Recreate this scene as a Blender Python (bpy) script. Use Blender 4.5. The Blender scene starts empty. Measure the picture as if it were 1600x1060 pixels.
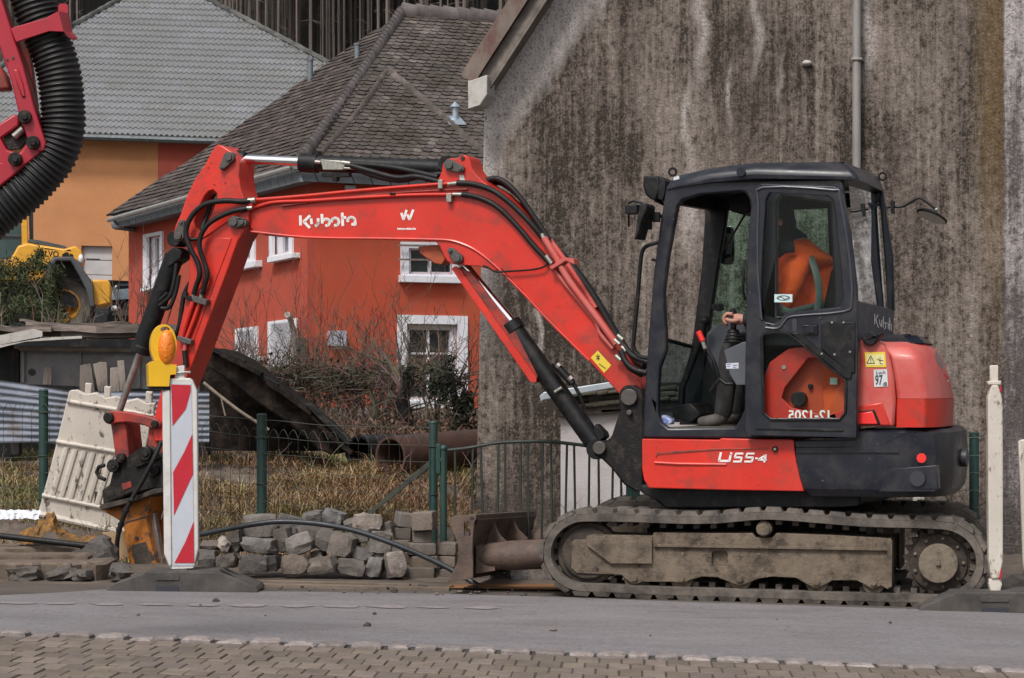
import bpy, bmesh, math, random
from mathutils import Vector, noise
from mathutils.geometry import tessellate_polygon
random.seed(7)
R = random.Random(11)
SC = bpy.context.scene
COL = SC.collection
# ------------------------------------------------------------------ camera
F = 4200.0; HY = 590.0; CX = 800.0
CAM = Vector((0, 0, 1.2))
cd = bpy.data.cameras.new('camera'); cam = bpy.data.objects.new('camera', cd); COL.objects.link(cam)
cam.location = CAM; cam.rotation_euler = (math.pi/2, 0, 0)
cd.sensor_width = 36; cd.lens = 36*F/1600; cd.shift_y = (HY-530)/1600
cd.clip_start = 0.5; cd.clip_end = 2000
SC.camera = cam
# ------------------------------------------------------------------ world and sun (overcast)
SUN_EL, SUN_AZ = math.radians(52), math.radians(-150)
W = bpy.data.worlds.new('World'); SC.world = W; W.use_nodes = True
nt = W.node_tree; nt.nodes.clear()
sky = nt.nodes.new('ShaderNodeTexSky'); sky.sky_type = 'NISHITA'; sky.sun_disc = False
sky.sun_elevation = SUN_EL; sky.sun_rotation = math.radians(205); sky.air_density = 1.0; sky.dust_density = 4.0; sky.ozone_density = 1.0
hs = nt.nodes.new('ShaderNodeHueSaturation'); hs.inputs['Saturation'].default_value = 0.25
bg = nt.nodes.new('ShaderNodeBackground'); bg.inputs['Strength'].default_value = 0.082
wo = nt.nodes.new('ShaderNodeOutputWorld')
nt.links.new(sky.outputs[0], hs.inputs['Color']); nt.links.new(hs.outputs[0], bg.inputs['Color']); nt.links.new(bg.outputs[0], wo.inputs[0])
sl = bpy.data.lights.new('sun', 'SUN'); sl.energy = 1.5; sl.angle = math.radians(13); sl.color = (1, .97, .93)
so = bpy.data.objects.new('sun', sl); COL.objects.link(so)
sdir = Vector((-0.42*math.cos(SUN_EL), -0.907*math.cos(SUN_EL), math.sin(SUN_EL)))   # towards the sun: high, behind the camera, a little left
so.rotation_euler = sdir.to_track_quat('Z', 'Y').to_euler()
SC.view_settings.view_transform = 'Standard'; SC.view_settings.look = 'None'
SC.view_settings.exposure = 0.80; SC.view_settings.gamma = 1
# ------------------------------------------------------------------ helpers: from a point of the photograph to a place on a real plane
def ray(px, py): return Vector(((px-CX)/F, 1.0, -(py-HY)/F))
def P(px, py, Y): return CAM + ray(px, py)*Y
class Pl:
    """A plane through o with unit normal n (pointing away from the camera)."""
    def __init__(s, o, n):
        s.o = Vector(o); s.n = Vector(n).normalized()
    def pt(s, px, py, y=0.0):
        d = ray(px, py); t = (s.n.dot(s.o - CAM) + y)/s.n.dot(d)
        return CAM + d*t
    def ptz(s, px, y, z):
        d = ray(px, HY); t = (s.n.dot(Vector((s.o.x, s.o.y, CAM.z)) - CAM) + y)/s.n.dot(d)
        q = CAM + d*t; q.z = z; return q
def yawn(deg): return Vector((math.sin(math.radians(deg)), math.cos(math.radians(deg)), 0))
def sm(a, b, x):
    t = min(1, max(0, (x-a)/(b-a))); return t*t*(3-2*t)
def gbase(X, Y=15.0): return -0.028 - X*(0.012 + 0.0065*max(0.0, 15.0-Y))
def gz(X, Y):
    z = gbase(X, max(Y, 6))
    s = sm(-0.08, -0.42, X)
    z += s*(0.50*sm(17.0, 20.8, Y) + 0.15*sm(20.8, 30, Y)) + (1-s)*0.05*sm(17, 19, Y)
    z += 0.6*sm(24, 34, Y)*(1-s)
    return z
def G(px, py):
    d = ray(px, py); t = 14.0
    for _ in range(40):
        c = 0.012 + 0.0065*max(0.0, 15.0-t)
        t = (-0.028 - CAM.z)/(d.z + c*d.x)
    return CAM + d*t
ROOT = {}
class MB:
    def __init__(s): s.v = []; s.f = []; s.c = []
    def add(s, vs, fs, col=None):
        b = len(s.v); s.v += [Vector(v) for v in vs]
        for f in fs: s.f.append([b+i for i in f]); s.c.append(col)
    def poly(s, vs, col=None): s.add(vs, [list(range(len(vs)))], col)
    def prism3(s, front, off, holes=(), col=None):
        loops = [list(front)] + [list(h) for h in holes]
        n = sum(len(l) for l in loops)
        fl = [p for l in loops for p in l]; bl = [p + off for p in fl]
        fs = []
        if len(loops) == 1 and n <= 4:
            fs += [list(range(n)), [n+i for i in reversed(range(n))]]
        else:
            for t in tessellate_polygon(loops):
                fs.append(list(t)); fs.append([n+i for i in reversed(t)])
        k = 0
        for l in loops:
            m = len(l)
            for i in range(m):
                a = k+i; b = k+(i+1) % m
                fs.append([a, b, n+b, n+a])
            k += m
        s.add(fl+bl, fs, col)
    def prism(s, S, pts, y0, y1, holes=(), col=None):
        s.prism3([S.pt(x, y, y0) for x, y in pts], S.n*(y1-y0), [[S.pt(x, y, y0) for x, y in h] for h in holes], col)
    def box(s, c, sx, sy, sz, ax=(1, 0, 0), ay=(0, 1, 0), az=(0, 0, 1), col=None):
        ax, ay, az = Vector(ax)*sx/2, Vector(ay)*sy/2, Vector(az)*sz/2; c = Vector(c)
        vs = [c+ax*i+ay*j+az*k for k in (-1, 1) for j in (-1, 1) for i in (-1, 1)]
        s.add(vs, [[0, 2, 3, 1], [4, 5, 7, 6], [0, 1, 5, 4], [2, 6, 7, 3], [0, 4, 6, 2], [1, 3, 7, 5]], col)
    def tube(s, pts, r, n=10, caps=True, col=None, flat=1.0, up=None):
        pts = [Vector(p) for p in pts]; m = len(pts)
        rs = r if isinstance(r, (list, tuple)) else [r]*m
        t0 = (pts[1]-pts[0]).normalized()
        u = Vector(up) if up else (Vector((0, 0, 1)) if abs(t0.z) < .9 else Vector((1, 0, 0)))
        u = (u - t0*u.dot(t0)).normalized(); vs = []
        for i, p in enumerate(pts):
            t = (pts[min(i+1, m-1)]-pts[max(i-1, 0)])
            t = t.normalized() if t.length > 1e-9 else t0
            u = u - t*u.dot(t)
            u = u.normalized() if u.length > 1e-6 else t.orthogonal().normalized()
            w = t.cross(u)
            for k in range(n):
                a = 2*math.pi*k/n
                vs.append(p + (u*math.cos(a) + w*math.sin(a)*flat)*rs[i])
        fs = [[i*n+k, i*n+(k+1) % n, (i+1)*n+(k+1) % n, (i+1)*n+k] for i in range(m-1) for k in range(n)]
        if caps: fs += [list(reversed(range(n))), [(m-1)*n+k for k in range(n)]]
        s.add(vs, fs, col)
    def cyl(s, a, b, r0, r1=None, n=20, col=None): s.tube([a, b], [r0, r0 if r1 is None else r1], n, True, col)
    def disc(s, c, n, r, d, sides=24, col=None):
        n = Vector(n).normalized(); s.cyl(Vector(c)-n*d/2, Vector(c)+n*d/2, r, None, sides, col)
    def ball(s, c, rx, ry=None, rz=None, nu=14, nv=9, col=None, jit=0):
        ry = ry or rx; rz = rz or rx; c = Vector(c); vs = []
        for j in range(nv+1):
            th = math.pi*j/nv
            for i in range(nu):
                ph = 2*math.pi*i/nu; k = 1+R.uniform(-jit, jit)
                vs.append(c+Vector((rx*math.sin(th)*math.cos(ph), ry*math.sin(th)*math.sin(ph), rz*math.cos(th)))*k)
        s.add(vs, [[j*nu+i, j*nu+(i+1) % nu, (j+1)*nu+(i+1) % nu, (j+1)*nu+i] for j in range(nv) for i in range(nu)], col)
    def grid(s, rows, col=None, close=False):
        m = len(rows[0]); vs = [p for r in rows for p in r]
        s.add(vs, [[i*m+k, i*m+(k+1) % m, (i+1)*m+(k+1) % m, (i+1)*m+k] for i in range(len(rows)-1) for k in range(m if close else m-1)], col)
    def build(s, name, mat, parent=None, bevel=0, smooth=38, seg=2, normals=True, origin=None, weld=False, **kw):
        if parent is not None: o = ROOT[parent.name]
        elif origin is not None: o = Vector(origin)
        else:
            xs = [v.x for v in s.v]; ys = [v.y for v in s.v]
            o = Vector(((min(xs)+max(xs))/2, (min(ys)+max(ys))/2, min(v.z for v in s.v)))
        me = bpy.data.meshes.new(name)
        me.from_pydata([v-o for v in s.v], [], s.f)
        if any(c is not None for c in s.c):
            at = me.color_attributes.new('tint', 'FLOAT_COLOR', 'CORNER')
            li = 0
            for p, c in zip(me.polygons, s.c):
                c = c or (1, 1, 1)
                for _ in range(p.loop_total):
                    at.data[p.loop_start+_].color = (c[0], c[1], c[2], 1)
        if normals or weld:
            bm = bmesh.new(); bm.from_mesh(me)
            if weld: bmesh.ops.remove_doubles(bm, verts=bm.verts, dist=1e-5)
            if normals: bmesh.ops.recalc_face_normals(bm, faces=bm.faces)
            bm.to_mesh(me); bm.free()
        if smooth:
            me.polygons.foreach_set('use_smooth', [True]*len(me.polygons)); me.set_sharp_from_angle(angle=math.radians(smooth))
        for mm in (mat if isinstance(mat, list) else [mat]): me.materials.append(mm)
        ob = bpy.data.objects.new(name, me); COL.objects.link(ob)
        if parent is not None: ob.parent = parent
        else: ob.location = o
        ROOT[ob.name] = o
        if bevel:
            b = ob.modifiers.new('bevel', 'BEVEL'); b.width = bevel; b.segments = seg; b.limit_method = 'ANGLE'; b.angle_limit = math.radians(32)
        tag(ob, **kw)
        return ob
def tag(o, label=None, cat=None, group=None, kind=None):
    if label: o['label'] = label
    if cat: o['category'] = cat
    if group: o['group'] = group
    if kind: o['kind'] = kind
    return o
def thing(name, loc, label, cat, group=None):
    o = bpy.data.objects.new(name, None); COL.objects.link(o); o.location = loc; o.empty_display_size = .1
    ROOT[o.name] = Vector(loc); return tag(o, label, cat, group)
def smooth_path(pts, n=6):
    pts = [Vector(p) for p in pts]; out = []
    for i in range(len(pts)-1):
        p0 = pts[max(i-1, 0)]; p1 = pts[i]; p2 = pts[i+1]; p3 = pts[min(i+2, len(pts)-1)]
        for k in range(n):
            t = k/n
            out.append(.5*((2*p1)+(p2-p0)*t+(2*p0-5*p1+4*p2-p3)*t*t+(3*p1-p0-3*p2+p3)*t*t*t))
    out.append(pts[-1]); return out
def arc(cx, cy, rx, ry, a0, a1, n): return [(cx+rx*math.cos(math.radians(a0+(a1-a0)*i/n)), cy+ry*math.sin(math.radians(a0+(a1-a0)*i/n))) for i in range(n+1)]
def rrect(x0, y0, x1, y1, r, n=4):
    return arc(x0+r, y0+r, r, r, 180, 270, n)+arc(x1-r, y0+r, r, r, 270, 360, n)+arc(x1-r, y1-r, r, r, 0, 90, n)+arc(x0+r, y1-r, r, r, 90, 180, n)
def text(string, fn, x0, y0, x1, y1, mat, parent, name, bold=.03, shear=0.0, mirror=False, slope=0.0, thick=0.0015, **kw):
    """Flat letters set into the box x0..x1, y0..y1 (photograph coordinates) of a surface given by fn."""
    cu = bpy.data.curves.new('lettering_curve', 'FONT'); cu.body = string; cu.offset = bold; cu.shear = shear; cu.resolution_u = 3
    tmp = bpy.data.objects.new('lettering_tmp', cu); COL.objects.link(tmp)
    dg = bpy.context.evaluated_depsgraph_get(); dg.update()
    me = bpy.data.meshes.new_from_object(tmp.evaluated_get(dg))
    xs = [v.co.x for v in me.vertices]; ys = [v.co.y for v in me.vertices]
    ax, bx, ay, by = min(xs), max(xs), min(ys), max(ys); mb = MB(); vs = []
    for v in me.vertices:
        u = (v.co.x-ax)/(bx-ax); w = (v.co.y-ay)/(by-ay)
        if mirror: u = 1-u
        X = x0+(x1-x0)*u; vs.append(fn(X, y1+(y0-y1)*w+slope*(X-x0)))
    mb.add(vs, [list(p.vertices) for p in me.polygons])
    bpy.data.objects.remove(tmp); bpy.data.curves.remove(cu); bpy.data.meshes.remove(me)
    return mb.build(name, mat, parent, smooth=0, **kw)
def strokes(mb, fn, lines, w):
    """Flat ribbons of width w (photograph units) along polylines on a surface given by fn."""
    for ln in lines:
        for (xa, ya), (xb, yb) in zip(ln[:-1], ln[1:]):
            L = math.hypot(xb-xa, yb-ya) or 1; nx, ny = -(yb-ya)/L*w/2, (xb-xa)/L*w/2; ex, ey = (xb-xa)/L*w*.16, (yb-ya)/L*w*.16
            mb.poly([fn(xa-ex+nx, ya-ey+ny), fn(xb+ex+nx, yb+ey+ny), fn(xb+ex-nx, yb+ey-ny), fn(xa-ex-nx, ya-ey-ny)])
# ------------------------------------------------------------------ materials
def srgb(r, g, b): return tuple((c/255/12.92 if c/255 <= .04045 else ((c/255+.055)/1.055)**2.4) for c in (r, g, b))
def mat(name, col, rough=.6, metal=0.0, var=.18, vs=6.0, grime=None, gs=5.0, ga=.5, gw=.12, bump=0.0, bs=80.0, stretch=(1, 1, 1), tint=False, speck=None, sks=200.0, ska=.6, spec=.5, coat=0.0, dust=None, ds=2.5, da=.5, dm=.4):
    m = bpy.data.materials.new(name); m.use_nodes = True; t = m.node_tree; N = t.nodes; L = t.links
    b = N['Principled BSDF']; b.inputs['Roughness'].default_value = rough; b.inputs['Metallic'].default_value = metal
    b.inputs['Specular IOR Level'].default_value = spec; b.inputs['Coat Weight'].default_value = coat; b.inputs['Coat Roughness'].default_value = .15
    tc = N.new('ShaderNodeTexCoord'); mp = N.new('ShaderNodeMapping'); mp.inputs['Scale'].default_value = stretch
    L.new(tc.outputs['Object'], mp.inputs['Vector'])
    def noi(sc, det=4.0, ro=.6):
        n = N.new('ShaderNodeTexNoise'); n.inputs['Scale'].default_value = sc; n.inputs['Detail'].default_value = det; n.inputs['Roughness'].default_value = ro
        L.new(mp.outputs[0], n.inputs['Vector']); return n.outputs['Fac']
    def mix(fac, a, bb, mode='MIX'):
        x = N.new('ShaderNodeMix'); x.data_type = 'RGBA'; x.blend_type = mode
        for i, v in ((0, fac), (6, a), (7, bb)):
            if hasattr(v, 'default_value') or hasattr(v, 'is_linked'): L.new(v, x.inputs[i])
            else: x.inputs[i].default_value = v if i == 0 else (*v, 1)
        return x.outputs[2]
    def rng(f, a, bb):
        r = N.new('ShaderNodeMapRange'); r.inputs[1].default_value = a; r.inputs[2].default_value = bb; r.clamp = True
        L.new(f, r.inputs[0]); return r.outputs[0]
    c = mix(rng(noi(vs, 5), .3, .7), tuple(x*(1-var) for x in col), tuple(min(1, x*(1+var)) for x in col))
    if tint:
        at = N.new('ShaderNodeAttribute'); at.attribute_name = 'tint'; c = mix(1.0, c, at.outputs['Color'], 'MULTIPLY')
    if grime: c = mix(rng(noi(gs, 8, .7), ga-gw, ga+gw), c, grime)
    if speck: c = mix(rng(noi(sks, 2), ska, ska+.06), c, speck)
    if dust: c = mix(rng(noi(ds, 7, .7), da-.12, da+.14), c, mix(dm, c, dust))
    L.new(c, b.inputs['Base Color'])
    rr = N.new('ShaderNodeMapRange'); rr.inputs[1].default_value = .3; rr.inputs[2].default_value = .7; rr.inputs[3].default_value = rough*.82; rr.inputs[4].default_value = min(1, rough*1.25); L.new(noi(vs*2.7, 6, .7), rr.inputs[0]); L.new(rr.outputs[0], b.inputs['Roughness'])
    if bump:
        bp = N.new('ShaderNodeBump'); bp.inputs['Strength'].default_value = bump; bp.inputs['Distance'].default_value = .01
        L.new(noi(bs, 4), bp.inputs['Height']); L.new(bp.outputs[0], b.inputs['Normal'])
    return m
def glass(name, col, tr=.7, rough=.02, refl=0.0):
    m = bpy.data.materials.new(name); m.use_nodes = True; t = m.node_tree; N = t.nodes; L = t.links; N.clear()
    o = N.new('ShaderNodeOutputMaterial'); a = N.new('ShaderNodeBsdfTransparent'); a.inputs[0].default_value = (*col, 1)
    g = N.new('ShaderNodeBsdfGlossy'); g.inputs['Roughness'].default_value = rough; g.inputs[0].default_value = (.9, .95, .95, 1)
    fr = N.new('ShaderNodeFresnel'); fr.inputs[0].default_value = 1.3; x = N.new('ShaderNodeMixShader')
    ad = N.new('ShaderNodeMath'); ad.operation = 'ADD'; ad.inputs[1].default_value = refl; L.new(fr.outputs[0], ad.inputs[0])
    L.new(ad.outputs[0], x.inputs[0]); L.new(a.outputs[0], x.inputs[1]); L.new(g.outputs[0], x.inputs[2]); L.new(x.outputs[0], o.inputs[0])
    return m
RED = (.56, .023, .011)
DUST = (.17, .13, .10)
m_red = mat('red_paint', RED, .36, var=.14, vs=2.5, grime=(.24, .036, .025), gs=7, ga=.62, gw=.12, speck=(.10, .028, .02), sks=70, ska=.68, coat=.2, dust=(.20, .13, .10), ds=3.2, da=.60, dm=.16)
m_redhood = mat('faded_red_plastic', (.50, .052, .042), .5, var=.10, vs=4, grime=(.52, .10, .085), gs=7, ga=.55, gw=.2, coat=.15, dust=(.40, .20, .17), ds=4, da=.52, dm=.35)
m_reddark = mat('dirty_red_paint', (.30, .030, .020), .55, var=.3, vs=7, grime=(.06, .03, .025), gs=10, ga=.56)
m_navy = mat('dark_blue_grey_paint', (.0085, .0105, .019), .36, var=.3, vs=4, grime=(.034, .031, .030), gs=8, ga=.58, speck=(.09, .10, .11), sks=70, ska=.70, spec=.45, dust=(.10, .085, .075), ds=3, da=.60, dm=.12)
m_black = mat('black_paint', (.006, .006, .007), .5, spec=.3, var=.3, vs=8, grime=(.035, .03, .027), gs=12, ga=.62)
m_blackd = mat('greasy_black_steel', (.008, .007, .007), .55, spec=.3, var=.4, vs=14, grime=(.06, .045, .035), gs=16, ga=.62, bump=.3, bs=90)
m_hose = mat('black_rubber_hose', (.007, .0065, .0065), .55, spec=.35, var=.3, vs=20)
m_rubber = mat('dusty_track_rubber', (.048, .040, .035), .85, var=.3, vs=9, grime=(.15, .125, .105), gs=7, ga=.50, gw=.14, bump=.4, bs=60)
m_dust = mat('dried_mud_on_steel', (.130, .098, .070), .92, var=.30, vs=8, grime=(.042, .030, .023), gs=11, ga=.55, gw=.08, dust=(.21, .165, .12), ds=5, da=.55, dm=.6, bump=.6, bs=70, speck=(.20, .16, .125), sks=60, ska=.66)
m_dustd = mat('dark_muddy_steel', (.038, .029, .023), .9, var=.35, vs=10, grime=(.09, .065, .05), gs=12, ga=.60, bump=.5, bs=60)
m_hub = mat('dusty_hub', (.16, .13, .095), .9, var=.2, vs=18, grime=(.07, .05, .04), gs=22, ga=.6, bump=.4, bs=80)
m_blade = mat('rusty_brown_blade_steel', (.075, .050, .040), .7, var=.3, vs=7, grime=(.13, .085, .06), gs=9, ga=.56, bump=.4, bs=60)
m_chrome = mat('chrome_rod', (.75, .74, .76), .12, 1.0, var=.05)
m_rod = mat('dull_steel_rod', (.33, .29, .27), .32, .8, var=.25, vs=20)
m_zinc = mat('zinc_fittings', (.36, .35, .31), .4, .7, var=.3, vs=60)
m_pin = mat('grey_brown_pin_plate', (.10, .092, .085), .5, .3, var=.25, vs=30, grime=(.05, .04, .035), gs=30, ga=.58)
m_white = mat('white_lettering', (.72, .68, .66), .5, var=.05)
m_orange = mat('orange_breaker_paint', (.38, .12, .010), .55, var=.3, vs=9, grime=(.03, .022, .018), gs=9, ga=.56, gw=.07, bump=.3, bs=50)
m_yel = mat('yellow_sticker', (.68, .50, .04), .5, var=.06)
m_stick = mat('pale_sticker', (.55, .56, .58), .5, var=.08, vs=30)
m_ink = mat('sticker_print', (.03, .03, .04), .5)
m_redref = mat('red_reflector', (.75, .035, .03), .25, var=.05)
m_glass = glass('clear_cab_glass', (.82, .90, .88))
m_gglass = glass('green_tinted_cab_glass', (.50, .80, .68))
m_dglass2 = glass('door_glass', (.92, .97, .95))
m_gglass2 = glass('grey_green_rear_glass', (.42, .57, .60), refl=.07)
m_dglass = mat('dark_window_glass', (.02, .025, .026), .08, var=.4, vs=2, spec=.7)
m_grey = mat('grey_console_plastic', (.075, .082, .095), .5, var=.15, vs=8)
m_seat = mat('black_seat_cloth', (.012, .012, .014), .9, var=.3, vs=30)
m_mirror = mat('mirror_glass', (.55, .58, .60), .05, 1.0, var=.05)
# ================================================================== GROUND, ROAD, PAVING
m_dirt = mat('trodden_earth', (.115, .088, .070), .95, var=.3, vs=3, grime=(.06, .047, .038), gs=5, ga=.56, gw=.15, bump=.7, bs=30, speck=(.19, .16, .14), sks=70, ska=.68)
m_asph = mat('worn_grey_asphalt', (.20, .187, .195), .92, var=.13, vs=38, grime=(.155, .136, .137), gs=2.4, ga=.55, gw=.13, bump=1.0, bs=110, stretch=(.6, 1.2, 1), speck=(.085, .075, .075), sks=62, ska=.585, dust=(.26, .24, .24), ds=1.3, da=.56, dm=.5)
m_asphd = mat('dirty_brown_asphalt', (.066, .052, .043), .95, var=.3, vs=3, grime=(.105, .084, .070), gs=4, ga=.52, gw=.18, bump=.5, bs=160, stretch=(.4, 1.4, 1))
m_paver = mat('brown_concrete_pavers', (.165, .134, .112), .95, var=.16, vs=9, grime=(.10, .082, .062), gs=4, ga=.6, gw=.12, bump=.6, bs=120, tint=True)
m_joint = mat('dark_sand_joint', (.060, .047, .038), 1.0, var=.3, vs=20)
m_sett = mat('pale_gutter_setts', (.29, .255, .24), .9, var=.28, vs=22, grime=(.13, .107, .095), gs=20, ga=.56, gw=.14, bump=.5, bs=80, tint=True)
def lin(a, b, n): return [a+(b-a)*i/n for i in range(n+1)]
xs = [-90, -60, -40, -25, -16, -11, -8, -6.5, -5.5]+lin(-5, 5, 84)+[5.5, 6.5, 8, 11, 16, 25, 40, 60, 90]
ys = [2, 5, 8, 10, 12, 13.5, 14.5, 15.2, 15.7]+lin(16, 24, 66)+[24.6, 25.5, 27, 29, 31, 34, 38, 43, 50, 60, 75, 90, 110, 140, 200, 300, 420]
mb = MB()
mb.grid([[Vector((x, y, gz(x, y)-(0.03 if y < 15.6 else 0)+((noise.noise((x*2.2, y*2.2, 0))*.05+noise.noise((x*7, y*7, 3))*.018)*sm(16.4, 17.2, y) if 15.9 < y < 24.5 else 0))) for x in xs] for y in ys])
mb.build('ground', m_dirt, origin=(0, 0, 0), normals=False, smooth=60, kind='structure')
kA, kB = G(0, 989), G(1600, 1046); kd = (kB-kA); kd.z = 0; kd.normalize(); kn = Vector((-kd.y, kd.x, 0))      # kerb line of the near pavement, kn points across the road
def onroad(u, v, dz=0):
    p = kA + kd*u + kn*v; return Vector((p.x, p.y, gbase(p.x, max(p.y, 6))+dz))
fA, fB = G(0, 937), G(1600, 960)
def vv(p): return (p-kA).dot(kn)
def uu(p): return (p-kA).dot(kd)
# asphalt lane, slightly wandering far edge
far = [(-20, vv(fA)-.1), (uu(fA)-.3, vv(fA)), (uu(G(95, 927)), vv(G(95, 927))), (uu(G(170, 922)), vv(G(170, 922))), (uu(G(300, 925)), vv(G(300, 925))), (uu(G(480, 926)), vv(G(480, 926))), (uu(G(700, 929)), vv(G(700, 929))), (uu(G(860, 934)), vv(G(860, 934))), (uu(G(1100, 943)), vv(G(1100, 943))), (uu(G(1430, 953)), vv(G(1430, 953))), (uu(fB), vv(fB)), (24, vv(fB))]
mb = MB(); top = []
for (u0, v0), (u1, v1) in zip(far[:-1], far[1:]):
    n = max(1, int((u1-u0)/.12)) if u1-u0 < 6 else 4
    for k in range(n): top.append((u0+(u1-u0)*k/n, v0+(v1-v0)*k/n+R.uniform(-.012, .012)))
top.append(far[-1])
mb.grid([[onroad(u, -.04+(v+.04)*i/8, .004) for u, v in top] for i in range(9)])
mb.build('road', m_asph, origin=(0, 0, 0), normals=False, kind='structure')
mb = MB(); mb.grid([[onroad(u, 1.2+4.4*i/10, -.004) for u in lin(-20, 24, 90)] for i in range(11)])
mb.build('dirty_roadside', m_asphd, origin=(0, 0, 0), normals=False, kind='structure')
# pale worn patches of an old dashed line
m_worn = mat('worn_line_paint', (.245, .215, .210), .9, var=.15, vs=20, grime=(.19, .168, .176), gs=22, ga=.50, gw=.06)
mb = MB(); a = G(0, 944); b = G(800, 952)
for k in range(11):
    c = a.lerp(b, (k+.3)/11); L = R.uniform(.14, .2); w = R.uniform(.08, .12)
    q = []
    for i in range(10):
        an = 2*math.pi*i/10; p = c + kd*math.cos(an)*L*R.uniform(.4, .6)*1.2 + kn*math.sin(an)*w*R.uniform(.6, 1.2); q.append(Vector((p.x, p.y, gbase(p.x, p.y)+.0075)))
    mb.poly(q)
mb.build('road_marking', m_worn, origin=(0, 0, 0), normals=False, kind='structure')
# tar seams and grit at the road edges
mb = MB()
for k in range(170):
    u = R.uniform(0, 4.6); p = onroad(u, vv(G(800, 930))+R.uniform(-.15, .45) if R.random() < .93 else R.uniform(.2, 2.4), 0.01)
    r = R.choice([.004, .005, .006, .008, .012, .018]) * R.uniform(.6, 1.2); mb.ball(p, r*1.3, r, r*.7, 6, 4, jit=.25, col=(1, 1, 1) if R.random() < .6 else (2.3, 2.2, 2.1))
mb.build('loose_grit', mat('dark_grit', (.06, .05, .045), .95, tint=True), kind='stuff')
# gutter setts along the near edge (one kerb row) and the paved footway
mb = MB(); u = -1.2
while u < 6.0:
    w = R.uniform(.10, .155); d0, d1 = -.190+R.uniform(-.012, .012), -.035+R.uniform(-.018, .012); g = R.uniform(.62, 1.15); h = R.uniform(.006, .020)
    ring = [(u+.006, d0), (u+w*.35, d0-.006), (u+w-.008, d0+R.uniform(0, .015)), (u+w-.003, (d0+d1)/2), (u+w-.012, d1), (u+w*.5, d1+.008), (u+.01, d1-R.uniform(0, .02)), (u+.002, (d0+d1)/2)]
    lo = [onroad(a, b, -.03) for a, b in ring]; hi = [onroad(a, b, h-.004+R.uniform(-.003, .003)) for a, b in ring]
    ci = [onroad(u+w*.5+(a-u-w*.5)*.8, (d0+d1)/2+(b-(d0+d1)/2)*.8, h+R.uniform(.001, .007)) for a, b in ring]
    mb.grid([lo, hi, ci], (g, g*.97, g*.97), close=True); mb.poly(ci, (g, g*.97, g*.97)); u += w+R.uniform(.002, .02)
mb.build('kerb', m_sett, origin=(0, 0, 0), smooth=0, kind='structure')
mb = MB(); bw, bl = .098, .205
nr = 13
for r in range(nr):
    v1 = -.210-r*(bl+.024); u = -1.4+(bw*.5 if r % 2 else 0)+R.uniform(-.006, .006)
    while u < 6.2:
        g = R.uniform(.78, 1.2); z = R.uniform(.004, .009); tl = [R.uniform(-.002, .002) for _ in range(4)]; e = .002; s0, s1 = R.uniform(0, .003), R.uniform(0, .003)
        q = [(u+e+s0, v1-bl), (u+bw-e-s1, v1-bl), (u+bw-e-s1, v1), (u+e+s0, v1)]
        lo = [onroad(a, b, -.03) for a, b in q]; md = [onroad(a, b, z-.003+tl[i]) for i, (a, b) in enumerate(q)]
        cu, cv = u+bw/2, v1-bl/2
        hi = [onroad(cu+(a-cu)*.95, cv+(b-cv)*.97, z+tl[i]) for i, (a, b) in enumerate(q)]; cc = (g, g*R.uniform(.95, 1.0), g*R.uniform(.9, 1))
        mb.grid([lo, md, hi], cc, close=True); mb.poly(hi, cc); u += bw
mb.build('pavement', m_paver, origin=(0, 0, 0), smooth=0, kind='structure')
mb = MB(); mb.grid([[onroad(u, -.03-6*i/12, .0015) for u in lin(-16, 20, 60)] for i in range(13)]); mb.build('pavement_bed', m_joint, origin=(0, 0, 0), normals=False, kind='structure')
# ================================================================== HILL AND FOREST
m_hill = mat('needle_litter_slope', (.035, .030, .024), 1, var=.4, vs=.4, grime=(.02, .022, .018), gs=.8)
mb = MB(); mb.grid([[Vector((x, y, z+noise.noise((x*.06, y*.06, 1))*1.2)) for x in lin(-110, 90, 40)] for y, z in ((80, 0.2), (92, 2), (100, 7), (112, 13), (130, 24), (160, 44), (220, 80))])
mb.build('hill', m_hill, origin=(0, 0, 0), normals=False, kind='structure')
def hz(y):
    t = [(80, .2), (92, 2), (100, 7), (112, 13), (130, 24), (160, 44)]
    for (a, b), (c, d) in zip(t[:-1], t[1:]):
        if a <= y <= c: return b+(d-b)*(y-a)/(c-a)
    return 44
m_trunk = [mat('conifer_bark_a', (.135, .108, .093), .95, var=.35, vs=3, stretch=(1, 1, .15), tint=True), mat('conifer_bark_b', (.06, .05, .044), .95, var=.35, vs=3, stretch=(1, 1, .15), tint=True)]
m_crown = mat('dark_spruce_needles', (.022, .030, .016), .9, var=.4, vs=2)
crown_mb = MB()
for k in range(260):
    t = R.random(); a = R.uniform(0, 6.28); rr = (1-t)*1.7*R.uniform(.4, 1); c = Vector((math.cos(a)*rr, math.sin(a)*rr, 14+t*8)); d = Vector((math.cos(a), math.sin(a), -.5))
    s = Vector((-math.sin(a), math.cos(a), 0))*.28; crown_mb.poly([c-s, c+d*.7, c+s, c-d*.1])
crown_me = None; trunk_mes = []
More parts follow.
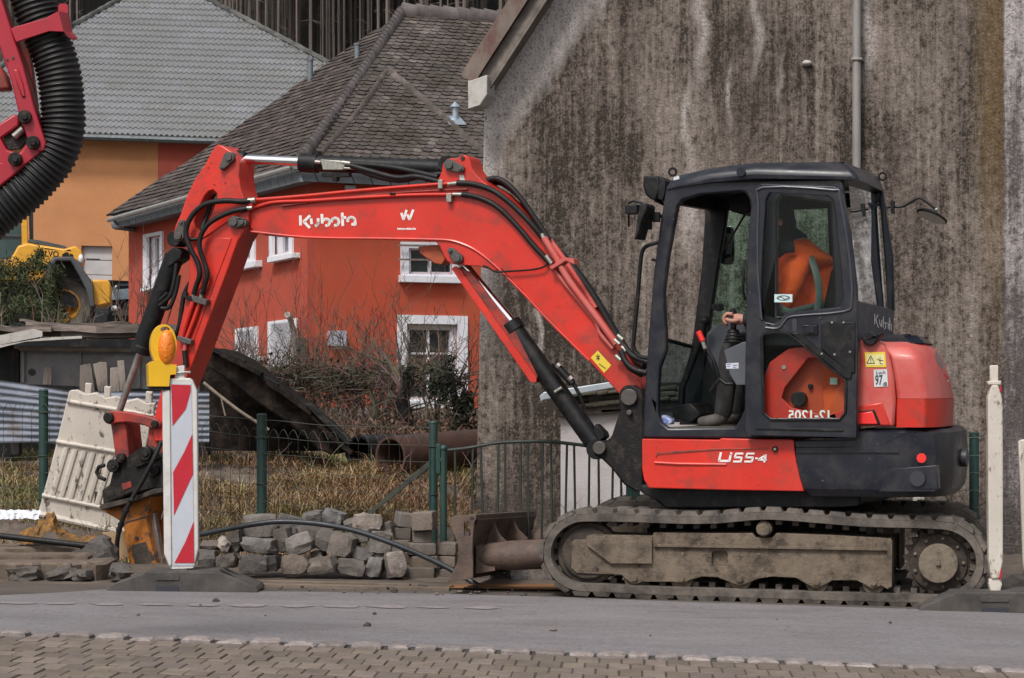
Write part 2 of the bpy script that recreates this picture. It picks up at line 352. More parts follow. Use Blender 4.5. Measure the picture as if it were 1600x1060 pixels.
for k in range(260):
    px = (R.uniform(-60, 140) if k % 5 == 0 else R.uniform(345, 840))
    Y = R.uniform(100, 122); X = (px-CX)/F*Y; z = hz(Y)
    light = R.random() < .55; r = R.uniform(.035, .085)*(1.15 if light else .9)
    g = R.uniform(.75, 1.5); hgt = 19
    t = thing('spruce_tree', (X, Y, z-.3), 'tall thin bare-trunked spruce in the dark wood on the hillside', 'tree', 'spruce trees on the hillside behind the houses')
    if k < 10:
        mb = MB(); lean = (R.uniform(-.35, .35), R.uniform(-.2, .2)); o = Vector((X, Y, z-.3)); L = [1.0, .95, 1.05, .9]
        pts = [o+Vector((lean[0]*h/hgt*2+noise.noise((h*.2, k, 0))*.15, lean[1]*h/hgt, h)) for h in lin(0, hgt, 12)]
        mb.tube(pts, [.115*(1-.6*i/12) for i in range(13)], 7, col=(1, 1, 1))
        for q in range(26):
            i = R.randint(2, 11); a = R.uniform(0, 6.28); L_ = R.uniform(.3, 1.1); mb.tube([pts[i], pts[i]+Vector((math.cos(a)*L_, math.sin(a)*L_, -L_*R.uniform(-.2, .6)))], [.018, .006], 3, False, (.7, .7, .7))
        tr = mb.build('trunk', m_trunk[0] if k % 2 else m_trunk[1], t); trunk_mes.append(tr.data)
        if crown_me is None:
            crown_mb.v = [v+o for v in crown_mb.v]; cr = crown_mb.build('crown', m_crown, t, smooth=0, normals=False); crown_me = cr.data; continue
    else:
        tr = bpy.data.objects.new('trunk', trunk_mes[R.randrange(10)]); COL.objects.link(tr); tr.parent = t; ROOT[tr.name] = Vector((X, Y, z-.3))
        tr.scale = (r/.115, r/.115, 1); tr.rotation_euler = (0, 0, R.uniform(0, 6.28))
    cr = bpy.data.objects.new('crown', crown_me); COL.objects.link(cr); cr.parent = t; cr.rotation_euler = (0, 0, R.uniform(0, 6.28))
# the depth of the wood behind: trunks and needles nobody could count
mb = MB()
for k in range(500):
    Y = R.uniform(122, 142); X = (R.uniform(-150, 900)-CX)/F*Y; z = hz(Y)-.5
    mb.tube([(X, Y, z), (X+R.uniform(-.2, .2), Y, z+14)], [R.uniform(.06, .13), .05], 5, False, col=(R.uniform(.3, .8),)*3)
mb.build('forest', m_trunk[1], kind='stuff', normals=False)
mb = MB()
for k in range(5000):
    Y = R.uniform(126, 146); X = (R.uniform(-150, 900)-CX)/F*Y; c = Vector((X, Y, hz(Y)+R.uniform(0, 12))); s = R.uniform(.3, .8)
    a = Vector((R.uniform(-1, 1), R.uniform(-1, 1), R.uniform(-1, 1)))*s; b = Vector((R.uniform(-1, 1), R.uniform(-1, 1), R.uniform(-.6, .6)))*s
    mb.poly([c-a, c-b, c+a, c+b])
mb.build('forest_undergrowth', m_crown, kind='stuff', normals=False, smooth=0)
# ================================================================== ORANGE HOUSE (far left)
m_orw = mat('orange_render', (.44, .195, .082), .9, var=.08, vs=1.2, bump=.3, bs=60, speck=(.40, .16, .05), sks=25, ska=.64)
m_orr = mat('brick_red_render', (.36, .070, .045), .9, var=.08, vs=1.2, bump=.3, bs=60)
m_pan = mat('grey_pantiles', (.215, .215, .235), .55, var=.10, vs=1.2, grime=(.165, .165, .155), gs=.9, ga=.52, gw=.2, tint=True, dust=(.15, .155, .13), ds=2.5, da=.58, dm=.5)
m_zincd = mat('dark_zinc_gutter', (.055, .065, .070), .5, .3, var=.2, vs=6)
OY = 75
oh = thing('orange_house', P(150, 470, OY+4), 'large orange and red rendered house with a grey pantiled hip roof behind the wheel loader', 'house')
eL, eR = P(-165, 199, OY), P(760, 231, OY-.4); apx = P(254, -36, OY+8.5)
ed = (eR-eL).normalized(); nrm = ed.cross(apx-eL).normalized(); nrm = nrm if nrm.y < 0 else -nrm; sl = nrm.cross(ed).normalized(); sl = sl if sl.z > 0 else -sl
ln = (apx-eL).dot(sl); ua = (apx-eL).dot(ed); ue = (eR-eL).length
mb = MB(); rows = 27; rh = ln/rows; wav = .155
for r in range(rows):
    v0, v1 = r*rh, (r+1)*rh+.03; ul, ur = ua*(v0/ln), ue-(ue-ua)*(v0/ln)
    n = int((ur-ul)/wav*6)
    if n < 6: continue
    A, B, Cc = [], [], []
    for i in range(n+1):
        u = ul+(ur-ul)*i/n; ph = (u/wav*2*math.pi); w = .022*math.sin(ph)+.008*math.sin(2*ph)
        ul2 = min(max(u, ua*(min(v1, ln)/ln)), ue-(ue-ua)*(min(v1, ln)/ln))
        A.append(eL+ed*u+sl*(v0+.015*math.sin(ph))+nrm*(w+.01)); B.append(eL+ed*u+sl*(v0+.015*math.sin(ph))+nrm*(w+.05)); Cc.append(eL+ed*ul2+sl*v1+nrm*(w+.012))
    mb.grid([A, B, Cc], (R.uniform(.88, 1.08),)*3)
bk = P(254, -36, OY+8.5); bl, br = eL+Vector((-.5, 17, .1)), eR+Vector((.5, 17, .1))
mb.poly([eL, apx, bl], (.9,)*3); mb.poly([eR, br, apx], (.9,)*3); mb.poly([bl, apx, br], (.9,)*3)
rf = mb.build('roof', m_pan, oh, normals=False)
mb = MB()
for e0, e1 in ((eL, apx), (eR, apx)):
    mb.tube([e0.lerp(e1, k/60)+nrm*(.05+.02*(k % 2)) for k in range(61)], .085, 7)
mb.build('ridge_tiles', m_pan, rf)
mb = MB(); mb.tube([eL+Vector((0, -.12, -.10)), eR+Vector((0, -.12, -.10))], .10, 8); mb.build('gutter', m_zincd, oh)
OW = Pl(P(100, 210, OY+.45), Vector((0.03, 1, 0)))
def wallbox(x0, x1, y0, y1, m, nm, holes=(), d=8):
    mb = MB(); mb.prism(OW, [(x0, y0), (x1, y0), (x1, y1), (x0, y1)], 0, d, holes); return mb.build(nm, m, oh, smooth=0)
gar = [(127, 384), (175, 385), (175, 450), (127, 450)]
wallbox(-120, 247, 200, 520, m_orw, 'wall', [gar], .4); wallbox(247.3, 620, 204, 520, m_orr, 'wall', (), .4)
mb = MB()
for k in range(3): mb.prism(OW, [(127, 384+k*23), (175.5, 385+k*23), (175.5, 407+k*23), (127, 406+k*23)], .16, .2)
gd = mb.build('garage_door', mat('dirty_white_door', (.42, .40, .40), .7, var=.15, vs=2), oh, bevel=.01)
mb = MB(); mb.prism(OW, [(135, 404), (156, 404.5), (156, 406), (135, 405.5)], .14, .16); mb.build('door_handle', m_ink, gd)
# ================================================================== RED HOUSE
m_redw = mat('red_orange_render', (.385, .058, .034), .92, var=.08, vs=1.5, bump=.35, bs=70, speck=(.38, .06, .03), sks=40, ska=.66, grime=(.39, .065, .032), gs=1.2, ga=.55, gw=.2, dust=(.27, .075, .05), ds=2.2, da=.55, dm=.35, stretch=(1, 1, .45))
m_redw2 = mat('orange_red_render', (.42, .061, .027), .92, var=.08, vs=1.5, bump=.35, bs=70, speck=(.42, .07, .03), sks=40, ska=.66, grime=(.40, .066, .026), gs=1.1, ga=.56, gw=.2, dust=(.30, .085, .05), ds=2.2, da=.55, dm=.35, stretch=(1, 1, .45))
m_slate = mat('weathered_brown_slates', (.088, .074, .068), .85, var=.35, vs=3.0, grime=(.042, .031, .022), gs=1.6, ga=.52, gw=.13, tint=True, bump=.4, bs=30, speck=(.20, .18, .15), sks=16, ska=.70)
m_slatel = mat('streaky_old_slates', (.058, .045, .040), .9, var=.4, vs=6, grime=(.11, .09, .078), gs=8, ga=.60, gw=.06, tint=True)
m_surr = mat('white_window_surround', (.66, .66, .70), .7, var=.07, vs=3)
m_curt = mat('curtained_pane', (.20, .19, .22), .15, var=.35, vs=2.5)
m_fasc = mat('grey_slate_fascia', (.12, .132, .145), .7, var=.2, vs=3)
m_gutw = mat('pale_gutter_lip', (.30, .29, .28), .5, .3)
rA, rL, rR = P(480, 500, 48), P(200, 500, 55), P(900, 500, 50.5)
for q in (rA, rL, rR): q.z = 0
def facade(a, b):
    d = (b-a); d.z = 0; d.normalize(); n = Vector((-d.y, d.x, 0)); n = n if n.y > 0 else -n; return Pl(a, n)
FL, FR = facade(rA, rL), facade(rA, rR)
rh_ = thing('red_house', P(480, 660, 49), 'red rendered house with white window surrounds and brown slate roof behind the bare hedge', 'house')
def win(S, o, i, sill=None, bars=None, deep=.14, fr=None):
    """window: o outer corners of the surround, i inner corners, sill polygon"""
    mb = MB(); mb.prism(S, o, -.04, .02, [i]); w = mb.build('window', m_surr, rh_, smooth=0)
    mb = MB(); mb.prism(S, i, deep, deep+.03)
    mb.build('pane', m_dglass if S is FR else m_curt, w, smooth=0)
    if fr:
        mb = MB(); mb.prism(S, fr[0], deep-.06, deep-.005, fr[1]); mb.build('frame', m_surr, w, smooth=0)
    if sill: mb = MB(); mb.prism(S, sill, -.16, .0); mb.build('sill', m_surr, w, bevel=.01, smooth=0)
    return w
def quad(x0, y0, x1, y1, s=0): return [(x0, y0), (x1, y0+s*(x1-x0)), (x1, y1+s*(x1-x0)), (x0, y1)]
holesL, holesR = [], []
wl = [(quad(223, 367, 253, 452, -.2), quad(229, 371, 250, 448, -.2), [(219, 450), (251, 441), (251, 447), (219, 457)]),
      (quad(366, 366, 397, 414, -.16), quad(371, 369, 392, 409, -.16), [(364, 413), (398, 407), (398, 417), (364, 424)]),
      (quad(420, 350, 456, 402, -.14), quad(425, 354, 452, 399, -.14), [(417, 402), (457, 395), (457, 403), (417, 411)]),
      (quad(367, 514, 401, 562, -.12), quad(372, 518, 397, 562, -.12), [(364, 562), (402, 557), (402, 564), (364, 569)]),
      (quad(418, 503, 462, 572, -.13), quad(423, 507, 456, 572, -.13), [(415, 572), (463, 566), (463, 574), (415, 580)])]
for o, i, s in wl: holesL.append(i)
mb = MB(); mb.prism(FL, [(201, 342), (480.4, 276), (480.4, 700), (201, 700)], 0, .3, holesL); mb.build('wall', m_redw, rh_, smooth=0)
wr = [(quad(627, 378, 722, 441, .015), quad(639, 388, 708, 428, .015), [(628, 430), (722, 432), (722, 443), (628, 441)]),
      (quad(622, 492, 731, 642, .02), quad(636, 506, 716, 624, .015), [(622, 625), (731, 628), (731, 645), (622, 643)])]
for o, i, s in wr: holesR.append(i)
mb = MB(); mb.prism(FR, [(480.2, 276), (1210, 317), (1210, 680), (480.2, 700)], 0, .3, holesR); mb.build('wall', m_redw2, rh_, smooth=0)
q0, q1 = FR.pt(1209, 318, .31), FR.pt(1209, 680, .31); mb = MB(); mb.prism3([q0, q1, q1+FR.n*7, q0+FR.n*7], Vector((-.3, 0, 0))); mb.build('end_wall', m_redw2, rh_, smooth=0)
for k, (o, i, s) in enumerate(wl):
    (x0, y0), (x1, y1), (x2, y2), (x3, y3) = i
    inn = [(x0+(x1-x0)*.62, y0+3), (x1-1.5, y1+3), (x2-1.5, y2-3), (x3+(x2-x3)*.62, y3-3)]
    win(FL, o, i, s, fr=(i, [inn]))
mb_w = []
w1 = win(FR, *wr[0], fr=(wr[0][1], [quad(642, 391, 670, 425, .015), quad(674, 391, 705, 425, .015)]))
mb = MB()
for y in (383.5, 405.5):
    mb.tube([FR.pt(622, y, -.12), FR.pt(728, y+1.5, -.12)], .018, 6)
mb.build('security_bar', m_rod, w1)
w2 = win(FR, *wr[1], fr=(wr[1][1], [quad(640, 516, 668, 551, .01), quad(671, 516, 703, 551, .01), quad(640, 554, 668, 620, .01), quad(671, 554, 703, 620, .01)]))
mb = MB(); mb.prism(FR, quad(639, 507, 707, 515, .01), .03, .08); mb.build('shutter_box', mat('pale_wooden_shutter_box', (.28, .25, .23), .8, var=.2, vs=14), w2)
mb = MB(); mb.prism(FR, rrect(516, 517, 542, 541, 3), -.14, -.0); mb.build('meter_box', mat('grey_blue_meter_box', (.42, .44, .52), .5, var=.08, vs=6), rh_, bevel=.02)
mb = MB(); mb.prism(FR, rrect(466, 528, 478, 559, 2), -.1, .0); mb.build('letter_box', mat('dark_grey_box', (.06, .055, .05), .6), rh_, bevel=.02)
mb = MB(); mb.tube([FL.pt(449, 492, -.5), FL.pt(453, 497, -.25), FL.pt(459, 520, -.12), FL.pt(461, 640, -.12)], .055, 8); mb.build('rain_pipe', mat('pale_pipe_plastic', (.36, .33, .30), .6), rh_)
mb = MB(); mb.prism(FR, quad(540, 290, 556, 299, .02), -.05, 0); mb.build('air_vent', m_surr, rh_)
# eaves: fascia + gutter
for S, a, b in ((FL, ((176, 345), (462, 262)), ((181, 357), (470, 284))), (FR, ((460, 262), (1210, 286)), ((470, 283), (1210, 317)))):
    (x0, y0), (x1, y1) = a; (x2, y2), (x3, y3) = b
    mb = MB(); n = 26
    for k in range(n):
        f0, f1 = k/n, (k+1)/n-.0025
        q = [(x0+(x1-x0)*f0, y0+(y1-y0)*f0), (x0+(x1-x0)*f1, y0+(y1-y0)*f1), (x2+(x3-x2)*f1, y2+(y3-y2)*f1), (x2+(x3-x2)*f0, y2+(y3-y2)*f0)]
        mb.prism(S, q, -.42, -.36)
    mb.prism(S, [(x0+1, y0+2), (x1-1, y1+2), (x3-1, y3-1), (x2+1, y2-1)], -.355, -.02)
    fo = mb.build('fascia', m_fasc, rh_, smooth=0)
    mb = MB(); mb.tube([S.pt(x0-6, y0-1, -.52), S.pt(x1, y1-1.5, -.52)], .05, 8); mb.build('gutter', m_gutw if S is FL else m_zincd, rh_)
mb = MB(); mb.tube(smooth_path([FL.pt(178, 346, -.5), FL.pt(179, 354, -.5), FL.pt(190, 356, -.35), FL.pt(214, 359, .05)], 4), .055, 8); mb.build('downpipe', m_fasc, rh_)
# slates: real overlapping scallops, one mesh per slope
def slates(poly, up_hint, w, h, m, parent, name, rnd=.22, scallop=True, jag=.35):
    p0, p1 = poly[0], poly[1]; u = (p1-p0).normalized(); n = (p1-p0).cross(poly[2]-p0).normalized()
    if n.z < 0: n = -n
    v = n.cross(u); v = v if v.z > 0 else -v
    pl = [((q-p0).dot(u), (q-p0).dot(v)) for q in poly]
    def inside(x, y):
        c = False
        for i in range(len(pl)):
            (x1, y1), (x2, y2) = pl[i], pl[i-1]
            if (y1 > y) != (y2 > y) and x < (x2-x1)*(y-y1)/(y2-y1)+x1: c = not c
        return c
    mb = MB(); mb.poly([q-n*.012 for q in poly], (.5, .5, .5))
    x0, x1 = min(q[0] for q in pl), max(q[0] for q in pl); y1 = max(q[1] for q in pl); r = 0; y = -h*.3
    while y < y1:
        x = x0-w+(w/2 if r % 2 else 0)
        while x < x1+w:
            if inside(x, y+h*.5):
                g = 1+R.uniform(-rnd, rnd) if R.random() > .06 else R.uniform(1.4, 2.0); cc = (g, g*R.uniform(.94, 1.0), g*R.uniform(.92, 1.02))
                bot = [(-.5, .55), (-.46, .25), (-.3, .06), (0, -.03), (.3, .06), (.46, .25), (.5, .55)] if scallop else [(-.5, R.uniform(-.05, .1)), (.5, R.uniform(-.05, .1))]
                e = R.uniform(.022, .04); dx, dy = R.uniform(-.03, .03)*w, R.uniform(-.06, .06)*h
                B = [p0+u*(x+dx+a*w)+v*(y+dy+b*h)+n*e for a, b in bot]; T = [p0+u*(x+.5*w)+v*(y+1.5*h)+n*.004, p0+u*(x-.5*w)+v*(y+1.5*h)+n*.004]
                mb.poly(B+T, cc); D = [q-n*(e+.004) for q in B]; mb.grid([D, B], tuple(.35*k for k in cc))
            x += w
        y += h; r += 1
    return mb.build(name, m, parent, normals=False, smooth=0)
apex = P(628, 22, 53.5); elv = P(166, 337, 54.9); ecr = P(462, 266, 47.6); eri = P(905, 281, 50.2)
RP = Pl(ecr, (lambda n: n if n.y > 0 else -n)((eri-ecr).cross(apex-ecr))); LP = Pl(ecr, (lambda n: n if n.y > 0 else -n)((elv-ecr).cross(apex-ecr))); eri = ecr+(eri-ecr)*1.85; rdg = RP.pt(1230, 66)
fl = slates([elv, ecr, apex, LP.pt(532, 86), LP.pt(340, 222)], None, .22, .15, m_slatel, rh_, 'roof', .45, False)
fr_ = slates([ecr, eri, rdg, apex], None, .19, .125, m_slate, rh_, 'roof', .34)
mb = MB(); mb.poly([elv, LP.pt(340, 222), LP.pt(532, 86), apex, rdg, rdg+Vector((1, 8, -4)), elv+Vector((6, 8, 0))]); mb.build('roof_back', m_slate, fr_, smooth=0, normals=False)
def ridge(pts, w, step, m, nm, off=.05):
    mb = MB(); path = smooth_path(pts, 8); L = sum((b-a).length for a, b in zip(path[:-1], path[1:])); n = int(L/step)
    def at(s):
        for a, b in zip(path[:-1], path[1:]):
            l = (b-a).length
            if s <= l: return a.lerp(b, s/l)
            s -= l
        return path[-1]
    for k in range(n):
        a, b = at(k*L/n), at(min(L, (k+1.5)*L/n)); g = R.uniform(.95, 1.45)
        mb.tube([a+Vector((0, -.02, off+.035)), b+Vector((0, -.02, off))], [w, w*.85], 9, True, (g, g*.97, g*.98), flat=.5)
    return mb.build(nm, m, fr_)
m_ridge = mat('grey_slate_hip_tiles', (.105, .092, .09), .85, var=.25, vs=4, tint=True, grime=(.05, .045, .04), gs=3, ga=.62)
ridge([ecr+Vector((0, -.05, 0)), P(545, 150, 50.4), apex], .18, .15, m_ridge, 'hip_tiles', .0)
ridge([apex, rdg], .17, .3, m_ridge, 'ridge_tiles', .03)
ridge([RP.pt(606, 112, -.0), RP.pt(680, 175, -.0), RP.pt(765, 250, -.0)], .12, .13, m_slate, 'valley_tiles', -.045)
ridge([RP.pt(604, 112, -.0), RP.pt(560, 175, -.0), RP.pt(486, 258, -.0)], .10, .13, m_slate, 'valley_tiles', -.05)
m_vent = mat('grey_vent_pipe', (.16, .18, .20), .5, .4, var=.15, vs=6); m_vent2 = mat('bright_zinc', (.40, .46, .52), .4, .6, var=.12, vs=6)
for x, y0, y1, r, Y in ((484.5, 94, 123, .058, 53.6), (558, 69, 100, .058, 52.6)):
    mb = MB(); mb.cyl(P(x, y1+6, Y), P(x, y0, Y), r); mb.cyl(P(x, y0+1.5, Y), P(x, y0-1, Y), r*1.25); mb.build('vent_pipe', m_vent, rh_)
q = RP.pt(711, 190, 0)
mb = MB(); mb.poly([RP.pt(694, 181, -.06), RP.pt(718, 181, -.06), RP.pt(729, 195, -.06), RP.pt(702, 195, -.06)]); mb.cyl(q, q+Vector((0, 0, .30)), .06); mb.cyl(q+Vector((0, 0, .27)), q+Vector((0, 0, .37)), .11, .01)
mb.build('capped_vent', m_vent2, rh_, normals=False)
# ================================================================== GABLE HOUSE WITH THE STAINED WALL
GW = Pl(P(757, 500, 19.7), (P(1570, 500, 18.75)-P(757, 500, 19.7)).cross(Vector((0, 0, 1))) * -1)
gwx = (P(1570, 500, 18.75)-P(757, 500, 19.7)); gwx.z = 0; gwx.normalize()
def gable_mat():
    m = bpy.data.materials.new('stained_roughcast'); m.use_nodes = True; t = m.node_tree; N = t.nodes; L = t.links; b = N['Principled BSDF']; b.inputs['Roughness'].default_value = .95; b.inputs['Specular IOR Level'].default_value = .2
    tc = N.new('ShaderNodeTexCoord'); sx = N.new('ShaderNodeSeparateXYZ'); L.new(tc.outputs['Object'], sx.inputs[0])
    def noi(sc, stretch, det=6, ro=.65):
        mp = N.new('ShaderNodeMapping'); mp.inputs['Scale'].default_value = stretch; L.new(tc.outputs['Object'], mp.inputs['Vector'])
        n = N.new('ShaderNodeTexNoise'); n.inputs['Scale'].default_value = sc; n.inputs['Detail'].default_value = det; n.inputs['Roughness'].default_value = ro; L.new(mp.outputs[0], n.inputs['Vector']); return n.outputs['Fac']
    def ma(op, a, c, d=None):
        x = N.new('ShaderNodeMath'); x.operation = op
        for i, v in enumerate((a, c) if d is None else (a, c, d)):
            if isinstance(v, (int, float)): x.inputs[i].default_value = v
            else: L.new(v, x.inputs[i])
        return x.outputs[0]
    def rg(f, a, c, d=0, e=1):
        r = N.new('ShaderNodeMapRange'); r.inputs[1].default_value = a; r.inputs[2].default_value = c; r.inputs[3].default_value = d; r.inputs[4].default_value = e; L.new(f, r.inputs[0]); return r.outputs[0]
    def mix(f, a, c):
        x = N.new('ShaderNodeMix'); x.data_type = 'RGBA'
        for i, v in ((0, f), (6, a), (7, c)):
            if isinstance(v, tuple): x.inputs[i].default_value = (*v, 1)
            elif isinstance(v, (int, float)): x.inputs[i].default_value = v
            else: L.new(v, x.inputs[i])
        return x.outputs[2]
    X, Z = sx.outputs[0], sx.outputs[2]
    # clean render colour, grey-brown soot streaks, near-black algae
    streak = noi(1.0, (15, 15, .48), 8, .72); fine = noi(1.0, (34, 34, 3.2), 6, .7); blot = noi(1.1, (1, 1, .8), 6, .6); grain = noi(60, (1, 1, 1), 3, .6); grain2 = noi(26, (1, 1, .75), 3, .6)
    s = ma('ADD', ma('MULTIPLY', streak, .48), ma('MULTIPLY', fine, .26)); s = ma('ADD', s, ma('MULTIPLY', blot, .62)); s = ma('ADD', s, ma('MULTIPLY', ma('SUBTRACT', grain2, .5), .34)); s = ma('ADD', s, ma('MULTIPLY', ma('SUBTRACT', grain, .5), .55))
    # distance below the left rake (the sheltered strip stays clean): line through (0, 2.92) rising right at slope 1.18
    d = ma('ADD', ma('SUBTRACT', ma('MULTIPLY', ma('SUBTRACT', X, GX0), 1.0*GSL), Z), GZ0)      # >0 below the rake, metres vertical
    d = ma('DIVIDE', d, math.sqrt(1+GSL*GSL)); d = ma('ADD', d, ma('MULTIPLY', ma('SUBTRACT', noi(6, (1, 1, .3), 4), .5), .30))
    clean = rg(d, .06, .34, 1, 0)
    cleanl = rg(ma('ADD', ma('SUBTRACT', X, GX0), ma('MULTIPLY', ma('SUBTRACT', fine, .5), .15)), 0.0, .16, .7, 0)
    zf = rg(Z, 1.3, 2.9, 0, 1); cleanl = ma('MULTIPLY', cleanl, zf); clean = ma('MAXIMUM', clean, cleanl)
    base = mix(rg(s, .57, .78), (.262, .216, .186), (.035, .027, .021)); base = mix(rg(s, .48, .585, 1, 0), base, (.33, .285, .26))
    base = mix(rg(noi(1.6, (1, 1, .4), 6), .5, .68, 0, .6), base, (.060, .046, .037))
    # white run-off streaks at given places
    for x0, wd, zt, zb in RUNS:
        wob = ma('ADD', ma('SUBTRACT', X, x0), ma('MULTIPLY', ma('SUBTRACT', noi(2.0, (1, 1, 1), 3), .5), .25))
        f = ma('MULTIPLY', rg(ma('ABSOLUTE', wob, 0), wd*.25, wd, 1, 0), rg(Z, zb, zb+.35, 0, 1)); f = ma('MULTIPLY', f, rg(Z, zt, zt+.3, 1, 0)); f = ma('MULTIPLY', f, rg(fine, .30, .55, .35, 1))
        base = mix(ma('MULTIPLY', f, .62), base, (.52, .47, .445))
    # rusty moss streak and the pale dressed corner on the right
    f = ma('MULTIPLY', rg(ma('ABSOLUTE', ma('SUBTRACT', X, GX1-.07), 0), .03, .16, 1, 0), rg(Z, 1.6, 3.2, .15, 1)); f = ma('MULTIPLY', f, rg(streak, .35, .6, .3, 1)); base = mix(ma('MULTIPLY', f, .8), base, (.17, .105, .038))
    corner = rg(X, GX1-.004, GX1+.012); cc = mix(rg(ma('ADD', s, rg(Z, 3.6, 1.8, -.10, .10)), .62, .78), (.42, .385, .38), (.10, .085, .083)); base = mix(corner, base, cc)
    base = mix(clean, base, mix(rg(grain, .4, .7), (.72, .67, .655), (.54, .49, .475)))
    # damp darker plinth
    pl = rg(ma('ADD', Z, ma('MULTIPLY', ma('SUBTRACT', blot, .5), .06)), .40, .44, 1, 0); base = mix(ma('MULTIPLY', pl, .55), base, (.045, .036, .029))
    base = mix(rg(grain, .38, .54, .55, 0), base, (.030, .023, .018)); base = mix(rg(noi(85, (1, 1, .6), 3, .7), .56, .72, 0, .42), base, (.36, .30, .265))
    L.new(mix(rg(grain2, .58, .70, 0, .5), base, (.030, .024, .019)), b.inputs['Base Color'])
    bp = N.new('ShaderNodeBump'); bp.inputs['Strength'].default_value = .9; bp.inputs['Distance'].default_value = .012; L.new(ma('ADD', noi(52, (1, 1, 1), 3), ma('MULTIPLY', fine, .4)), bp.inputs['Height']); L.new(bp.outputs[0], b.inputs['Normal'])
    return m
gh = thing('gable_house', (GW.pt(1160, 880).x, GW.pt(1160, 880).y+2, -.1), 'tall old house gable with dark stained grey roughcast wall behind the excavator', 'house')
gro = ROOT[gh.name]
g0 = GW.pt(757, 165)-gro; GX0, GZ0 = g0.x, g0.z; g1 = GW.pt(867, 0)-gro; GSL = (g1.z-g0.z)/(g1.x-g0.x); GX1 = (GW.pt(1568, 300)-gro).x
def gxz(px, py): q = GW.pt(px, py)-gro; return q.x, q.z
RUNS = []
for px, wpx, yt, yb in ((1090, 14, -200, 150), (1180, 9, -200, 140), (1140, 6, 150, 215), (1355, 13, -200, 150), (1075, 9, 170, 270), (945, 8, -200, 60), (1080, 16, 300, 420), (840, 7, 480, 620), (1225, 6, 140, 180)):
    x, zt = gxz(px, yt); RUNS.append((x, wpx/F*19, zt, gxz(px, yb)[1]))
m_gable = gable_mat()
apx_px = 1420; L0 = GW.pt(742, 890); L1 = GW.pt(757, 168); A1 = L1 + gwx*((GW.pt(apx_px, 100)-L1).dot(gwx)); A1 = Vector((A1.x, A1.y, L1.z+GSL*(A1-L1).length))
Rr = GW.pt(2080, 168); Rr.z = L1.z; R0 = GW.pt(2080, 960); R0.z = -.25; L0.z = -.15
mb = MB(); mb.prism3([L0, R0, Rr, A1, L1], GW.n*7.0); mb.build('wall', m_gable, gh, smooth=0)
m_plinth = mat('mossy_plinth', (.075, .060, .048), .95, var=.4, vs=5, grime=(.03, .026, .02), gs=7, bump=.8, bs=40)
m_oldwood = mat('peeling_red_brown_verge', (.16, .125, .105), .85, var=.25, vs=6, grime=(.11, .040, .032), gs=5, ga=.54, gw=.08, bump=.4, bs=40, stretch=(1, 1, .5))
m_greywood = mat('grey_weathered_board', (.17, .145, .125), .85, var=.25, vs=8, grime=(.09, .075, .065), gs=7, ga=.56, bump=.3, bs=40)
m_whiteb = mat('flaking_white_board', (.42, .40, .37), .7, var=.10, vs=5, grime=(.26, .22, .19), gs=12, ga=.62)
# roof slab with verge boards on the left rake (and its mirror on the right)
rk = (A1-L1).normalized(); up = rk.cross(GW.n); up = up if up.z > 0 else -up
e0 = L1+rk*.118
mb = MB(); mb.prism3([e0+up*.10, e0+up*.20, A1+rk*.0+up*.32, A1+up*.2], GW.n*7.3+Vector((0, 0, 0))); 
rk2 = Vector((-(rk.dot(gwx)), 0, 0)); rr_ = (Rr-A1).normalized(); up2 = rr_.cross(GW.n); up2 = up2 if up2.z > 0 else -up2
mb.prism3([A1+up2*.2, A1+up2*.32, Rr+rr_*.4+up2*.2, Rr+rr_*.4+up2*.1], GW.n*7.3)
off = -GW.n*.26; mb.v = [v+off for v in mb.v]
mb.build('roof', mat('dark_roof_slates', (.045, .04, .04), .85, var=.3, vs=5), gh, smooth=0)
mb = MB(); mb.prism3([e0+up*.085+off*1.02, e0+up*.205+off*1.02, A1+up*.205+off*1.02, A1+up*.085+off*1.02], -GW.n*.02); mb.build('verge_board', m_oldwood, gh, smooth=0)
mb = MB(); mb.prism3([e0-up*.02+off*.86, e0+up*.086+off*.86, A1+up*.086+off*.86, A1-up*.02+off*.86], GW.n*.035); mb.build('barge_board', m_greywood, gh, smooth=0)
mb = MB(); mb.prism3([e0+up*.0, e0+up*.09, A1+up*.09, A1+up*.0], -GW.n*.225); mb.build('soffit', m_greywood, gh, smooth=0)
SV = Pl(GW.pt(757, 500)-GW.n*.30, GW.n)
mb = MB(); mb.prism(SV, [(731, 125), (733, 127), (761, 117), (761, 148), (750, 165), (731, 171)], 0, .22); mb.build('gutter_box', m_whiteb, gh, bevel=.006)
# downpipe with brackets and a shoe, and a wall vent
m_pipe = mat('grey_zinc_downpipe', (.27, .25, .24), .55, .2, var=.15, vs=5, grime=(.15, .13, .12), gs=9, ga=.62, stretch=(1, 1, .3))
DP = Pl(GW.o-GW.n*.09, GW.n)
mb = MB(); mb.tube([DP.pt(1338.5, -160), DP.pt(1338.5, 376)], .031, 12); dp = mb.build('downpipe', m_pipe, gh)
mb = MB(); mb.prism(DP, [(1330, 90), (1347, 90), (1347, 94), (1330, 94)], -.04, .09); mb.build('pipe_bracket', m_pipe, dp, bevel=.004)
mb = MB(); mb.prism(DP, [(1331, 376), (1346, 373), (1351, 381), (1348, 389), (1331, 392)], -.05, .05); mb.build('pipe_shoe', m_whiteb, dp, bevel=.01)
mb = MB(); mb.ball(GW.pt(1261, 99, -.02), .035, .05, .022); mb.build('wall_outlet', m_whiteb, gh)
mb = MB(); mb.prism(GW, [(1331, 776), (1352, 776), (1352, 800), (1331, 800)], -.05, .02); mb.prism(GW, [(1362, 776), (1372, 776), (1372, 796), (1362, 796)], -.04, .02); mb.prism(GW, [(1426, 776), (1444, 776), (1444, 799), (1426, 799)], -.05, .02)
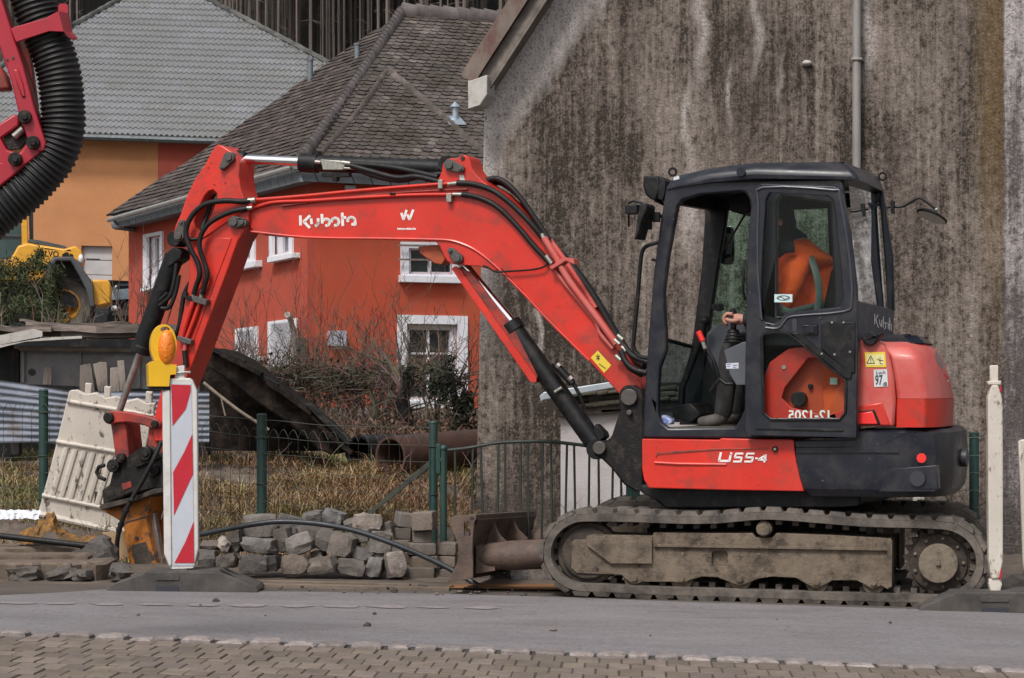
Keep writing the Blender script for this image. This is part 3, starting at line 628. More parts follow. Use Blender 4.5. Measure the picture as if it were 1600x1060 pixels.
mb.build('stone_corbel', mat('pale_stone_blocks', (.30, .28, .25), .9, var=.2, vs=9), gh, bevel=.01)
# ================================================================== SMALL WHITE SHED BEHIND THE GATE
WS = Pl(P(1000, 700, 18.3), yawn(2))
m_whitew = mat('white_roughcast', (.52, .48, .48), .9, var=.06, vs=4, grime=(.40, .355, .34), gs=5, ga=.6, gw=.14, bump=.5, bs=70)
ws = thing('white_shed', WS.pt(1000, 850, .4), 'low white roughcast lean-to with rough stone roof tiles behind the iron gate', 'shed')
mb = MB(); mb.prism(WS, [(876, 640), (1000, 628), (1126, 628), (1126, 860), (876, 860)], 0, .95); mb.build('wall', m_whitew, ws, smooth=0)
mb = MB(); mb.prism(WS, [(868, 640), (1010, 627), (1130, 627), (1130, 640), (1010, 641), (868, 653)], -.05, 1.0); mb.build('wall_plate', m_greywood, ws, bevel=.01)
mb = MB()
for r in range(3):
    x = 872+R.uniform(0, 8)
    while x < 1125:
        w = R.uniform(14, 34); y = 634-r*8.5-(x-872)*.085 if x < 1010 else 622-r*8.5
        g = R.uniform(.6, 1.5); mb.prism(WS, [(x, y+R.uniform(-2, 1)), (x+w, y-w*.085+R.uniform(-2, 1)), (x+w-1, y-w*.085+R.uniform(6, 8.5)), (x+1, y+R.uniform(6, 8.5))], -.10+r*.09, .25+r*.1, col=(g, g*.95, g*.88)); x += w*R.uniform(.8, 1)
mb.build('roof_tile_course', mat('mossy_stone_tiles', (.09, .078, .065), .95, var=.35, vs=12, grime=(.06, .055, .03), gs=10, tint=True, bump=.6, bs=60), ws, bevel=.012)
mb = MB(); mb.prism(WS, [(843, 619), (850, 613), (1012, 588), (1016, 596), (850, 625), (845, 628)], -.16, .02); mb.build('flashing', mat('pale_blue_grey_metal_flashing', (.42, .46, .50), .45, .3, var=.12, vs=10), ws, bevel=.005)
mb = MB(); mb.prism(WS, [(852, 626), (1012, 598), (1120, 598), (1120, 626), (1010, 628), (852, 642)], .2, .95); mb.build('roof', m_slate, ws, smooth=0)
# ================================================================== OLD SHED ON THE LEFT
m_boards = mat('rotten_grey_planks', (.135, .112, .096), .95, var=.4, vs=6, grime=(.045, .036, .032), gs=9, ga=.58, gw=.12, bump=.7, bs=50, stretch=(.25, 1, 1), tint=True)
m_boardsv = mat('weathered_upright_planks', (.24, .20, .175), .95, var=.35, vs=7, grime=(.045, .035, .032), gs=9, ga=.56, bump=.6, bs=50, stretch=(1, 1, .2), tint=True)
m_sheet = mat('grey_sheet_metal', (.23, .225, .23), .6, .2, var=.15, vs=4, grime=(.10, .075, .06), gs=4, ga=.62)
m_corr = mat('blue_grey_corrugated_iron', (.175, .195, .24), .75, .0, var=.16, vs=4, grime=(.14, .12, .11), gs=5, ga=.60, gw=.08)
SH = Pl(P(170, 600, 21.3), yawn(-3))
sh = thing('old_shed', SH.pt(150, 690, .8), 'tumbledown dark shed with rotten plank roof behind the wire fence', 'shed')
mb = MB(); mb.prism(SH, [(-60, 530), (330, 530), (330, 720), (-60, 720)], 1.2, 1.3); mb.prism(SH, [(-70, 534), (18, 534), (18, 720), (-70, 720)], .15, .3); mb.build('dark_interior', m_black, sh)  # black sheets put the shade inside the shed into colour
mb = MB(); mb.prism(SH, [(30, 549), (318, 556), (318, 612), (30, 600)], .02, .06, [arc(50, 582, 6.5, 6, 0, 360, 14)[:-1]]); sp = mb.build('sheet_panel', m_sheet, sh, smooth=0)
for q in ([(124, 549), (127, 549), (127, 604), (124, 604)], [(32, 548), (38, 548), (38, 598), (32, 598)], [(214, 551), (219, 551), (219, 606), (214, 606)]): mb = MB(); mb.prism(SH, q, -.01, .02); mb.build('panel_seam', m_sheet, sp)
mb = MB(); mb.prism(SH, [(28, 541), (330, 546), (330, 553), (28, 548)], -.06, .1); mb.build('beam', mat('tan_timber_beam', (.21, .175, .14), .85, var=.2, vs=9, grime=(.13, .09, .06), gs=6), sh, bevel=.008)
for x0, x1 in ((17, 30), (312, 326)): mb = MB(); mb.prism(SH, [(x0, 545), (x1, 545), (x1+1, 712), (x0-1, 712)], -.03, .12); mb.build('post', m_boardsv, sh, bevel=.01)
for xa, ya, xb, yb, w in ((-40, 512, 80, 515, 9), (-30, 526, 60, 516, 10), (10, 520, 120, 518, 9), (60, 511, 245, 517, 11), (40, 506, 215, 510, 7), (95, 522, 250, 521, 13), (150, 515, 330, 517, 12), (-50, 522, 30, 530, 9), (-40, 535, 52, 520, 8), (200, 510, 330, 512, 6), (30, 500, 66, 507, 4), (100, 507, 200, 505, 4)):
    mb = MB(); n = 10; pa = []; pb = []; g = R.uniform(.7, 1.5)
    for i in range(n+1):
        f = i/n; x = xa+(xb-xa)*f; y = ya+(yb-ya)*f+noise.noise((f*3, xa, 0))*3; pa.append((x, y-w*.5*R.uniform(.7, 1.1))); pb.append((x, y+w*.5*R.uniform(.7, 1.1)))
    d0 = R.uniform(-.45, -.05); mb.prism(SH, pa+pb[::-1], d0, d0+R.uniform(.3, .9), col=(g, g*.97, g*.97)); mb.build('roof_plank', m_boards, sh, smooth=0)
for pts in ([(-40, 532), (52, 514), (66, 518), (66, 526), (-40, 547)], [(-40, 546), (70, 528), (128, 525), (128, 529), (40, 534), (-40, 553)]):
    mb = MB(); mb.prism(SH, pts, -.5, -.46); mb.build('roof_sheet', m_whiteb, sh)
for k, q in enumerate(([(68, 573), (81, 573), (81, 602), (67, 602)], [(125, 571), (142, 568), (149, 614), (124, 614)], [(145, 569), (154, 567), (164, 613), (154, 616)], [(153, 566), (167, 566), (169, 612), (161, 612)], [(172, 575), (185, 574), (188, 618), (172, 618)], [(183, 564), (194, 563), (198, 612), (188, 612)])):
    mb = MB(); g = R.uniform(.8, 1.35); mb.prism(SH, q, -.12-.02*k, -.08-.02*k, col=(g, g, g))
    tag(mb.build('leaning_plank', m_boardsv, bevel=.006), ['short weathered plank alone against the grey sheet panel below its round hole', 'broad weathered plank with pale streaks, first of the upright planks right of the panel seam', 'dark narrow plank tilted left between two others against the shed', 'dark plank standing behind the tilted one against the shed', 'short stout plank with rough top in front of the shed panel', 'pale slim plank tilted left, tallest and last of the upright planks by the hydraulic rod'][k], 'plank', 'planks leaning on the old shed')
CI = Pl(P(150, 650, 20.3), yawn(-3)); mb = MB(); rows = []
for j in range(61):
    py = lambda x: 594+(x)*.155 if x < 115 else 612
    f = j/60; rows.append([CI.pt(x, py(x)+(692-py(x))*f, .009*math.sin(f*9*2*math.pi)+.03*noise.noise((x*.02, f*2, 0))) for x in lin(-60, 327, 40)])
mb.grid(rows); tag(mb.build('corrugated_sheet', m_corr, smooth=70, normals=False), 'blue grey corrugated iron sheet standing in front of the old shed', 'metal sheet')
# collapsed roof
CR = Pl(P(430, 620, 21.0), yawn(6))
cr_ = thing('collapsed_roof', CR.pt(430, 700, .6), 'collapsed black felt roof slab sloping down to the right of the shed', 'roof')
m_felt = mat('black_roofing_felt', (.008, .0058, .005), .9, spec=.15, var=.5, vs=8, grime=(.040, .028, .022), gs=9, ga=.57, bump=.8, bs=25)
mb = MB(); mb.prism(CR, [(322, 543), (346, 548), (375, 562), (420, 598), (465, 630), (510, 668), (532, 690), (520, 712), (495, 702), (450, 662), (400, 628), (350, 590), (322, 572)], -.5, .1); mb.build('roof_slab', m_felt, cr_, bevel=.03)
mb = MB(); mb.prism(CR, [(318, 560), (350, 585), (400, 622), (450, 658), (500, 705), (320, 705)], .1, .9); mb.build('dark_hollow', m_felt, cr_)  # black block paints the shaded hollow below the slab
mb = MB(); mb.prism(CR, [(476, 632), (484, 630), (520, 665), (548, 690), (544, 697), (512, 668)], -.62, -.5); mb.build('loose_board', m_boards, cr_, bevel=.006)
for k in range(9):
    f = k/9; x0, y0 = 330+190*f+R.uniform(-8, 8), 546+130*f**1.25+R.uniform(-4, 3); L = R.uniform(30, 60); mb = MB(); mb.prism(CR, [(x0, y0), (x0+L, y0+L*(.42+.5*f)), (x0+L-3, y0+L*(.42+.5*f)+R.uniform(4, 7)), (x0-2, y0+R.uniform(4, 7))], -.56-.02*(k % 3), -.5); mb.build('roof_edge_board', m_boards if k % 3 == 0 else m_felt, cr_, smooth=0)
mb = MB(); mb.tube(smooth_path([CR.pt(318, 598, -.9), CR.pt(345, 620, -.9), CR.pt(378, 645, -.9), CR.pt(420, 672, -.85)], 5), [.012]*16, 7); mb.tube([CR.pt(345, 620, -.9), CR.pt(352, 650, -.9)], .006, 6); tag(mb.build('fallen_branch', mat('pale_dead_branch', (.20, .16, .125), .9, var=.3, vs=20)), 'pale dead branch lying against the collapsed black roof', 'branch')
# ================================================================== PIPES IN THE GARDEN
m_rust = mat('rust_brown_pipe', (.060, .026, .019), .75, var=.3, vs=7, grime=(.04, .025, .02), gs=6, ga=.55)
c0 = P(610, 713, 20.0); ax = Vector((.62, .78, .035)).normalized()
def pipe_thing(name, c0, ax, L, r, m, lab):
    u = ax.orthogonal().normalized(); w = ax.cross(u); rows = []
    for s, rr in ((0, r), (L, r), (L, r*.86), (0, r*.86), (0, r)): rows.append([c0+ax*s+(u*math.cos(2*math.pi*k/28)+w*math.sin(2*math.pi*k/28))*rr for k in range(28)])
    mb = MB(); mb.grid(rows, close=True); return tag(mb.build(name, m, normals=True), lab, 'pipe')
pipe_thing('large_pipe', c0, ax, 1.9, .150, m_rust, 'large rusty brown pipe with dark open end lying in the dry grass')
pipe_thing('large_pipe', P(560, 706, 20.9), Vector((.5, .86, 0)).normalized(), 1.2, .125, m_black, 'dark pipe end half hidden in grass beside the loose board')
# ================================================================== EXCAVATOR
base = P(1195, 940, 14.9); base.z = 0
TN, UN = yawn(10.5), yawn(18.5)
EO = base + TN*.98; EO.z = gbase(EO.x)
T, U = Pl(EO, TN), Pl(EO, UN)
ex = thing('excavator', EO, 'red and dark blue mini excavator on rubber tracks with its cab door open', 'excavator')
def part(nm, m, S, pts, y0, y1, parent=None, holes=(), **k):
    mb = MB(); mb.prism(S, pts, y0, y1, holes); return mb.build(nm, m, parent or ex, **k)
def pxm(S, x, y, off): return (S.pt(x+1, y, off)-S.pt(x, y, off)).length      # metres per photo unit
# ---------------------------------------------------------------- tracks
def track(yn, yf, yref):
    """rubber track between lateral offsets yn (near) and yf (far); outline taken on the plane yref"""
    dy = Vector(TN)*(yn-yref); wid = Vector(TN)*(yf-yn)
    def Q(x, y): return T.pt(x, y, yref)+dy
    outer = [(930, 802), (990, 803), (1060, 805.5), (1120, 805), (1190, 799), (1250, 802), (1350, 810), (1430, 812), (1470, 814)]
    outer += arc(1468, 879, 71, 65, -80, 84, 16) + [(1440, 943.5), (1300, 940), (1150, 935), (1000, 930), (950, 927)] + arc(914, 864, 66, 62, 88, 262, 18)
    loop3 = smooth_path([Q(*p) for p in outer+[outer[0]]], 3)[:-1]
    L = [0]
    for i in range(1, len(loop3)): L.append(L[-1]+(loop3[i]-loop3[i-1]).length)
    tot = L[-1]+(loop3[0]-loop3[-1]).length
    def at(s):
        s %= tot; i = 0
        lo, hi = 0, len(L)-1
        while lo < hi:
            mi = (lo+hi+1)//2
            if L[mi] <= s: lo = mi
            else: hi = mi-1
        a = loop3[lo]; b = loop3[(lo+1) % len(loop3)]; l = (b-a).length
        return a.lerp(b, (s-L[lo])/l if l > 1e-9 else 0)
    def frame(s):
        p = at(s); t = (at(s+.02)-at(s-.02)).normalized(); n = t.cross(TN).normalized()      # candidate outward
        c = Q(1190, 872)
        if n.dot(p-c) < 0: n = -n
        return p, t, n
    N = 150; rows = []
    for k in range(N):
        p, t, n = frame(tot*k/N)
        rows.append([p-n*.022, p-n*.006+wid*.0-TN*.0, p+wid*.03+n*.0, p+wid*.97, p+wid-n*.006, p+wid-n*.022, p+wid-n*.046, p+wid*.9-n*.05, p+wid*.1-n*.05, p-n*.046])
    rows.append(rows[0]); mb = MB(); mb.grid(rows, close=True)
    nl = 46
    for k in range(nl*2):                                                   # staggered tread bars
        s = tot*k/(nl*2); p, t, n = frame(s); a, b = (0, .56) if k % 2 else (.44, 1.0)
        w0, w1 = .052, .038; h = .022
        vs = [p+wid*a-t*w0-n*.004, p+wid*a+t*w0-n*.004, p+wid*b+t*w0-n*.004, p+wid*b-t*w0-n*.004, p+wid*(a+.02)-t*w1+n*h, p+wid*(a+.02)+t*w1+n*h, p+wid*(b-.02)+t*w1+n*h, p+wid*(b-.02)-t*w1+n*h]
        mb.add(vs, [[0, 1, 2, 3], [4, 7, 6, 5], [0, 4, 5, 1], [1, 5, 6, 2], [2, 6, 7, 3], [3, 7, 4, 0]])
    for k in range(58):                                                     # guide teeth on the inside
        s = tot*k/58; p, t, n = frame(s)
        for f in (.22, .60): mb.box(p+wid*(f+.1)-n*.060, .034, abs(yf-yn)*.2, .036, t, TN, n)
    tr = mb.build('track', m_rubber, ex, smooth=30)
    pl = [(892, 848), (896, 844), (914, 844), (915, 838), (925, 836), (1018, 838), (1020, 833), (1100, 834), (1175, 834), (1180, 841), (1206, 841), (1212, 834), (1300, 837), (1388, 842), (1393, 848), (1393, 918), (1387, 922), (1376, 916), (1363, 922), (1350, 914), (1338, 908), (1300, 908), (1290, 914), (1275, 921), (1260, 914), (1243, 904), (1205, 902), (1185, 905), (1168, 912), (1155, 917), (1142, 912), (1120, 903), (1095, 902), (1078, 907), (1065, 913), (1050, 910), (1003, 910), (990, 915), (976, 906), (970, 899), (900, 897), (891, 889)]
    def pris(pts, m, nm, o0, o1, par, holes=(), bev=.008):
        mb = MB(); mb.prism3([Q(*q)+TN*o0 for q in pts], TN*(o1-o0), [[Q(*q)+TN*o0 for q in h] for h in holes]); return mb.build(nm, m, par, bevel=bev, smooth=0)
    sg = 1
    pris(pl, m_dust, 'track_frame', .035, .33, tr, [rrect(1111, 862, 1136, 886, 5)])
    mb = MB(); mb.prism3([Q(x, y)+TN*.012 for x, y in [(915, 841), (930, 838), (1018, 841), (1018, 881), (954, 881), (917, 853)]], TN*.03); mb.prism3([Q(x, y)+TN*.06 for x, y in rrect(1109, 860, 1138, 888, 5)], TN*.01)
    mb.prism3([Q(x, y)+TN*.015 for x, y in [(1021, 851), (1386, 857), (1386, 861), (1021, 855)]], TN*.03)
    mb.prism3([Q(x, y)+TN*.008 for x, y in [(1386, 843), (1391, 841), (1394, 846), (1393, 918), (1387, 918)]], TN*.06)
    mb.build('frame_cover', m_dust, tr, bevel=.006, smooth=0)
    mb = MB(); mb.disc(Q(1123, 873)+TN*.10, TN, .03, .06); mb.disc(Q(931, 889)+TN*.03, TN, .008, .01)
    mb.build('tension_port', m_dustd, tr)
    u = .00357
    for a, b in ((990, 905), (1063, 906), (1155, 906), (1275, 911), (1364, 912)): mb = MB(); mb.disc(Q(a, b)+TN*.10, TN, 17.5*u, .08); mb.disc(Q(a, b-1)+TN*.03, TN, 5*u, .03, 8); mb.build('bottom_roller', m_dust, tr)
    mb = MB(); mb.disc(Q(1193, 827)+TN*.09, TN, 12*u, .14); mb.disc(Q(1193, 827)+TN*.01, TN, 9.5*u, .04); mb.build('carrier_roller', m_dust, tr)
    mb = MB(); mb.disc(Q(916, 866)+TN*.12, TN, 50*u, .10, 36); mb.disc(Q(916, 866)+TN*.07, TN, 41*u, .05, 36); mb.build('idler_wheel', m_dustd, tr, bevel=.01)
    mb = MB(); c = Q(1466, 881)+TN*.10; ax_, az_ = Vector((TN.y, -TN.x, 0)), Vector((0, 0, 1)); rim = []
    nt_ = 21
    for k in range(nt_*4):
        a = 2*math.pi*k/(nt_*4); rr = (56, 52, 47, 52)[k % 4]*u; rim.append(c+ax_*math.cos(a)*rr+az_*math.sin(a)*rr)
    mb.prism3(rim, TN*.05); mb.disc(c, TN, 44*u, .04, 36); sp = mb.build('drive_sprocket', m_dustd, tr, bevel=.004)
    mb = MB(); mb.disc(c-TN*.055, TN, 30*u, .10, 36); mb.disc(c-TN*.11, TN, 4*u, .02, 10)
    for k in range(9): a = k*math.tau/9; mb.disc(c-TN*.022+(ax_*math.cos(a)+az_*math.sin(a))*38*u, TN, 3*u, .02, 8)
    mb.build('sprocket_hub', m_hub, tr, bevel=.008)
    return tr
track(-.98, -.58, -.98)
track(.58, .98, -.98)
# undercarriage centre and slewing ring
mb = MB(); mb.prism(T, [(1010, 800), (1335, 800), (1355, 812), (1355, 880), (1010, 880)], -.58, .6)
mb.build('undercarriage', m_blackd, ex, bevel=.02)
mb = MB(); mb.cyl(EO+Vector((0, 0, .50)), EO+Vector((0, 0, .66)), .46, .46, 40); mb.build('slew_ring', m_blackd, ex)
# ---------------------------------------------------------------- dozer blade
cap = [(701, 814), (703, 809), (710, 806), (725, 805), (738, 805), (742, 811), (739, 835), (738, 860), (739, 880), (739, 903), (728, 906), (699, 911), (700, 906), (708, 893), (714, 880), (717, 862), (714, 845), (706, 828)]
slot = rrect(725, 815, 735, 838, 3)
mb = MB(); mb.prism(T, cap, -.98, -.955, [slot]); mb.build('blade_end_plate', m_blade, ex, bevel=.006); mb = MB()
BT = TN*1.94+Vector((0, 0, -.075)); fo = [T.pt(x, y, -.98)+BT for x, y in cap]; mb.prism3(fo, TN*.025, [[T.pt(x, y, -.98)+BT for x, y in slot]])
mb.build('blade_end_plate', m_blade, ex, bevel=.006)
mb = MB(); prof = [(742, 811), (735, 826), (729, 845), (727, 862), (727, 880), (722, 897), (702, 909)]; prof2 = [(x+4, y+1) for x, y in prof]
rows = [[T.pt(x, y, -.98)+BT*(w/1.94) for x, y in prof+prof2[::-1]] for w in (.02, .5, 1.0, 1.5, 1.94)]; mb.grid(rows, close=True)
a0, a1 = [T.pt(x, y, -.98) for x, y in ((733, 804), (744, 804), (744, 814), (733, 814))], None
mb.prism3(a0, BT*1.005); bl = mb.build('dozer_blade', m_blade, ex, smooth=50, bevel=.004)
mb = MB()
for w in (.55, 1.15): mb.prism3([T.pt(x, y, -.98)+TN*w for x, y in ((738, 812), (744, 828), (752, 845), (768, 860), (768, 885), (728, 885), (730, 850))], TN*.03)
mb.build('blade_rib', m_blade, bl, bevel=.004)
mb = MB(); pp = [T.pt(x, y, -.98) for x, y in ((738, 878), (752, 874), (790, 872), (840, 870), (905, 866))]
mb.tube([p+TN*.22 for p in pp], [.05, .075, .085, .085, .08], 16, flat=1.1); mb.prism3([T.pt(x, y, -.98)+TN*.16 for x, y in ((735, 855), (765, 858), (765, 895), (735, 900))], TN*.14); mb.build('blade_arm', m_blade, ex); mb = MB(); mb.tube([p+TN*1.72 for p in pp], [.05, .075, .085, .085, .08], 16, flat=1.1)
mb.build('blade_arm', m_blade, ex)
# ---------------------------------------------------------------- platform, side panel, counterweight, hood
part('platform', m_black, U, [(1000, 757), (1265, 764), (1345, 772), (1345, 790), (1280, 796), (1040, 796), (1020, 779), (1000, 770)], -.86, .8, bevel=.015)
side = part('side_panel', m_red, U, [(1003, 686), (1124, 687.5), (1126, 685), (1240, 687.5), (1241, 700), (1244, 722), (1249, 745), (1256, 768), (1130, 766), (1014, 763), (1006, 750), (1003, 733)], -.98, -.5, bevel=.02, seg=3)
mb = MB(); mb.prism(U, [(1026, 707), (1120, 701), (1200, 700), (1200, 702), (1120, 704), (1029, 711), (1024, 716)], -.984, -.96); mb.build('panel_crease', m_reddark, side, bevel=.002)
mb = MB(); mb.tube([U.pt(1023, 723, -.982), U.pt(1060, 725, -.984), U.pt(1135, 726, -.98)], .008, 8); mb.build('panel_ridge', m_red, side)
mb = MB(); mb.disc(U.pt(1211, 702, -.985), UN, .016, .02, 16); mb.build('panel_lock', m_blackd, side); mb = MB(); mb.disc(U.pt(1211, 702, -.998), UN, .007, .01, 10); mb.build('lock_pin', m_zinc, side)
UF = lambda o: (lambda x, y: U.pt(x, y, o))
mb = MB(); f = UF(-.9835)
def para(x0, y0, x1, y1, sh=.32): return [f(x0+(730-y0)*sh*0, y0), f(x1, y0), f(x1, y1), f(x0, y1)]
S5 = lambda x: [[(x+15, 709), (x+4, 709), (x+2.2, 715), (x+13, 715), (x+11.3, 721.4), (x, 721.4)]]
strokes(mb, f, [[(1126.5, 707.5), (1123.5, 720.5), (1139.5, 720.5), (1141.5, 712)], [(1142.3, 709.6), (1142.7, 708)]], 3.6)
strokes(mb, f, S5(1146)+S5(1163.5)+[[(1180.5, 716.5), (1183.5, 716.5)], [(1196.5, 711.5), (1184.5, 718.6), (1197.5, 718.6)], [(1196.8, 710.8), (1194, 722.4)]], 3.0)
mb.build('lettering', m_white, side, smooth=0)
def Uz(x, y, z): return U.ptz(x, y, z)
def loft(rows, m, nm, par, **k):
    """rows: for each height (photo y on the near face) a list of (photo x, lateral y); closed towards the far side"""
    mb = MB(); rr = []
    for (yref, xref), pl in rows:
        z = U.pt(xref, yref, -.95).z; rr.append([Uz(x, y, z) for x, y in pl])
    mb.grid(rr, close=True); mb.poly(rr[0]); mb.poly(rr[-1]); return mb.build(nm, m, par, **k)
def cwrow(xl, xs, yo=0): return [(xl, -.97+yo), ((xl+xs)*.5-10, -.975+yo), (xs-95, -.97+yo), (xs-50, -.90+yo), (xs-22, -.70), (xs-7, -.40), (xs, 0.0), (xs-2, .35), (xs-14, .7), (xs-40, .9), (xl+70, .95), (xl+60, .5), (xl+20, -.4)]
cw = loft([((671, 1380), cwrow(1343, 1504, .05)), ((676, 1380), cwrow(1340, 1510)), ((700, 1300), cwrow(1243, 1512)), ((735, 1300), cwrow(1246, 1512)), ((764, 1300), cwrow(1256, 1508)), ((776, 1300), cwrow(1268, 1498, .03))], m_navy, 'counterweight', ex, bevel=.012, smooth=45)
part('sill_rail', m_navy, U, [(1240, 689), (1345, 686), (1345, 700), (1243, 701)], -.975, -.7, bevel=.008)
mb = MB(); mb.prism(U, [(1244, 705), (1404, 705), (1404, 707.5), (1244, 707.5)], -.984, -.96); mb.prism(U, [(1374, 765), (1460, 765), (1460, 768), (1374, 768)], -.982, -.96); mb.build('casting_edge', m_navy, cw)
mb = MB(); mb.prism(U, [(1384, 738), (1392, 733), (1464, 727), (1466, 764), (1374, 766), (1377, 750)], -.979, -.9); mb.build('lower_recess', m_navy, cw, bevel=.004)
mb = MB(); mb.disc(U.pt(1434, 748, -.981), UN, .042, .03, 24); mb.build('tie_hole', m_ink, cw)
mb = MB(); mb.disc(U.pt(1440, 716, -.972), UN, .026, .015, 24); mb.build('reflector', m_redref, cw)
mb = MB(); mb.disc(Uz(1507.5, -.45, U.pt(1300, 718, -.95).z), Vector((.97, -.35, 0)), .05, .03, 20); mb.build('tow_hole', m_ink, cw)
# hood
part('side_cover', m_redhood, U, [(1336, 538), (1343, 531), (1373, 533), (1383, 543), (1390, 560), (1396, 590), (1399, 625), (1397, 667), (1336, 666)], -.955, -.5, bevel=.015)
mb = MB(); mb.prism(U, [(1336, 636), (1378, 629), (1391, 665), (1336, 665)], -.965, -.9); v_ = mb.build('cover_step', m_red, ex, bevel=.006)
mb = MB(); mb.prism(U, [(1338, 644), (1366, 640), (1376, 664), (1338, 664)], -.972, -.9); mb.build('cover_recess', m_black, v_, bevel=.004)
mb = MB(); mb.prism(U, [(1338, 646), (1363, 643), (1371, 663), (1338, 663)], -.978, -.9); mb.build('tail_reflector', m_redref, v_, bevel=.004)
def hdrow(xl, xs, yo=0): return [(xl, -.94+yo), ((xl+xs)*.5, -.93+yo), (xs-30, -.86+yo), (xs-13, -.68), (xs-4, -.40), (xs, 0.0), (xs-3, .4), (xs-20, .72), (xl+80, .8), (xl+40, 0), (xl+10, -.5)]
hood = loft([((534, 1376), hdrow(1374, 1452, .14)), ((541, 1378), hdrow(1378, 1460, .04)), ((558, 1390), hdrow(1391, 1473)), ((595, 1398), hdrow(1398, 1485)), ((623, 1401), hdrow(1401, 1490))], m_redhood, 'engine_hood', ex, bevel=.02, smooth=50)
loft([((623.5, 1401), hdrow(1401, 1491, -.005)), ((668, 1399), hdrow(1400, 1489, -.002))], m_red, 'hood_skirt', ex, bevel=.008, smooth=50)
loft([((521, 1376), hdrow(1372, 1434, .34)), ((526, 1376), hdrow(1366, 1446, .22)), ((536, 1376), hdrow(1368, 1459, .13))], m_navy, 'hood_top', ex, bevel=.02, smooth=50)
mb = MB(); HP = U
q1 = [U.pt(1461, 548, -.52), U.pt(1469, 552, -.45), U.pt(1475, 572, -.38), U.pt(1472, 577, -.42), U.pt(1464, 566, -.52)]
zt = U.pt(1390, 551, -.95).z; zb_ = U.pt(1390, 577, -.95).z
def hoodpt(x, y): # point on the rounded rear corner
    yl = -.80+(x-1448)*.0135; return Uz(x, yl-.055, U.pt(1390, y, -.95).z)
mb.poly([hoodpt(1460, 549), hoodpt(1466, 551), hoodpt(1473, 563), hoodpt(1475, 574), hoodpt(1472, 577), hoodpt(1465, 567)]); mb.build('maker_badge', m_chrome, hood, smooth=0)
mb = MB(); mb.poly([hoodpt(1476, 582), hoodpt(1481, 588), hoodpt(1484, 604), hoodpt(1481, 612), hoodpt(1477, 605), hoodpt(1474, 592)]); dcl = mb.build('decal_roundel', m_redref, hood, smooth=0)
mb = MB(); strokes(mb, lambda x, y: hoodpt(x, y)-UN*.004, [[(1476.5, 594), (1478, 602), (1479.5, 594)], [(1479, 594), (1480.3, 602), (1482, 594)]], 1.5); strokes(mb, lambda x, y: hoodpt(x, y)-UN*.004, [[(1478, 618), (1485, 618.5)]], 1.2); mb.build('lettering', m_white, hood, smooth=0)
# stickers on the side cover
def sticker(pts, m, par, o, nm='sticker'): mb = MB(); mb.poly([U.pt(x, y, o) for x, y in pts]); return mb.build(nm, m, par, smooth=0)
sticker([(1351, 551), (1383, 550), (1385, 574), (1353, 574)], m_yel, v_, -.9585); f = UF(-.9605)
sticker([(1354, 554), (1381, 553.5), (1382, 571), (1355, 571)], mat('pale_yellow_sticker', (.68, .62, .28), .5), v_, -.9592)
mb = MB(); strokes(mb, f, [[(1354.5, 568), (1360.5, 556), (1366.5, 568), (1354.5, 568)], [(1360.5, 560), (1360.5, 564)], [(1360.5, 565.6), (1360.5, 566.6)], [(1371, 561), (1375, 564), (1380, 563)], [(1375, 559), (1375, 568), (1379, 569)]], 1.1); mb.build('sticker_print', m_ink, v_, smooth=0)
sticker([(1365, 578), (1386, 577), (1387.5, 604), (1366, 605)], m_stick, v_, -.9585, 'noise_label')
text('97', f, 1367.5, 586, 1379, 602, m_ink, v_, 'lettering', .02); text('dB', f, 1380, 597, 1386, 603, m_ink, v_, 'lettering', .02); text('LwA', f, 1369, 579.5, 1384, 585, m_ink, v_, 'lettering', .0)
# ---------------------------------------------------------------- CAB
near = [(1003, 685), (1008, 600), (1014, 513), (1021, 428), (1031, 349), (1041, 292), (1050, 280), (1178, 272), (1316, 277), (1324, 372), (1335, 470), (1341, 531), (1343, 686)]
h_open = [(1059, 323), (1068, 312), (1100, 303), (1150, 299), (1164, 301), (1171, 312), (1173, 330), (1168, 388), (1166, 485), (1164, 560), (1163, 640), (1156, 655), (1148, 668), (1045, 669), (1033, 660), (1028, 645), (1029, 600), (1031, 575), (1041, 548), (1041, 520), (1039, 490), (1038, 456), (1045, 400)]
h_side = [(1214, 314), (1222, 306), (1296, 318), (1303, 460), (1302, 484), (1214, 494)]
h_red = [(1194, 540), (1320, 545), (1322, 662), (1194, 662)]
cab = part('cab', m_navy, U, near, -.955, -.90, None, [h_open, h_side, h_red], bevel=.012)
def cpart(nm, m, pts, y0, y1, **k): return part(nm, m, U, pts, y0, y1, cab, **k)
# far side: pillars, sill panel and header
cpart('far_frame', m_black, [(1102, 323), (1137, 323), (1132, 360), (1120, 430), (1104, 540), (1098, 660), (1052, 660), (1064, 620), (1082, 530), (1096, 420)], .02, .08, bevel=.01)
cpart('far_header', m_black, [(1106, 308), (1374, 300), (1372, 322), (1180, 330), (1108, 328)], .02, .08, bevel=.01)
cpart('far_sill', m_black, [(1108, 552), (1180, 540), (1340, 500), (1384, 484), (1390, 540), (1340, 665), (1060, 664), (1090, 600)], .02, .08, bevel=.01)
cpart('far_post', m_black, [(1292, 318), (1312, 318), (1318, 520), (1299, 520)], .02, .08, bevel=.01)
mb = MB(); mb.prism(U, [(1369, 296), (1379, 292), (1386, 345), (1395, 400), (1397, 486), (1387, 486), (1381, 400), (1375, 330)], .05, .09); mb.build('rear_pillar', m_navy, cab, bevel=.012)
mb = MB(); mb.poly([U.pt(x, y, .05) for x, y in ((1130, 325), (1300, 320), (1304, 520), (1108, 545))]); mb.build('far_glass', m_gglass, cab, smooth=0)
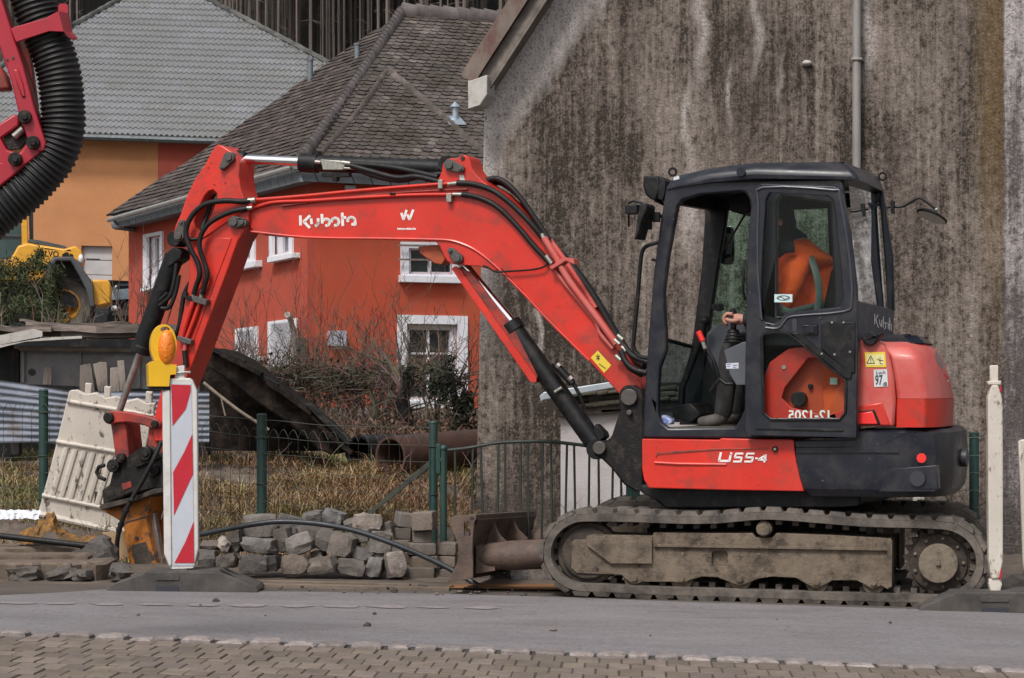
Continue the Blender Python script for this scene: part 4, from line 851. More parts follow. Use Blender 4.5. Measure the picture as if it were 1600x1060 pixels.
mb = MB(); mb.poly([U.pt(1326, 284, -.93), U.pt(1341, 474, -.93), U.pt(1384, 486, .05), U.pt(1370, 298, .05)]); mb.build('rear_glass', m_gglass2, cab, smooth=0)
# rear lower panel with lettering
rl = [U.pt(1341.5, 470, -.95), U.pt(1397, 484, .09), U.pt(1396, 524, .09), U.pt(1343, 545, -.95)]
mb = MB(); mb.prism3(rl, Vector((-.05, 0, 0))); rp = mb.build('rear_panel', mat('dark_grey_blue_panel', (.034, .041, .054), .4, var=.15, vs=5), cab, bevel=.006)
def rpt(x, y):
    u = (x-1341.5)/55; return U.pt(x, y, -.95+1.04*u)+Vector((.004, -.004, 0))
mb = MB(); f = rpt
strokes(mb, f, [[(1365.5, 491), (1365.5, 507)], [(1370.5, 492), (1367, 500), (1371.5, 512)], [(1373, 500), (1373.5, 506), (1376, 511), (1377, 500)], [(1379, 495), (1379, 512)], [(1380, 505), (1382.5, 504), (1382.5, 513), (1380.5, 514)], [(1384.3, 505), (1386.8, 506), (1386.4, 514)], [(1388.5, 497), (1388.5, 516)], [(1387.5, 502), (1390, 503)], [(1390, 508), (1391.2, 506.5), (1391.4, 517)]], 1.5)
mb.build('lettering', m_white, rp, smooth=0)
mb = MB(); mb.prism(U, [(1346, 526), (1352, 527), (1357, 521), (1361, 518), (1366, 521), (1369, 526), (1376, 518), (1377, 523), (1366, 538), (1357, 541), (1348, 534)], -.99, -.9); mb.build('door_catch', m_black, cab, bevel=.006)
# front: lower windscreen, glass, front header
mb = MB(); mb.poly([U.pt(1042, 531, -.90), U.pt(1094, 548, .03), U.pt(1066, 655, .03), U.pt(1012, 668, -.90)]); mb.build('lower_windscreen', m_gglass2, cab, smooth=0)
mb = MB(); mb.prism3([U.pt(1043, 290, -.93), U.pt(1050, 320, -.93), U.pt(1110, 330, .04), U.pt(1108, 300, .04)], Vector((.05, 0, 0))); mb.build('front_header', m_black, cab)
mb = MB(); mb.tube([U.pt(1040, 531, -.9), U.pt(1096, 546, .03)], .012, 8); mb.build('windscreen_bar', m_black, cab)
# roof
def roofmesh():
    mb = MB()
    lo = [U.pt(1041, 296, -.965), U.pt(1110, 285, -.975), U.pt(1180, 279, -.975), U.pt(1342, 281, -.965), U.pt(1380, 297, .09), U.pt(1250, 306, .11), U.pt(1112, 312, .09)]
    mid = [U.pt(1042, 287, -.97), U.pt(1110, 271, -.98), U.pt(1180, 264, -.98), U.pt(1337, 268, -.97), U.pt(1381, 284, .10), U.pt(1250, 296, .12), U.pt(1110, 300, .1)]
    hi = [U.pt(1054, 276, -.90), U.pt(1114, 262.5, -.90), U.pt(1180, 255, -.90), U.pt(1318, 253, -.88), U.pt(1368, 274, .02), U.pt(1250, 285, .04), U.pt(1122, 290, .02)]
    zt = max(hi[2].z, hi[3].z)
    for i in (4, 5, 6): hi[i].z = (hi[3].z, hi[2].z, hi[0].z)[i-4]; mid[i].z = (mid[3].z, mid[2].z, mid[0].z)[i-4]; lo[i].z = (lo[3].z, lo[2].z, lo[0].z)[i-4]
    hi[4] = U.pt(1368, 273, .02); mid[4] = U.pt(1381, 288, .10); lo[4] = U.pt(1381, 300, .09)
    mb.grid([lo, mid, hi], close=True); cen = [(hi[2]+hi[5])/2+Vector((0, 0, .02)), ]
    mb.poly([hi[0], hi[1], hi[5], hi[6]]); mb.poly([hi[1], hi[2], hi[3], hi[4], hi[5]]); mb.poly(lo)
    return mb
roofmesh().build('roof', m_navy, cab, bevel=.03, seg=3, smooth=60)
mb = MB(); mb.disc(U.pt(1158, 269, -.985), UN, .025, .02, 16); mb.build('roof_plug', m_navy, cab)
sticker([(1053, 277), (1061, 274.5), (1061.5, 280), (1052, 282)], m_stick, cab, -1.0)
for x, y, o in ((1051, 269, -.8), (1379, 276, .02)):
    mb = MB(); c = U.pt(x, y, o); mb.tube([c+Vector((math.cos(a)*.021, 0, math.sin(a)*.021)) for a in lin(0, 2*math.pi, 14)], .007, 6); mb.build('lifting_eye', m_black, cab)
# interior: floor, seat, console, levers, visor
cpart('floor', mat('worn_dusty_floor_step', (.10, .083, .068), .8, var=.3, vs=12), [(1040, 668), (1150, 668), (1160, 660), (1195, 660), (1195, 684), (1010, 684)], -.94, .05)
cpart('inner_back', m_seat, [(1165, 590), (1215, 560), (1330, 560), (1330, 665), (1165, 665)], -.70, .02)
seat = part('seat', m_seat, U, [(1190, 520), (1200, 508), (1280, 500), (1294, 440), (1298, 420), (1308, 416), (1314, 430), (1312, 520), (1300, 560), (1190, 560)], -.58, -.26, bevel=.03)
part('console', m_grey, U, [(1131, 548), (1160, 535), (1166, 534), (1166, 602), (1150, 602), (1140, 585)], -.86, -.70, bevel=.012)
f = UF(-.8615); sticker([(1134, 568), (1154, 567), (1154, 576), (1135, 576.5)], m_stick, ex, -.8612); mb = MB(); strokes(mb, f, [[(1136, 570), (1142, 570)], [(1136, 573), (1141, 573)], [(1145, 571), (1152, 571)], [(1145, 574), (1150, 574)]], 1.2); mb.build('sticker_print', mat('blue_print', (.04, .08, .40), .5), ex, smooth=0)
part('dash_box', m_grey, U, [(1103, 522), (1118, 508), (1150, 503), (1165, 506), (1165, 545), (1140, 560), (1120, 590), (1104, 560)], -.35, -.1, bevel=.015)
mb = MB(); mb.tube([U.pt(1146, 536, -.74), U.pt(1146, 515, -.74)], [.055, .028], 14); 
for k in range(4): mb.tube([U.pt(1146, 535-k*5, -.74), U.pt(1146, 532.5-k*5, -.74)], [.062-k*.008, .05-k*.008], 14)
mb.tube([U.pt(1146, 515, -.74), U.pt(1147, 490, -.74), U.pt(1143, 484, -.74)], [.016, .02, .018], 10); mb.build('joystick', m_black, ex)
mb = MB(); mb.tube([U.pt(1099, 500, -.45), U.pt(1096, 522, -.45), U.pt(1074, 585, -.45), U.pt(1066, 605, -.45), U.pt(1064, 645, -.45)], [.024, .03, .02, .02, .02], 10); mb.ball(U.pt(1101, 502, -.45), .035, .03, .03); mb.build('travel_lever', m_black, ex)
mb = MB(); mb.tube([U.pt(1110, 612, -.78), U.pt(1124, 592, -.78), U.pt(1114, 562, -.78), U.pt(1104, 545, -.78)], .011, 8); mb.tube([U.pt(1124, 592, -.78), U.pt(1134, 600, -.78), U.pt(1146, 600, -.78)], .011, 8); mb.tube([U.pt(1115, 566, -.4), U.pt(1120, 580, -.4), U.pt(1134, 590, -.4)], .014, 8); lk = mb.build('lock_lever', m_black, ex)
mb = MB(); mb.tube([U.pt(1091, 518, -.78), U.pt(1098, 533, -.78)], .017, 10); mb.build('lever_grip', m_redref, lk); mb = MB(); mb.tube([U.pt(1098, 534, -.78), U.pt(1102, 545, -.78)], .012, 8); mb.build('lever_shaft', m_zinc, lk)
mb = MB(); mb.prism(U, [(1052, 634), (1080, 630), (1096, 648), (1080, 662), (1050, 652)], -.6, -.2); mb.build('pedal', m_black, ex, bevel=.01)
mb = MB(); mb.prism(U, [(1030, 652), (1036, 648), (1050, 658), (1048, 664), (1034, 662)], -.88, -.8); mb.build('blue_rag', mat('blue_white_cloth', (.06, .12, .42), .8, grime=(.6, .6, .65), gs=26, ga=.52), ex, bevel=.01)
mb = MB(); mb.prism(U, [(1138, 306), (1172, 300), (1174, 330), (1160, 336), (1140, 330)], -.55, -.1); mb.build('sun_visor', m_black, cab, bevel=.01)
mb = MB(); mb.tube([U.pt(1166, 332, -.6), U.pt(1146, 366, -.35), U.pt(1124, 402, -.1)], [.007, .006, .004], 6); mb.build('wiper', m_black, cab)
# door, folded fully open along the flank: inner face towards us
dout = [(1180, 304), (1182, 293), (1190, 287), (1302, 291), (1311, 294), (1317, 303), (1330, 372), (1339, 450), (1341, 530), (1339, 684), (1166, 680), (1163, 672), (1166, 485), (1168, 388), (1173, 329)]
h_up = [(1197, 312), (1203, 301), (1289, 305), (1301, 312), (1304, 330), (1314, 420), (1317, 468), (1312, 480), (1236, 488), (1226, 491), (1217, 502), (1210, 506), (1194, 503), (1189, 497), (1190, 420)]
h_lo = [(1190, 528), (1194, 522), (1214, 519), (1232, 522), (1248, 532), (1300, 577), (1320, 590), (1322, 598), (1321, 645), (1312, 656), (1205, 656), (1193, 646)]
door = part('door', m_navy, U, dout, -1.055, -1.015, None, [h_up, h_lo], bevel=.012)
def rim(pts, w, o, m, nm, par, r=.009): mb = MB(); q = [U.pt(x, y, o) for x, y in pts]; mb.tube(q+[q[0]], r, 6, False); return mb.build(nm, m, par)
rim([(1186, 308), (1190, 292), (1302, 296), (1311, 303), (1325, 380), (1334, 470)], 0, -1.058, m_navy, 'door_edge_seal', door, .007) if False else None
mb = MB(); mb.tube(smooth_path([U.pt(x, y, -1.06) for x, y in ((1190, 500), (1184, 420), (1185, 320), (1192, 293), (1300, 297), (1312, 308), (1327, 400), (1331, 470), (1318, 487), (1240, 494), (1226, 502), (1216, 513), (1196, 512))], 3), .006, 6); mb.build('window_seal', mat('scuffed_seal', (.05, .053, .066), .35), door)
rim(h_lo, 0, -1.057, m_black, 'window_seal', door, .009)
mb = MB(); mb.poly([U.pt(x, y, -1.035) for x, y in h_up]); mb.build('upper_glass', m_dglass2, door, smooth=0)
mb = MB(); mb.poly([U.pt(x, y, -1.035) for x, y in h_lo]); mb.build('lower_glass', m_glass, door, smooth=0)
mb = MB(); mb.prism(U, [(1234, 520), (1246, 519), (1330, 583), (1330, 592), (1320, 592), (1300, 575)], -1.068, -1.05); mb.prism(U, [(1283, 506), (1292, 503), (1336, 503), (1336, 584), (1328, 584), (1283, 546)], -1.064, -1.05); mb.build('door_trim', m_black, door, bevel=.006)
mb = MB(); mb.prism(U, rrect(1253, 506, 1277, 523, 2), -1.07, -1.05); hd = mb.build('door_handle', m_black, door, bevel=.004)
mb = MB(); mb.prism(U, rrect(1261, 509, 1272, 520, 1), -1.076, -1.06); mb.prism(U, rrect(1255, 508, 1275, 510, 1), -1.074, -1.06); mb.build('handle_lever', m_navy, door, bevel=.003)
mb = MB(); mb.prism(U, rrect(1238, 498, 1245, 519, 3), -1.058, -1.05); mb.disc(U.pt(1282, 497, -1.056), UN, .008, .01, 10); mb.build('latch_slot', m_ink, door)
mb = MB()
for x, y in ((1318, 504), (1300, 504), (1284, 553), (1304, 554), (1328, 550)): mb.disc(U.pt(x, y, -1.067), UN, .006, .006, 8)
mb.build('trim_screw', m_zinc, door)
mb = MB(); mb.prism(U, [(1180, 668), (1318, 671), (1318, 675), (1180, 672)], -1.06, -1.05); mb.build('door_sill', m_black, door, bevel=.003)
mb = MB(); mb.tube([U.pt(1164, 408, -1.0), U.pt(1162, 420, -1.03), U.pt(1161, 455, -1.03), U.pt(1164, 468, -1.0)], .008, 8); mb.build('grab_handle', m_black, door)
text('12-1205', UF(-1.0375), 1232, 641, 1296, 656, mat('pale_green_lettering', (.52, .62, .57), .5), door, 'lettering', .02, mirror=True)
f = UF(-1.0375); sticker([(1210, 460), (1238, 460), (1238, 472.5), (1210, 472.5)], mat('pale_cyan_sticker', (.50, .66, .65), .5), door, -1.037); mb = MB(); strokes(mb, f, [arc(1224, 466, 10, 3.5, 0, 360, 14), [(1215, 467), (1220, 464), (1226, 468), (1233, 465)]], 1.3); mb.build('sticker_print', m_ink, door, smooth=0)
mb = MB(); f = UF(-1.0378)
# red flank panel with the fuel filler, seen through the lower door glass
fp = part('flank_panel', m_red, U, [(1192, 660), (1195, 585), (1203, 566), (1232, 545), (1262, 541), (1326, 541), (1326, 660)], -.975, -.93, None, [[(1221, 622), (1226, 606), (1262, 560), (1272, 559), (1300, 575), (1318, 600), (1318, 640), (1290, 650), (1236, 637)]], bevel=.01)
part('filler_recess', mat('orange_red_paint', (.46, .055, .014), .5, var=.15, vs=4), U, [(1215, 655), (1215, 556), (1322, 556), (1322, 655)], -.90, -.88, fp)
mb = MB(); mb.prism3([U.pt(1285, 560, -.972), U.pt(1322, 590, -.972), U.pt(1322, 655, -.972), U.pt(1288, 650, -.972), U.pt(1284, 610, -.90)], UN*.02); mb.build('recess_flank', mat('orange_red_paint_b', (.50, .07, .016), .5, var=.15, vs=4), fp, bevel=.006)
mb = MB(); mb.disc(U.pt(1249, 624, -.93), UN, .042, .06, 22); mb.disc(U.pt(1266.5, 604, -.91), UN, .014, .03, 14); mb.build('fuel_cap', m_blackd, fp, bevel=.004)
mb = MB(); mb.disc(U.pt(1225, 574, -.977), UN, .012, .012, 12); mb.build('panel_bolt', m_zinc, fp)
sticker([(1297, 590.5), (1308, 590.5), (1308, 601), (1297, 601)], mat('pale_green_sticker', (.42, .52, .45), .5), fp, -.978)
# ---------------------------------------------------------------- lamp, mirrors, rails
mb = MB(); mb.prism(U, [(1005, 275), (1030, 275), (1031, 300), (1027, 311), (1018, 313), (1009, 305), (1004, 291)], -.85, -.62); lam = mb.build('work_lamp', m_black, ex, bevel=.012); mb = MB(); mb.prism(U, [(1030, 276), (1040, 282), (1040, 300), (1035, 314), (1027, 311)], -.85, -.65); mb.prism(U, [(1026, 312), (1034, 318), (1036, 322), (1020, 314)], -.8, -.7); mb.build('lamp_back', m_black, lam, bevel=.006)
mb = MB(); mb.tube([U.pt(1034, 338, -.93), U.pt(1015, 338, -1.0), U.pt(1008, 332, -1.02)], .012, 8); mb.prism(U, [(1018, 331), (1030, 331), (1030, 347), (1018, 347)], -1.0, -.97); mb.prism(U, [(1007, 324), (1014, 324), (1014, 358), (1009, 358)], -1.05, -.98); mb.tube([U.pt(1005, 318, -1.03), U.pt(990, 314, -1.03), U.pt(981, 318, -1.03)], .008, 6); mr = mb.build('mirror_arm', m_black, ex, bevel=.003)
mb = MB(); mb.prism(U, [(1000, 318), (1007, 317), (1011, 322), (1009, 332), (1003, 345), (995, 374), (991, 374), (993, 360), (996, 335)], -1.16, -.98); mb.build('side_mirror', m_black, mr, bevel=.01)
mb = MB(); mb.prism(U, [(976, 321), (995, 319), (996, 334), (977, 335)], -1.05, -.95); mb.prism(U, [(980, 335), (983, 335), (983, 355), (980, 355)], -1.0, -.98); mb.build('indicator_box', m_black, mr, bevel=.008)
mb = MB(); mb.tube(smooth_path([U.pt(x, y, -.80) for x, y in ((1029, 379), (1010, 385), (1003, 396), (1000, 420), (995, 480), (990, 532), (990, 545), (998, 556), (1013, 560))], 4), .012, 9); mb.tube([U.pt(1019, 406, -.86), U.pt(1030, 408, -.92)], .008, 6); mb.build('grab_rail', m_black, ex)
mb = MB(); mb.tube(smooth_path([U.pt(x, y, .06) for x, y in ((1388, 323), (1408, 323), (1418, 319), (1434, 310), (1441, 311), (1452, 319), (1464, 328))], 4), .0085, 8); mb.prism(U, [(1391, 314), (1397, 314), (1396, 334), (1392, 334)], .03, .07); mb.tube([U.pt(1340, 331, -.2), U.pt(1360, 328, -.2), U.pt(1372, 318, -.1)], .010, 8); ra = mb.build('mirror_arm', m_black, ex)
c = U.pt(1456, 337, .06); nrm_ = Vector((-.05, -.28, -.95)).normalized(); a_ = Vector((.90, -.05, -.38)).normalized(); b_ = nrm_.cross(a_)
mb = MB(); rows = []
for k, (rr, h) in enumerate(((0.001, .028), (.5, .022), (.85, .008), (1, -.004), (.97, -.010), (.8, -.012), (.001, -.012))): rows.append([c+a_*math.cos(t)*.095*rr+b_*math.sin(t)*.075*rr-nrm_*h for t in lin(0, math.tau*23/24, 23)])
mb.grid(rows, close=True); rm = mb.build('round_mirror', m_black, ra); mb = MB(); mb.poly([c+a_*math.cos(t)*.085+b_*math.sin(t)*.066+nrm_*.0135 for t in lin(0, math.tau*23/24, 23)]); mb.build('mirror_glass', m_mirror, ra, smooth=0)
mb = MB(); mb.ball(U.pt(1463, 328, .06), .012); mb.build('mirror_joint', m_zinc, ra)
mb = MB(); mb.prism(U, rrect(1125, 354, 1147, 414, 7), .22, .25); mb.build('far_mirror', m_mirror, ra, bevel=.006)
mb = MB(); mb.prism(U, [(1112, 475), (1118, 478), (1124, 475), (1126, 484), (1118, 486), (1112, 482)], -.1, 0); mb.build('cup_holder', m_black, ex)
# ---------------------------------------------------------------- boom, brackets, cylinders
BN, BF = -.11, .11
brk = part('swing_bracket', m_blackd, U, [(966, 622), (968, 610), (976, 602), (990, 602), (1001, 609), (1004, 620), (1006, 690), (1006, 768), (992, 768), (975, 758), (955, 732), (938, 716), (928, 712), (925, 700), (932, 690), (948, 688), (955, 682), (962, 660), (969, 642)], -.16, .16, bevel=.012)
boom_o = [(383, 336), (388, 322), (398, 314), (420, 311), (540, 300), (640, 292), (676, 288), (684, 283), (690, 268), (692, 256), (698, 249), (706, 247), (713, 248), (719, 244), (726, 242), (732, 246), (735, 253), (737, 263), (744, 273), (754, 283), (765, 291), (782, 301), (800, 318), (822, 344), (850, 381), (880, 420), (910, 468), (937, 508), (962, 544), (988, 578), (1002, 600), (1002, 618), (994, 634), (978, 634), (968, 616), (921, 565), (885, 532), (845, 490), (812, 450), (800, 440), (784, 421), (774, 424), (764, 421), (748, 416), (706, 413), (698, 408), (692, 398), (686, 384), (679, 376), (640, 374), (560, 372), (480, 371), (414, 368), (398, 363), (386, 352)]
boom = part('boom', m_red, U, boom_o, BN, BF, bevel=.010)
# lower flange lip and lug shading step
mb = MB(); mb.tube(smooth_path([U.pt(x, y, BN-.003) for x, y in ((392, 362), (480, 371), (600, 373), (680, 374.5), (708, 377), (731, 385), (750, 396), (773, 415), (795, 436), (822, 463), (856, 500), (921, 564))], 4), .008, 8, up=(0, 1, 0)); mb.build('boom_weld', m_red, boom)
mb = MB(); mb.prism(U, [(672, 384), (690, 382), (699, 402), (690, 414), (678, 412), (655, 396), (653, 386)], -.06, .06); mb.build('light_bracket', mat('worn_orange_red_paint', (.36, .065, .02), .6, var=.3, vs=12, grime=(.05, .03, .02), gs=14, ga=.6), boom, bevel=.006)
part('rear_lug', m_red, U, [(700, 290), (708, 262), (716, 247), (726, 242), (732, 246), (735, 253), (737, 263), (744, 273), (756, 286)], .12, .15, boom, bevel=.006)
def pinplate(a, b, r0, r1, o, par, S=U, m=m_pin):
    mb = MB(); (xa, ya), (xb, yb) = a, b; d = math.degrees(math.atan2(yb-ya, xb-xa)); pts = arc(xa, ya, r0, r0, d+90, d+270, 8)+arc(xb, yb, r1, r1, d-90, d+90, 6); mb.prism(S, pts, o-.03, o+.05); mb.disc(S.pt(xa, ya, o-.035), S.n, r0*.62*pxm(S, xa, ya, o), .02, 18); mb.disc(S.pt(xb, yb, o-.033), S.n, r1*.5*pxm(S, xb, yb, o), .02, 10)
    return mb.build('pin_plate', m, par, bevel=.004)
pinplate((702, 258), (719, 264), 9, 5.5, BN, boom); pinplate((714, 404), (704, 392), 8.5, 5, BN, boom); pinplate((365, 347), (378, 348), 9.5, 7, -.15, boom)
for x, y, o, r, d in ((984, 621, -.165, .05, .05), (984, 645, -.17, .017, .04), (938, 700, -.165, .04, .06)): mb = MB(); mb.disc(U.pt(x, y, o), UN, r, d, 22); mb.build('pivot_pin', m_pin, brk, bevel=.005)
for x, y in ((723, 247.5),): mb = MB(); mb.disc(U.pt(x, y, BN-.002), UN, .013, .01, 14); mb.build('lug_hole', m_dustd, boom)
# logo on the boom
mb = MB(); f = UF(BN-.0025)
def px_(l): return [[(455+x/7.619, 315+y/7.619) for x, y in s] for s in l]
def ac(cx, cy, r, a0, a1, n=7): return [(cx+r*math.cos(math.radians(a0+(a1-a0)*i/n)), cy+r*math.sin(math.radians(a0+(a1-a0)*i/n))) for i in range(n+1)]
strokes(mb, f, px_([[(109, 172), (111, 280)], [(222, 170), (150, 240), (218, 312)], [(237, 208), (243, 265)], ac(278, 248, 44, -8, 75)[::-1]+[(321, 205)], [(365, 155), (370, 258)], ac(418, 248, 40, -140, 100), ac(524, 242, 44, 175, 460, 12), [(608, 140), (614, 288)], [(608, 196), (650, 190)], ac(716, 232, 44, 170, 360, 8)+[(762, 276), (722, 270)]]), 4.3)
strokes(mb, f, px_([[(1312, 140), (1338, 215), (1372, 105)], [(1384, 160), (1408, 215), (1452, 102)]]), 3.8)
mb.build('lettering', m_white, boom, smooth=0)
text('betons-wieben.be', f, 621, 355.6, 650, 359.4, m_white, boom, 'lettering', .05)
sticker([(934, 548), (955, 571), (944, 583), (923, 559)], m_yel, boom, BN-.0025, 'warning_sticker'); mb = MB(); f = UF(BN-.004); strokes(mb, f, [[(931, 556), (937, 561)], [(937, 556), (932, 562)], [(934, 554), (935, 563)], [(936, 569), (946, 576)]], 1.3); mb.build('sticker_print', m_ink, boom, smooth=0)
sticker([(717.5, 274), (724.5, 274), (726.5, 283), (719, 283)], m_stick, boom, BN-.0025)
# hydraulic lines on the boom
def line(pts, r, m, nm, par, n=10, k=4): mb = MB(); mb.tube(smooth_path([U.pt(x, y, o) for x, y, o in pts], k), r, n); return mb.build(nm, m, par)
bo = BN-.02
line([(392, 313, bo), (420, 311, bo), (480, 306, bo), (540, 300, bo), (620, 293, bo), (700, 287, bo)], .011, m_red, 'steel_line', boom)
line([(392, 326, bo), (405, 322, bo), (430, 316, bo), (480, 314, bo), (560, 309, bo), (640, 305, bo), (708, 304, bo)], .011, m_red, 'steel_line', boom)
line([(440, 322, bo+.005), (520, 312, bo+.005), (600, 303, bo+.005), (700, 297, bo+.005), (730, 296, bo+.005)], .006, m_reddark, 'steel_line', boom)
for x, y, w, h in ((684, 281, 7, 14), (697, 302, 8, 14), (608, 301, 9, 3)): part('line_clamp', m_zinc if w < 9 else m_black, U, [(x, y), (x+w, y), (x+w, y+h), (x, y+h)], bo-.02, BN, boom, bevel=.003)
line([(700, 288, bo), (717, 286, bo)], .012, m_zinc, 'hose_fitting', boom); line([(708, 304, bo), (725, 304, bo)], .012, m_zinc, 'hose_fitting', boom)
line([(714, 286, bo), (740, 288, bo), (770, 298, bo-.02), (800, 320, bo-.02), (830, 350, bo-.02), (853, 378, bo)], .0175, m_hose, 'hydraulic_hose', boom)
line([(722, 304, bo), (745, 308, bo), (775, 322, bo), (805, 350, bo), (835, 385, bo), (860, 412, bo)], .017, m_hose, 'hydraulic_hose', boom)
for d, o in ((0, .02), (5, .07), (10, .11)): line([(756-d, 284+d, o), (775, 279+d*.6, o), (795, 290+d*.3, o), (815, 312, o), (838, 345, o), (858, 375, o)], .018, m_hose, 'hydraulic_hose', boom)
line([(858, 409, bo), (850, 417, bo-.01), (835, 421, bo-.01), (815, 423, bo-.01), (796, 424, bo-.01), (775, 425, bo-.01), (762, 418, bo-.01), (755, 415, bo-.01)], .006, m_hose, 'cable', boom, 6)
line([(846, 366, bo-.01), (851, 376, bo-.01)], .015, m_zinc, 'hose_fitting', boom); line([(853, 400, bo-.01), (862, 412, bo-.01)], .014, m_zinc, 'hose_fitting', boom)
line([(850, 372, bo-.02), (870, 405, bo-.02), (890, 440, bo-.02), (930, 493, bo-.02), (963, 538, bo-.02)], .021, m_redhood, 'steel_line', boom)
line([(856, 372, .05), (884, 410, .05), (930, 482, .05)], .018, m_redhood, 'steel_line', boom)
line([(860, 412, bo), (880, 440, bo), (925, 495, bo), (934, 510, bo), (938, 522, bo), (958, 545, bo)], .013, m_redhood, 'steel_line', boom)
part('line_clamp', m_redhood, U, [(858, 418), (862, 422), (884, 408), (898, 414), (896, 404), (880, 402)], bo-.05, bo+.05, boom, bevel=.004)
line([(872, 395, .09), (900, 425, .09), (930, 468, .09), (965, 528, .09), (985, 556, .06), (1008, 572, .0)], .028, m_hose, 'hydraulic_hose', boom)
for x, y in ((965, 524), (960, 531), (971, 542), (962, 556)): line([(x, y, bo-.03), (x+8, y+7, bo-.03)], .013, m_zinc, 'hose_fitting', boom, 8)
line([(970, 548, bo-.03), (978, 566, bo-.04), (992, 578, bo-.05), (1010, 583, bo-.05)], .019, m_hose, 'hydraulic_hose', boom); line([(975, 540, bo-.02), (988, 556, bo-.03), (1012, 566, bo-.03)], .019, m_hose, 'hydraulic_hose', boom)
line([(972, 556, bo-.02), (982, 575, bo-.02), (1004, 588, bo-.02)], .012, m_hose, 'hydraulic_hose', boom)
# boom cylinder with its guard
def cyl2(x0, y0, x1, y1, r, m, nm, o=0.0, par=None, o1=None, n=24): mb = MB(); mb.cyl(U.pt(x0, y0, o), U.pt(x1, y1, o if o1 is None else o1), r, None, n); return mb.build(nm, m, par or ex)
bc = cyl2(801, 512, 931, 695, .060, m_black, 'boom_cylinder', .0)
cyl2(716, 404, 804, 508, .030, m_chrome, 'cylinder_rod', .0, bc); mb = MB(); mb.cyl(U.pt(797, 505, 0), U.pt(806, 518, 0), .067); mb.disc(U.pt(937, 702, 0), UN, .06, .16); mb.build('cylinder_gland', m_black, bc)
part('rod_guard', m_red, U, [(705, 420), (712, 416), (722, 424), (726, 432), (838, 590), (838, 598), (828, 597)], -.075, -.06, bc, bevel=.003); part('guard_side', m_reddark, U, [(716, 418), (736, 426), (806, 520), (840, 588), (838, 598), (790, 530)], -.06, .04, bc)
mb = MB(); mb.tube([U.pt(866, 568, -.075), U.pt(895, 600, -.075)], .024, 12); mb.tube([U.pt(895, 598, -.07), U.pt(905, 616, -.07), U.pt(914, 640, -.05)], .012, 8); mb.build('cylinder_pipe', m_black, bc)
for x, y in ((874, 573), (893, 593)): mb = MB(); mb.cyl(U.pt(x-3, y-3, -.075), U.pt(x+1, y+1, -.075), .027); mb.build('pipe_collar', m_rod, bc)
line([(867, 613, -.07), (878, 606, -.07)], .011, m_zinc, 'hose_fitting', bc)
mb = MB(); mb.prism(U, [(930, 662), (936, 668), (944, 676), (946, 684), (936, 690), (926, 676)], -.05, .05); mb.build('cylinder_boss', m_black, bc, bevel=.008)
mb = MB(); f = UF(-.0625)
# ---------------------------------------------------------------- stick (dipper), arm cylinder
st_o = [(337, 228), (341, 226), (348, 228), (361, 236), (371, 246), (374, 256), (373, 275), (376, 295), (382, 312), (388, 322), (389, 345), (384, 358), (372, 376), (352, 432), (322, 512), (304, 560), (288, 600), (270, 640), (262, 668), (255, 690), (241, 690), (238, 665), (246, 630), (258, 590), (272, 548), (290, 470), (296, 430), (296, 395), (288, 378), (278, 374), (271, 366), (274, 352), (282, 335), (291, 308), (305, 279), (321, 256), (330, 238)]
st_h = [(320, 306), (326, 299), (333, 297), (338, 302), (339, 312), (330, 336), (322, 350), (312, 361), (305, 358), (303, 345), (308, 330)]
stick = part('stick', m_red, U, st_o, -.14, .10, None, [st_h], bevel=.008)
mb = MB(); mb.tube([U.pt(315, 373, -.143), U.pt(356, 346, -.143)], .006, 6); mb.prism(U, [(334, 372), (362, 372), (340, 430), (300, 540), (285, 570), (290, 540), (332, 425)], -.146, -.13); mb.build('stick_weld', m_red, stick, bevel=.003)
pinplate((357, 246), (346, 262), 8.5, 4, -.14, stick); pinplate((279, 369), (283, 348), 8, 4.5, -.15, stick)
mb = MB(); mb.disc(U.pt(352, 313, 0), UN, .03, .2); mb.build('stick_bush', m_pin, stick)
for x, y in ((335, 289), (352, 286), (326, 262), (330, 255)): mb = MB(); mb.disc(U.pt(x, y, -.1405), UN, .006, .006, 8); mb.build('paint_chip', m_reddark, stick)
ac_ = cyl2(476, 255, 690, 263, .052, m_black, 'arm_cylinder', 0.0)
cyl2(366, 248.5, 476, 253, .031, m_chrome, 'cylinder_rod', 0, ac_); mb = MB(); mb.cyl(U.pt(470, 254.5, 0), U.pt(497, 256, 0), .060); mb.disc(U.pt(703, 258, 0), UN, .05, .16); mb.cyl(U.pt(370, 246, 0), U.pt(381, 250, 0), .05); mb.prism(U, [(487, 237), (497, 236), (499, 246), (487, 246)], -.02, .04); mb.build('cylinder_gland', m_black, ac_)
mb = MB(); mb.prism(U, [(500, 249), (541, 252), (536, 266), (504, 266)], -.09, -.03); mb.cyl(U.pt(492, 253, -.07), U.pt(502, 254, -.07), .012); mb.cyl(U.pt(533, 254, -.08), U.pt(549, 256, -.08), .014); mb.cyl(U.pt(535, 263, -.08), U.pt(562, 264, -.08), .008); mb.build('valve_block', m_zinc, ac_, bevel=.005)
mb = MB(); mb.prism(U, [(502, 270), (545, 270), (545, 276), (526, 277), (526, 283), (519, 283), (519, 277), (502, 276)], -.08, -.03); mb.build('valve_bracket', m_blackd, ac_, bevel=.004)
for q in ([(548, 256, -.09), (590, 259, -.09), (630, 265, -.09), (684, 277, -.09)], [(548, 259, -.10), (580, 268, -.1), (620, 278, -.1), (650, 276, -.1), (685, 284, -.1)], [(556, 264, -.09), (590, 276, -.09), (625, 282, -.09), (655, 276, -.09), (690, 272, -.06)]): line(q, .0175, m_hose, 'hydraulic_hose', ac_)
